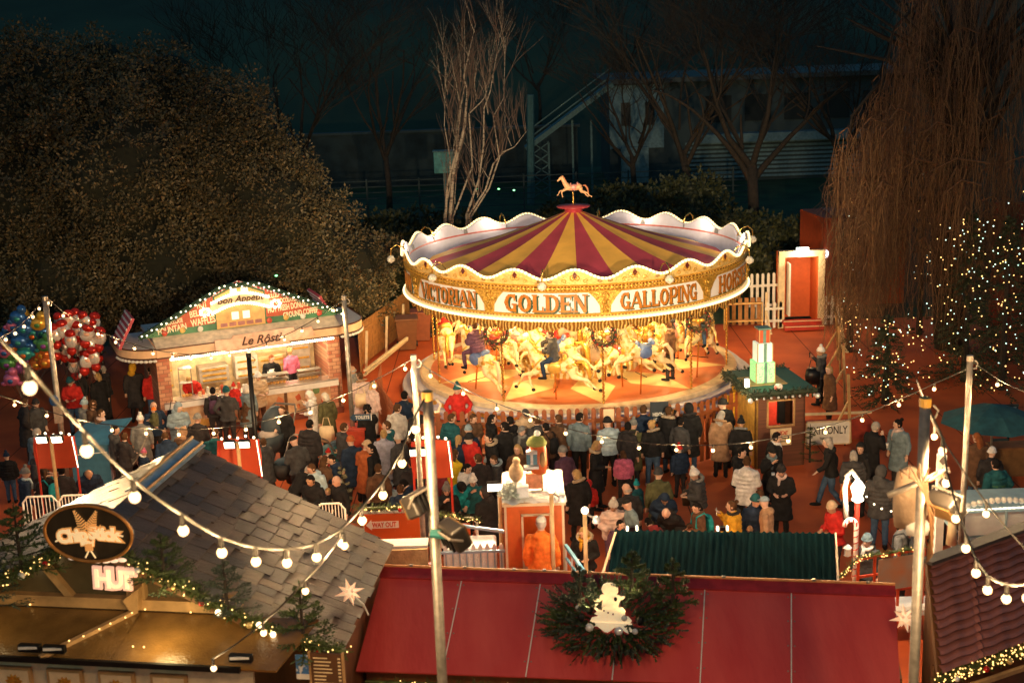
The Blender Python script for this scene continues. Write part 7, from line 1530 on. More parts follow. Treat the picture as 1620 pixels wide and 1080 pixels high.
for px, py, Y in ((753, 299, 56), (789, 299, 56), (813, 301, 56), (437, 436, 43.5)):
    t = thing('garden_spotlight', {753: 'faint green garden light left of three behind the carousel', 789: 'green garden light in the shrub left of the top horse', 813: 'green garden light in the shrub nearest the top horse', 437: 'green garden light shining through the evergreen'}[px], 'garden light', PY(px, py, Y)); MB().ell((0, 0, 0), (.05, .03, .03), 8, 5).build('glow', mat('green_glow', (.3, 1, .4), emit=3, ecol=(.25, 1, .35), var=0), t); MB().tube([(0, 0, -.03), (0, .1, -.3)], .015, 4).build('stalk', M_black, t)
# bags held by people
def bag(px, py, z, s_, label, m, strap=True):
    c = P(px, py, z); t = thing('bag', label, 'bag', c); MB().loft([(0, 0, -.2*s_, .16*s_, .06*s_), (0, 0, 0, .18*s_, .08*s_), (0, 0, .16*s_, .15*s_, .05*s_)], 12).build('body', m, t, smooth=True); MB().tube([(-.1*s_, 0, .14*s_), (-.05*s_, 0, .36*s_), (.05*s_, 0, .36*s_), (.1*s_, 0, .14*s_)], .012, 5).build('strap', m, t); return t
bag(517, 685, .75, 1.2, 'cream tote bag hanging from the woman with white hair', M_cream); bag(1286, 594, .95, 1.3, 'black shoulder bag of the woman in the white beanie', M_black); bag(1091, 785, .9, 1.0, 'dark handbag on the arm of the woman in the bobble beanie', mat('brown_bag', (.08, .05, .03), .5)); bag(572, 632, 1.0, 1.1, 'pale shoulder bag of the woman in the pink beige coat', M_cream); bag(277, 660, 1.05, 1.3, 'black bag clutched by the woman in the light blue hood', M_black)
# ---------------------------------------------------------------- people
PAL = dict(black=(.018, .018, .02), dark=(.035, .032, .035), char=(.06, .06, .065), grey=(.2, .2, .2), pale=(.5, .47, .45), white=(.72, .7, .7), navy=(.02, .035, .07), teal=(.02, .1, .12), bteal=(.02, .28, .32), red=(.5, .03, .025), rust=(.4, .11, .04),
           maroon=(.2, .03, .035), beige=(.5, .36, .24), tan=(.33, .2, .12), brown=(.12, .065, .04), olive=(.1, .1, .05), mustard=(.6, .32, .03), pink=(.6, .15, .27), blush=(.6, .45, .42), lilac=(.4, .4, .52), sky=(.4, .52, .6), slate=(.16, .22, .26), jean=(.06, .11, .2), orange=(.75, .18, .03), plum=(.1, .05, .09), green=(.06, .16, .09), yellow=(.7, .5, .03), steel=(.25, .33, .4),
           hbrown=(.08, .04, .02), hblack=(.012, .01, .01), hblond=(.42, .27, .12), hgrey=(.35, .32, .3), hwhite=(.6, .56, .5), hred=(.25, .08, .03), skin=(.55, .33, .24), fur=(.42, .33, .24))
def FM(c): return fabric(c, PAL[c])
SKINS = [mat('skin_light', (.58, .34, .25), .55, var=.08, scale=12), mat('skin_pale', (.64, .41, .32), .55, var=.08, scale=12), mat('skin_tan', (.42, .23, .14), .55, var=.08, scale=12)]
POSES = {  # arms (elbow, wrist) for right side (+x), left side; legs; lean; head pitch
    'stand': (('d', 'd'), 's', 3, 8), 'hold': (('h', 'h'), 's', 5, 18), 'phone': (('p', 'h'), 's', 2, 0), 'eat': (('m', 'h'), 's', 4, 14), 'pocket': (('k', 'k'), 's', 2, 4), 'walk': (('w', 'v'), 'w', 6, 6),
    'lean': (('h', 'h'), 's', 34, 30), 'ride': (('r', 'r'), 'r', 6, 6), 'talk': (('h', 'd'), 's', 2, 2), 'up': (('p', 'd'), 's', -2, -6), 'carry': (('h', 'k'), 's', -2, 5), 'hang': (('h', 'h'), 'r', 0, 0)}
def joints(pose):
    arms, legs, lean, hp = POSES[pose]; J = {}
    def T(v):
        v = Vector(v); a = R(lean); z = v.z-.95; return Vector((v.x, v.y*cos(a)+z*sin(a), .95+z*cos(a)-v.y*sin(a)))
    A = {'d': ((.25, -.02, 1.14), (.25, .05, .9)), 'h': ((.25, .0, 1.14), (.11, .25, 1.14)), 'p': ((.25, .13, 1.22), (.1, .27, 1.45)), 'm': ((.26, .08, 1.18), (.06, .2, 1.42)), 'k': ((.31, -.08, 1.16), (.21, .07, .97)), 'w': ((.24, -.14, 1.15), (.24, -.1, .92)), 'v': ((.24, .12, 1.15), (.22, .3, 1.02)), 'r': ((.25, .1, 1.15), (.12, .3, 1.2))}
    for s_, k in zip((1, -1), arms):
        e, w_ = A[k]; J['sh', s_] = T((.17*s_, 0, 1.4)); J['el', s_] = T((e[0]*s_, e[1], e[2])); J['wr', s_] = T((w_[0]*s_, w_[1], w_[2]))
    L = {'s': (((.1, 0, .5), (.11, -.02, .09)), ((-.1, .03, .5), (-.12, .05, .09))), 'w': (((.1, .16, .52), (.1, .26, .12)), ((-.1, -.02, .5), (-.1, -.3, .16))), 'r': (((.27, .3, .82), (.27, .24, .42)), ((-.27, .3, .82), (-.27, .24, .42)))}[legs]
    for s_, (k, a) in zip((1, -1), L): J['hp', s_] = Vector((.095*s_, 0, .92)); J['kn', s_] = Vector(k); J['an', s_] = Vector(a)
    J['T'] = T; J['lean'] = lean; J['hp'] = hp; return J
def headM(J, yaw=0):
    n_ = J['T']((0, .005, 1.5)); return Matrix.Translation(n_) @ Matrix.Rotation(R(yaw), 4, 'Z') @ Matrix.Rotation(-R(J['lean']*.6+J['hp']), 4, 'X')
CACHE = {}
def body_mesh(pose, yaw=0):
    if ('b', pose, yaw) in CACHE: return CACHE['b', pose, yaw]
    J = joints(pose); T = J['T']; b = MB(); HM_ = headM(J, yaw)
    b.tube([T((0, 0, .9)), T((0, 0, 1.1)), T((0, 0, 1.32)), T((0, 0, 1.43))], [.14, .135, .15, .09], 12, flat=.75)
    b.tube([T((0, -.01, 1.38)), HM_ @ Vector((0, 0, .06))], [.062, .056], 10)
    H3 = HM_.to_3x3()
    b.ell(HM_ @ Vector((0, .015, .135)), (.077, .096, .108), 14, 10, M=H3); b.ell(HM_ @ Vector((0, .05, .065)), (.055, .055, .055), 10, 8, M=H3)
    b.ell(HM_ @ Vector((0, .115, .11)), (.015, .024, .024), 8, 6, M=H3)
    for s_ in (-1, 1): b.ell(HM_ @ Vector((.08*s_, .0, .115)), (.014, .024, .032), 8, 6, M=H3); b.ell(HM_ @ Vector((.03*s_, .095, .165)), (.024, .014, .01), 8, 6, M=H3)
    for s_ in (-1, 1):
        b.tube([J['sh', s_], J['el', s_], J['wr', s_]], [.055, .045, .032], 8)
        b.tube([J['hp', s_], J['kn', s_], J['an', s_]], [.085, .06, .042], 8)
        d = (J['wr', s_]-J['el', s_]).normalized(); w_ = J['wr', s_]; u = d.orthogonal().normalized(); side = Vector((1, 0, 0)) if abs(d.x) < .8 else Vector((0, 1, 0)); side = (side-d*side.dot(d)).normalized(); nrm = d.cross(side)
        q = Matrix((side, nrm, d)).transposed(); b.ell(w_+d*.045, (.042, .02, .052), 10, 8, M=q)
        for k in range(4):
            p = w_+d*.085+side*(-.03+.02*k); L = (.05, .062, .058, .045)[k]; b.tube([p-d*.02, p+d*L*.55, p+d*L+nrm*.022*s_], [.0115, .0105, .009], 6)
        th = w_+d*.03+side*(-.035*s_); b.tube([th, th+d*.03-side*.028*s_, th+d*.055-side*.034*s_+nrm*.01], [.014, .012, .01], 6)
        a = J['an', s_]; b.ell(a+Vector((0, .05, -.045)), (.04, .11, .035), 8, 6)
    me = remesh(b, .0165, 'body', 1); CACHE['b', pose, yaw] = me; return me
def coat_mesh(pose, st):
    if ('c', pose, st) in CACHE: return CACHE['c', pose, st]
    J = joints(pose); T = J['T']; c = MB(); p_ = {'j': 0, 'p': .028, 'l': .008, 's': -.012, 'f': .02}[st]; n = 16; rings = []
    hem = {'j': .84, 'p': .86, 'l': .48, 's': .9, 'f': .7}[st]
    if J['lean'] > 20 or pose in ('ride', 'hang'): hem = max(hem, .82)
    zs = [1.485, 1.465, 1.43, 1.36, 1.25, 1.12, 1.0, .92]; rx = [.07, .115, .18, .205, .195, .18, .185, .195]; ry = [.065, .085, .11, .135, .14, .13, .135, .145]
    if hem < .9:
        k = int((.92-hem)/.06)+1
        for i in range(1, k+1): zs.append(.92+(hem-.92)*i/k); rx.append(.195+.035*i/k*(1 if st != 'l' else 1.6)); ry.append(.145+.03*i/k*(1 if st != 'l' else 1.6))
    vs = []
    for z, a, b_ in zip(zs, rx, ry):
        for j in range(n):
            v = Vector(((a+p_)*cos(2*pi*j/n), (b_+p_)*sin(2*pi*j/n)-.005, z)); v = T(v) if z > .8 else v; vs.append(v)
    k = len(zs); c.add(vs, [(i*n+j, i*n+(j+1) % n, (i+1)*n+(j+1) % n, (i+1)*n+j) for i in range(k-1) for j in range(n)]+[tuple(range(n-1, -1, -1)), tuple((k-1)*n+j for j in range(n))])
    if st in 'pf':
        for z in (1.36, 1.27, 1.18, 1.09, 1.0, .92): c.tube([T(((.19+p_)*cos(a*pi/8), (.135+p_)*sin(a*pi/8), z)) for a in range(17)], .032, 6, cap=False)
    for s_ in (-1, 1):
        S, E, W_ = J['sh', s_], J['el', s_], J['wr', s_]; W2 = E.lerp(W_, .93); r1, r2, r3 = .078+p_*.7, .064+p_*.7, .05+p_*.5
        c.tube([S-(E-S)*.12, S.lerp(E, .25), S.lerp(E, .6), E, E.lerp(W2, .5), W2], [r1*.95, r1*1.02, r1*.92, r2*1.03, r2*.92, r3], 10); c.tube([W2-(W2-E)*.05, W2], [r3+.008, r3+.008], 10)
    if st in 'jpf': c.ell(T((0, -.10, 1.44)), (.125, .065, .085), 12, 8)
    if st == 's': c.tube([T((0, 0, 1.44)), T((0, 0, 1.5))], [.08, .07], 10)
    else: c.tube([T((0, -.0, 1.43)), T((0, .0, 1.52))], [.1, .078], 12)
    me = remesh(c, .019, 'coat', 2)
    # loose folds
    for v in me.vertices:
        q = v.co; nn = v.normal; f = noise.noise(Vector((q.x*7+3*ord(st), q.y*7, q.z*11)))*.017+noise.noise(Vector((q.x*18, q.y*18, q.z*26)))*.004; v.co = q+nn*f
    CACHE['c', pose, st] = me; return me
def legs_mesh(pose, skirt=False):
    if ('l', pose) in CACHE: return CACHE['l', pose]
    J = joints(pose); b = MB(); b.ell((0, 0, .93), (.165, .12, .12), 12, 8)
    for s_ in (-1, 1):
        h, k, a = J['hp', s_], J['kn', s_], J['an', s_]; b.tube([h, h.lerp(k, .5), k, k.lerp(a, .45), a], [.1, .09, .068, .066, .052], 10)
    me = remesh(b, .021, 'trousers', 2)
    for v in me.vertices:
        q = v.co; v.co = q+v.normal*noise.noise(Vector((q.x*9, q.y*9, q.z*20)))*.007
    CACHE['l', pose] = me; return me
def shoe_mesh(pose, s_):
    if ('s', pose, s_) in CACHE: return CACHE['s', pose, s_]
    a = joints(pose)['an', s_]; b = MB(); b.ell(a+Vector((.006*s_, .06, -.045)), (.048, .14, .045), 10, 7, fn=lambda v: Vector((v.x, v.y, max(v.z, -.035)))); b.tube([a+Vector((0, 0, -.04)), a+Vector((0, 0, .06))], [.052, .05], 8)
    o = b.build('shoe', M_black, smooth=True); me = o.data; me.materials.clear(); bpy.data.objects.remove(o); CACHE['s', pose, s_] = me; return me
def head_mesh(kind):
    if ('h', kind) in CACHE: return CACHE['h', kind]
    b = MB(); rnd = random.Random(hash(kind) % 7 if 0 else len(kind))
    def shell(rx, ry, rz, c, zc=.135, ymin=.045):
        def fn(v):
            if v.y > ymin and v.z < .045: return v*.75
            return v*(1+.05*noise.noise(v*40))
        b.ell((0, c, zc), (rx, ry, rz), 18, 12, fn=fn)
    if kind in ('short', 'long', 'bun', 'tail', 'curly', 'bob', 'bald'):
        if kind == 'curly':
            for i in range(60):
                d = Vector((rnd.gauss(0, 1), rnd.gauss(0, 1)-.3, rnd.gauss(0, 1)+.5)).normalized()
                if d.y > .55 and d.z < .5: continue
                b.ell(Vector((0, 0, .14))+Vector((d.x*.09, d.y*.105, d.z*.12)), .032, 6, 5)
        elif kind == 'bald': b.lathe([(.083, .07), (.088, .1), (.084, .13)], 14, c=(0, -.02, 0), a0=R(170), a1=R(370))
        else: shell(.086, .104, .117, .0)
        if kind == 'long': b.loft([(0, -.055, .15, .085, .06), (0, -.07, .05, .1, .06), (0, -.085, -.06, .105, .05), (0, -.095, -.17, .085, .035), (0, -.1, -.22, .04, .015)], 14)
        if kind == 'bob': b.loft([(0, -.03, .16, .088, .085), (0, -.04, .05, .097, .075), (0, -.045, -.03, .085, .055)], 14)
        if kind == 'bun': b.ell((0, -.1, .22), (.045, .045, .045), 10, 8)
        if kind == 'tail': b.tube([(0, -.1, .17), (0, -.15, .1), (0, -.14, -.03), (0, -.12, -.1)], [.03, .035, .028, .008], 8)
    if kind in ('beanie', 'bobble'):
        b.ell((0, -.008, .17), (.09, .108, .115), 16, 10, fn=lambda v: Vector((v.x, v.y, max(v.z, -.03)*(1.05)))); b.tube([(.09*cos(a*pi/10), -.008+.108*sin(a*pi/10), .155+.012*sin(a*pi/10)) for a in range(21)], .019, 7, cap=False)
        if kind == 'bobble': b.ell((0, -.01, .31), (.046, .046, .044), 10, 8, fn=lambda v: v*(1+.2*noise.noise(v*70)))
    if kind in ('cap', 'flatcap'):
        b.ell((0, -.0, .165), (.088, .108, .085), 16, 10, fn=lambda v: Vector((v.x, v.y, max(v.z, -.01)))); b.ell((0, .12, .165), (.065, .075, .012), 12, 6)
    if kind == 'hood':
        def fn(v):
            if v.y > .05 and v.z < .06: return v*.7
            return v
        b.ell((0, -.02, .13), (.108, .125, .15), 16, 12, fn=fn); b.ell((0, -.09, -.02), (.12, .07, .09), 12, 8)
    o = b.build(kind, M_black, smooth=True); me = o.data; me.materials.clear(); bpy.data.objects.remove(o); CACHE['h', kind] = me; return me
def simple(kind):
    if ('x', kind) in CACHE: return CACHE['x', kind]
    b = MB()
    if kind == 'face':
        for s_ in (-1, 1): b.ell((.03*s_, .107, .145), (.011, .006, .006), 6, 5); b.ell((.031*s_, .11, .168), (.018, .005, .004), 6, 4)
        b.ell((0, .105, .068), (.02, .006, .005), 6, 4)
    if kind == 'scarf':
        b.tube([(.085*cos(a*pi/8), .01+.085*sin(a*pi/8), -.015+.012*sin(a)) for a in range(17)], .036, 8, cap=False); b.tube([(.03, .1, -.02), (.04, .15, -.12), (.04, .16, -.25)], [.035, .04, .035], 6)
    if kind == 'ruff':
        for a in range(20): b.ell((.135*cos(a*pi/10), -.035+.105*sin(a*pi/10), -.005-.02*sin(a*pi/10)), (.042, .042, .035), 7, 5, fn=lambda v: v*(1+.35*noise.noise(v*60+Vector((a, 0, 0)))))
    if kind == 'pack':
        b.loft([(0, -.21, 1.0, .12, .06), (0, -.22, 1.05, .15, .085), (0, -.215, 1.25, .15, .08), (0, -.2, 1.38, .12, .05), (0, -.19, 1.4, .05, .02)], 14)
        for s_ in (-1, 1): b.tube([(.1*s_, -.17, 1.36), (.12*s_, -.05, 1.5), (.12*s_, .12, 1.42), (.14*s_, .14, 1.2), (.17*s_, -.05, 1.08)], .018, 6)
    if kind == 'band': b.loft([(0, 0, 1.16, .235, .175), (0, 0, 1.22, .24, .18)], 16, cap=False)
    if kind == 'phone': b.box((0, .335, 1.5), (.075, .012, .15))
    if kind == 'cup': b.lathe([(0, 0), (.032, 0), (.042, .11), (0, .11)], 12, c=(.1, .33, 1.1))
    if kind == 'apron': b.loft([(0, .01, .75, .19, .155), (0, .01, 1.05, .19, .15), (0, .012, 1.3, .15, .145)], 14)
    o = b.build(kind, M_black, smooth=True); me = o.data; me.materials.clear(); bpy.data.objects.remove(o); CACHE['x', kind] = me; return me
NP = [0]
def person(loc, h, rot, pose, coat, legs, head, label, extra='', wide=1., group=None):
    rot += 0 if (NP[0] % 3 == 0 or 'rid' in label or 'booth' in label or pose in ('hang', 'lean')) else (14, -17)[NP[0] % 2]; t = thing('person', label, 'person', loc, R(rot), group); s_ = h/1.73; t.scale = (s_*wide*1.03, s_*wide*1.03, s_); NP[0] += 1
    J = joints(pose); st, cc = coat.split(':'); yaw = (0, 38, -38, 0, -38, 38)[NP[0]*5 % 6] if pose in ('stand', 'hold', 'pocket') and 'booth' not in label else 0; HM_ = headM(J, yaw); sk = SKINS[NP[0]*7 % 11 % 2] if NP[0] % 9 else SKINS[2]
    link('body', body_mesh(pose, yaw), t, sk); link('coat', coat_mesh(pose, st), t, FM(cc)); link('trousers', legs_mesh(pose), t, FM(legs))
    for q in (-1, 1): link('shoe', shoe_mesh(pose, q), t, FM('white') if 'trainers' in extra else FM('black'))
    def onhead(me, nm, m, sc=1):
        o = link(nm, me, t, m); o.matrix_local = HM_ @ Matrix.Scale(sc, 4); return o
    child = h < 1.35
    for part_ in head.split('+'):
        k, c = part_.split(':'); nm = 'hat' if k in ('beanie', 'bobble', 'cap', 'flatcap') else ('hood' if k == 'hood' else 'hair'); onhead(head_mesh(k), nm, FM(c), 1.0)
    onhead(simple('face'), 'facial_features', M_black)
    for e in extra.split():
        if ':' not in e: continue
        k, c = e.split(':')
        if k in ('scarf', 'ruff'): onhead(simple(k), {'scarf': 'scarf', 'ruff': 'fur_trim'}[k], FM(c))
        elif k == 'collar': pass
        else: o = link({'pack': 'backpack', 'band': 'reflective_band', 'phone': 'phone', 'cup': 'paper_cup', 'apron': 'apron'}[k], simple(k), t, FM(c))
    return t
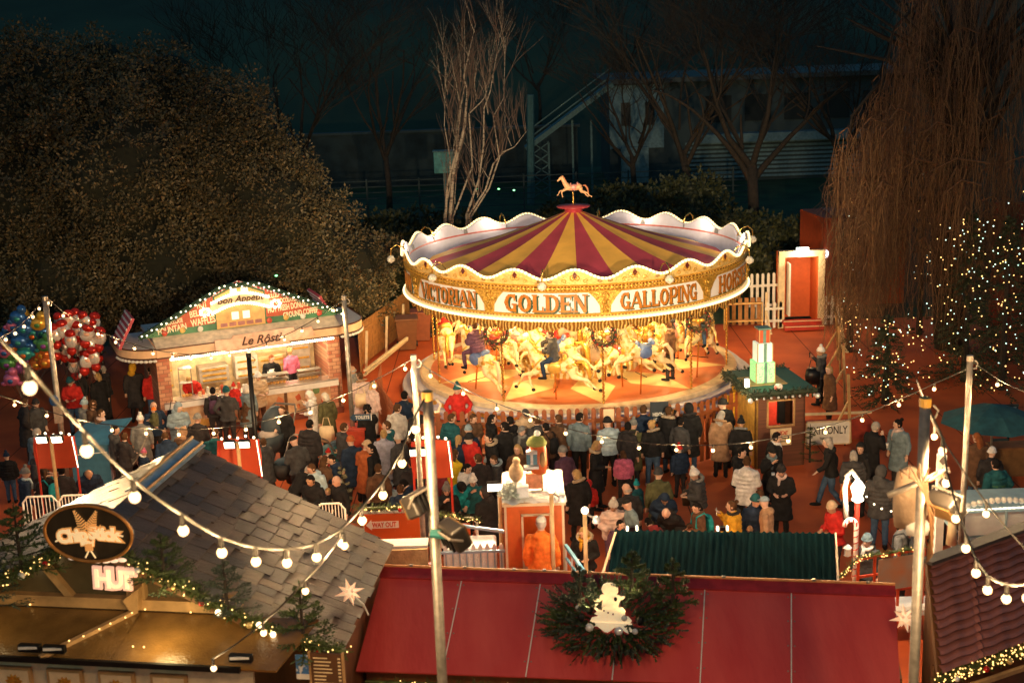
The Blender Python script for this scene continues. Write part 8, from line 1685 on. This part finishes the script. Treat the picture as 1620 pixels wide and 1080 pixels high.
PEOPLE = '''35 628 1.82 -60 pocket l:dark dark short:hbrown||man in a long dark coat half hidden behind the biggest bulb
54 630 1.72 -100 stand j:char dark beanie:dark||dark hooded companion right of the biggest bulb
111 594 1.75 170 hold j:red jean beanie:teal||balloon seller in a red top and teal cap
129 627 1.7 -70 stand j:grey dark bobble:sky||person in a pale blue bobble hat below the balloon seller
143 634 1.72 -60 stand j:brown dark curly:hbrown||brown haired person just behind the pale blue bobble hat
155 646 1.68 -80 stand j:brown dark short:hbrown|scarf:blush|person in a brown coat with a pale scarf near the blue kiosk
155 588 1.68 40 stand l:black black bob:hblond||pale haired woman in black in the shade under the balloons
165 577 1.7 120 stand j:dark dark short:hgrey||grey haired adult embracing the pale haired woman under the balloons
122 582 1.7 150 stand j:dark dark short:hblack||dark figure standing directly under the father christmas balloons
209 575 1.78 20 stand l:dark dark hood:mustard||dark figure in a mustard hood in the shade left of the stall
239 580 1.76 10 stand j:red jean short:hblack||person in a red jacket at the left side wall of the stall
51 677 1.76 -20 hold j:slate dark short:hgrey||grey haired man in a slate jacket left of the red banner
9 712 1.3 5 stand p:black jean bobble:navy||child in a blue bobble hat at the left edge, seen from behind
53 710 1.75 -70 hold j:char dark beanie:dark||person in a dark beanie looking down beside the left banner post
34 735 1.66 -70 stand j:navy dark bobble:grey|scarf:sky|woman in a grey bobble hat and blue patterned scarf behind the spruce bunch
71 739 1.7 60 hold j:black dark tail:hbrown|pack:bteal|dark haired woman with a teal backpack right of the floodlight post
96 736 1.7 0 stand j:dark dark short:hblack||dark figure between the floodlight post and the blue kiosk
139 739 1.78 200 lean j:navy dark bald:hgrey||bald man in a navy jacket bending forward beside the chip hut roof
193 684 1.65 -30 hold j:dark dark short:hbrown||person pushing the grey pushchair by the blue kiosk
178 672 1.68 -50 stand j:char dark short:hblack||dark figure behind the open lid of the blue kiosk
220 652 1.62 -10 stand l:grey dark bobble:white||woman in a white patterned bobble hat before the stall, seen from behind
242 634 1.76 -150 carry j:navy dark bald:hgrey||bald man in navy holding a toddler at the stall corner
279 635 1.72 190 hold f:steel dark hood:steel||person in a light blue hood looking at the camera by the stall
288 676 1.66 0 stand p:brown dark hood:tan||person in a brown hood below the light blue hood
261 684 1.75 20 lean j:navy navy short:hbrown||bending person in a navy coat just above the ridge end
225 708 1.05 -20 stand p:navy dark bobble:pink|ruff:white|child in a pink bobble hat with a white fur trim
281 691 1.05 30 stand p:plum dark short:hblond||small fair child in plum next to the ridge cap
337 678 1.72 10 hold j:teal dark short:hbrown||person in a dark teal jacket left of the middle banner
357 611 1.78 -10 carry j:char dark beanie:teal||man in a teal beanie holding a red suited child at the counter
388 607 1.64 15 stand l:slate dark bob:hwhite||white haired woman at the counter left of the black pole
387 630 1.25 0 stand j:brown dark long:hbrown||brown haired child before the counter near the black pole
406 586 1.72 -120 hold f:beige brown beanie:white||person in a beige coat and white hat at the counter right of the black pole
336 612 1.6 0 stand j:dark dark short:hblack|pack:plum|customer in dark clothes pressed to the left of the counter
493 617 1.66 100 eat l:white white hood:white||woman in a white furry coat and hood eating before the stall
516 620 1.68 30 stand l:olive dark bob:hwhite||white haired woman in a dark olive coat with the tote bag
560 577 1.8 90 stand l:grey dark bald:hgrey||bald man in a grey coat by the pole with the arrow sign
570 588 1.7 10 stand l:blush tan short:hbrown|ruff:tan|woman in a pink beige coat at the right end of the stall
588 603 1.6 -30 stand j:blush pale long:hblond||fair haired woman in pale pink behind the pink beige coat
581 640 1.7 10 phone j:black dark curly:hblack||curly black haired person in black under the arrow sign
418 692 1.55 60 stand l:char dark short:hbrown||boy in a long dark coat beside the middle banner
468 689 1.78 10 hold j:char dark cap:black||man in a dark cap pushing the black pushchair
487 663 1.82 -10 stand p:dark dark short:hblack||broad man in a black hooded coat in the middle of the left crowd
484 735 1.74 -60 lean j:black dark short:hgrey||grey haired person in black bending behind the shingle roof
497 729 1.68 180 hold j:sky dark short:hbrown||person with glasses in a light blue jacket above the shingle roof
495 746 1.78 140 hold j:black dark short:hblack||dark haired young man in a black hoodie at the roof edge
512 721 1.68 0 stand j:brown dark long:hbrown||woman with brown blonde hair seen from behind above the bald man
530 715 1.72 90 hold j:navy dark short:hblack||dark haired person in navy next to the red litter bin
536 749 1.76 150 stand j:black dark bald:hgrey||bald man in black left of the frosted christmas tree
521 770 1.2 100 stand j:dark dark short:hblond||fair haired child before the bald man at the roof edge
517 708 1.0 -20 stand p:red dark bobble:red|scarf:white|toddler in a red and white hat in the pushchair group
534 702 1.05 20 stand p:teal dark bobble:teal|ruff:fur|child in a teal hat with a furry hood by the litter bin
574 697 1.7 -40 hold l:rust dark beanie:beige||woman in a rust orange coat and a beige knitted hat
590 700 1.66 60 stand l:black dark long:hblack||black haired person in a wide black shawl coat
606 679 1.68 15 stand l:lilac jean bun:hblond||fair haired woman in a lilac blue padded coat
614 664 1.78 100 talk j:teal dark short:hbrown|scarf:white|bearded man in a dark teal jacket with a pale collar
626 638 1.76 0 stand j:pale dark short:hbrown||man in a black and white patterned sweater seen from behind
638 618 1.84 -30 stand j:navy dark short:hblack||tall man in navy standing at the round picket fence
631 686 1.68 50 stand l:char dark beanie:pale||woman in a pale knitted hat left of the thin steel pole
618 762 1.15 0 stand j:sky dark beanie:steel||child in a patterned blue hat behind the way out barrier
632 766 1.6 10 stand j:navy dark short:hbrown||brown haired boy in navy behind the way out barrier
643 757 1.7 60 lean j:navy dark short:hblack|band:yellow|bending person in navy with a yellow strap behind the way out barrier
597 733 1.65 30 stand j:brown dark short:hbrown||dark clothed person between the rust coat and the bulbs
652 724 1.7 -20 stand j:dark dark short:hblack||dark figure between the steel poles beside the third banner
711 653 1.74 -40 stand f:teal dark short:hbrown||brown haired person in a hooded teal jacket right of the third banner
745 651 1.7 180 hold j:brown dark short:hbrown||boy in a brown jacket facing the camera at the carousel fence
740 673 1.66 10 stand j:navy dark beanie:steel||person in a blue grey hat seen from behind near the fence
776 654 1.68 -80 talk j:black dark long:hblack||dark haired girl in black looking right at the fence
745 684 1.76 160 stand j:red dark beanie:black||bearded man in a red jacket and black beanie in the crowd
777 682 1.78 100 stand j:black dark short:hblack|ruff:fur|man in a black parka with a fur hood right of the red jacket
797 667 1.72 20 stand j:dark dark short:hblack||dark haired person at the fence left of the flat cap
758 717 1.7 0 stand j:dark dark short:hbrown||dark haired person seen from behind under the fur hooded parka
769 722 1.1 20 stand p:sky dark bobble:sky||toddler in a pale blue bobble hat
787 717 1.55 90 hold j:char dark short:hbrown|ruff:steel|boy with a pale hood left of the twin lamps
733 730 1.68 -80 hold p:white dark long:hblack||long haired woman in a white jacket right of the third banner
746 744 1.62 180 eat j:teal dark bobble:white||person in a navy and white bobble hat facing the camera
728 760 1.74 200 lean f:bteal dark beanie:black||man in a bright teal jacket and black beanie
705 757 1.66 175 eat l:black dark bobble:grey+long:hbrown||smiling woman in a grey bobble hat behind the barrier
716 710 1.7 -20 stand j:yellow dark long:hbrown||steward with a yellow vest and brown hair right of the third banner
690 735 1.7 -10 stand j:maroon dark short:hblack||person in maroon behind the near left pole
723 597 1.78 185 pocket j:red dark bobble:teal||ride attendant in a red jacket standing on the carousel step
829 643 1.74 180 hold j:beige dark cap:char||man in a beige jacket and cap at the carousel fence
810 657 1.74 90 stand j:black dark short:hblack||dark haired man in black left of the beige jacket
801 667 1.78 0 stand j:black dark short:hblack||broad person in black seen from behind, left of the flat cap
827 671 1.72 170 stand l:char dark flatcap:grey|scarf:grey|man in a grey flat cap and a grey scarf
850 657 1.76 10 stand j:char dark short:hbrown|pack:dark|man with a dark backpack at the fence
848 685 1.64 0 stand j:maroon dark long:hbrown||long brown haired woman in maroon above the gift pillar
866 668 1.68 30 stand j:brown dark short:hblack|pack:black|dark figure with a black backpack left of the low gate
915 652 1.8 -20 stand j:slate black short:hblack||man in a slate blue jacket with black trousers at the fence
963 660 1.76 0 stand p:sky black beanie:black||broad person in a light blue padded jacket at the fence
942 695 1.7 -90 talk l:black black long:hblond|ruff:fur|woman with long fair hair and a fur hood talking below the slate jacket
992 667 1.72 -40 stand j:dark dark short:hblack|ruff:dark|dark haired woman right of the light blue jacket
1000 659 1.68 0 stand l:olive dark bobble:grey|pack:beige|person in a grey bobble hat with a beige backpack
986 712 1.3 -10 stand p:pink dark long:hbrown||girl in a bright pink coat with long brown hair
1018 640 1.8 10 stand j:navy dark short:hbrown||man in navy at the fence left of the height notice board
914 742 1.68 0 stand l:black black bob:hblond|ruff:fur|fair haired woman in black behind the red hooded child
931 759 1.15 0 stand p:red dark hood:red||child in a red hooded coat seen from behind
994 764 1.74 10 stand j:dark dark bald:hgrey||bald man in dark clothes above the pale bobble hat
1009 757 1.2 80 stand p:teal dark bobble:bteal||child in a teal bobble hat facing left
969 780 1.68 170 hold p:blush plum bobble:pale+long:hbrown||woman in a pale pink coat and bobble hat with long brown hair
1000 785 1.74 110 hold s:slate dark cap:black||man in a blue grey t-shirt and a black cap
980 819 1.5 160 stand j:plum dark short:hblack||dark haired person in plum left of the teal roof
925 828 1.7 160 hold j:black dark long:hblond|scarf:mustard ruff:fur|fair haired woman in a black coat and mustard scarf by the booth steps
1032 664 1.7 0 stand j:black jean bun:hblond|ruff:fur trainers|woman in a black parka with a fur hood, jeans and white trainers
1057 642 1.78 -20 phone l:black jean short:hbrown|ruff:fur phone:black|man in a long black parka with a beige fur hood
1091 638 1.82 0 stand l:black jean hood:black|ruff:dark|tall person in a long black hooded coat at the fence
1141 649 1.72 0 stand l:tan black long:hgrey|ruff:tan|woman in a long tan padded coat and black leggings
1147 631 1.82 20 stand j:black dark beanie:black||tall man in a black beanie behind the tan coat
1172 657 1.64 0 stand l:black dark bobble:black|ruff:grey|person in black with a grey fur hood beside the ticket hut
1165 606 1.78 0 stand l:mustard dark hood:mustard||attendant in a long mustard yellow coat at the ticket hut door
1169 706 1.74 -80 stand j:black dark short:hblack||dark haired man in black left of the white hoodie
1181 722 1.76 -30 hold f:white black short:hbrown|cup:pink|man in a white hoodie and black trousers holding a bag of sweets
1225 682 1.78 -70 stand j:black dark short:hblack|scarf:white|man in a black and white jacket before the ticket hut
1220 703 1.7 180 eat j:black black beanie:black|scarf:slate cup:white|woman in a black beanie and blue grey scarf holding a cup
1237 731 1.74 180 hold l:black black beanie:dark|scarf:blush|woman in a long black coat with a pale scarf below the ticket hut
1105 733 1.7 90 hold p:char dark bobble:white|ruff:grey|woman in a white bobble hat reaching out to the left
1042 741 1.76 30 stand l:olive dark beanie:char||man in a grey green coat and a dark beanie
1051 779 1.66 180 lean f:navy dark hood:navy||person in a navy hood looking down
1056 799 1.74 150 lean j:black dark bald:hbrown||balding man bent forward behind the teal roof
1107 790 1.66 90 hold j:brown dark long:hblack|pack:bteal|black haired woman with a bright teal backpack
1160 790 1.68 100 phone p:mustard dark bun:hbrown|ruff:dark phone:white|woman in a mustard yellow jacket looking at her phone
1194 780 1.72 175 stand j:navy dark beanie:teal||person in navy and a teal beanie right of the yellow jacket
1214 784 1.76 90 stand j:tan dark cap:steel||man in a blue grey cap and brown jacket behind the teal roof
1105 830 1.1 0 stand p:brown dark beanie:white||child in a white cap just showing above the teal roof
1186 833 1.1 0 stand p:brown dark beanie:tan||child in a tan hat just showing above the teal roof
1026 818 1.45 30 lean j:maroon dark short:hblack||person in maroon crouching at the left of the teal roof
1300 544 1.72 80 phone j:char black bobble:white|ruff:grey phone:black|woman in a white beanie taking a picture beside the willow
1314 576 1.72 100 stand l:brown black bob:hblond||fair haired woman in a brown tweed coat beside the willow
1316 690 1.74 80 walk j:black jean bob:hgrey||grey haired woman in black and jeans striding before the exit sign
1381 666 1.78 -80 eat l:black dark short:hgrey|cup:white|grey haired man in black drinking from a cup
1424 661 1.74 130 stand l:slate dark bun:hblack|scarf:blush|woman in a striped long coat with a pink scarf
1364 699 1.72 100 stand j:black dark hood:black||person in a black hood behind the red hatted child
1351 712 1.6 10 stand p:char white bob:hgrey||person in a black and white checked coat seen from behind
1344 752 1.1 0 stand p:orange dark beanie:pale||child in an orange coat and a pale hat
1395 736 1.86 0 pocket f:char jean hood:char||broad person in a charcoal hooded coat and blue jeans seen from behind
1323 790 1.7 100 hold j:red dark beanie:beige||woman in a red jacket and beige hat at the corner of the teal roof
1428 818 1.76 60 stand j:grey dark curly:hbrown|pack:char|curly haired man with a grey backpack behind the railing
1450 833 1.2 180 stand j:brown dark short:hblond||fair child half hidden behind the near right pole
1374 842 1.68 160 stand j:char dark beanie:slate|scarf:white|man in a slate beanie and white scarf behind the red railing
1548 684 1.7 -10 stand l:brown jean long:hred||red blonde haired woman in a dark coat under the teal parasol
1569 708 1.62 0 stand j:dark dark beanie:white||person in a white hat behind the striped teal jacket
1578 725 1.76 5 pocket p:teal grey short:hblack|band:green|man in a teal jacket with a green stripe and grey trousers
1488 742 1.7 0 stand j:dark dark short:hblack||dark figure between the diamond column and the thin right pole
660 640 1.72 20 stand j:dark dark short:hbrown||dark figure beside the thin steel pole at the round fence
1075 660 1.6 -20 stand j:char dark short:hblack||person in charcoal between the fur hood and the long black coat
885 655 1.7 10 stand j:brown dark short:hbrown||brown jacketed person at the fence left of the slate jacket
1205 772 1.6 150 stand j:black dark short:hbrown||dark haired person behind the navy coat near the teal roof
660 790 1.55 190 stand j:char dark beanie:pale||child in a pale hat behind the barrier right of the yellow strap
310 655 1.7 0 stand j:dark dark beanie:grey||person in a grey beanie between the light blue hood and the counter
446 640 1.7 150 talk l:black dark long:hbrown||brown haired woman in black behind the large dark pram
540 668 1.74 -40 stand j:char dark short:hbrown||brown haired man in charcoal left of the arrow sign
556 690 1.66 20 stand l:navy dark beanie:rust||person in a rust beanie beside the red litter bin
680 676 1.72 30 stand j:char dark bald:hgrey||balding man between the thin steel pole and the teal hooded jacket
724 688 1.66 -30 stand j:navy dark tail:hblond||fair haired woman with a ponytail left of the red jacket and black beanie
818 700 1.7 200 stand l:brown dark long:hblond||fair long haired woman just left of the gift pillar
893 706 1.68 20 stand j:plum dark beanie:grey||person in plum and a grey beanie right of the gift pillar
1076 700 1.3 40 stand p:navy dark bobble:red||child in a navy coat and red bobble hat in front of the long black coat
770 770 1.75 30 stand l:black dark hood:dark||tall dark coated figure left of the twin lamps'''
for ln in PEOPLE.strip().split('\n'):
    a, ex, lab = ln.split('|'); x, y, h, rot, pose, coat, legs, head = a.split()
    x, y, h = float(x), float(y), float(h); topz = h*1.02+(.05*h if 'bobble' in head else 0)
    if POSES[pose][2] > 20: topz = h*.93
    p = P(x, y, topz); zb = 0
    if lab.startswith('ride att'): p = P(x, y, topz+.3); zb = .22; p.z = 0
    if POSES[pose][2] > 20:      # bending forward moves the head ahead of the feet
        p.x -= -sin(R(float(rot)))*.35; p.y -= cos(R(float(rot)))*.35
    person((p.x, p.y, zb), h, float(rot), pose, coat, legs, head, lab, ex)
# held children, servers, booth man, riders
p = P(247, 645, 1.6); person((p.x, p.y-.25, .72), .95, 100, 'hang', 'p:olive', 'dark', 'beanie:orange', 'toddler in an orange hat held by the bald man')
p = P(370, 609, 1.75); person((p.x, p.y-.05, .8), 1.0, 20, 'hang', 'p:red', 'red', 'bobble:red', 'small child in a red suit carried at the stall counter', 'scarf:white')
def inst(f, d): q = SA+SX*SW*f+SN*d; return (q.x, q.y, .12)
person(inst(.2, .75), 1.65, 180, 'lean', 's:red', 'dark', 'short:hblond', 'stall server in red bending over the counter', 'apron:black')
person(inst(.66, 1.0), 1.68, 170, 'hold', 's:black', 'dark', 'short:hred', 'stall server in black holding a white cloth', 'apron:white')
person(inst(.8, 1.5), 1.66, 60, 'stand', 's:pink', 'dark', 'short:hblond', 'stall worker in pink at the back of the stall')
p = PY(855, 816, BY-.3); h = 1.78; person((p.x, p.y, p.z-h*1.02), h, -8, 'stand', 'j:orange', 'char', 'cap:hwhite+short:hgrey', 'large man in an orange red jacket standing in the booth doorway', '', .95)
tag(MB().box((p.x, p.y, (p.z-h*1.02)/2), (1.2, .5, p.z-h*1.02)).build('deck_step', M_wood), 'timber step under the man in the booth doorway', 'step')
for (k, j), h, coat, legs, head, lab, ex in (((8, 2), 1.2, 'j:red', 'red', 'short:hblond', 'child in a red coat riding the leftmost outer horse', ''), ((9, 2), 1.75, 'p:plum', 'plum', 'short:hbrown', 'adult in a plum jacket riding the outer horse at front left', ''),
    ((0, 2), 1.7, 'j:char', 'navy', 'short:hbrown', 'man in charcoal riding the front horse in the middle', ''), ((0, 1), 1.6, 'j:red', 'dark', 'long:hbrown', 'brown haired woman in red riding a middle row horse', ''),
    ((2, 2), 1.7, 'j:black', 'jean', 'bob:hwhite', 'white haired rider in black and jeans on the outer horse at right', ''), ((2, 1), 1.72, 'j:dark', 'dark', 'short:hblack', 'dark clothed rider on a middle row horse at right', ''), ((1, 0), 1.1, 'j:tan', 'dark', 'short:hblond', 'fair child riding an inner horse right of the centre', ''), ((3, 1), 1.65, 'j:maroon', 'dark', 'short:hbrown', 'rider in maroon on the far right side of the carousel', '')):
    c, rz = HORSES[(k, j)]; s_ = h/1.73; person((c.x, c.y, c.z+.2-.86*s_), h, math.degrees(rz)-90, 'ride', coat, legs, head, lab, ex)
person((CX+cp(RF*.75, 47, 0).x, CY+cp(RF*.75, 47, 0).y, .6), 1.8, 60, 'stand', 'j:brown', 'dark', 'short:hbrown', 'ride operator in brown standing between the horses at right')
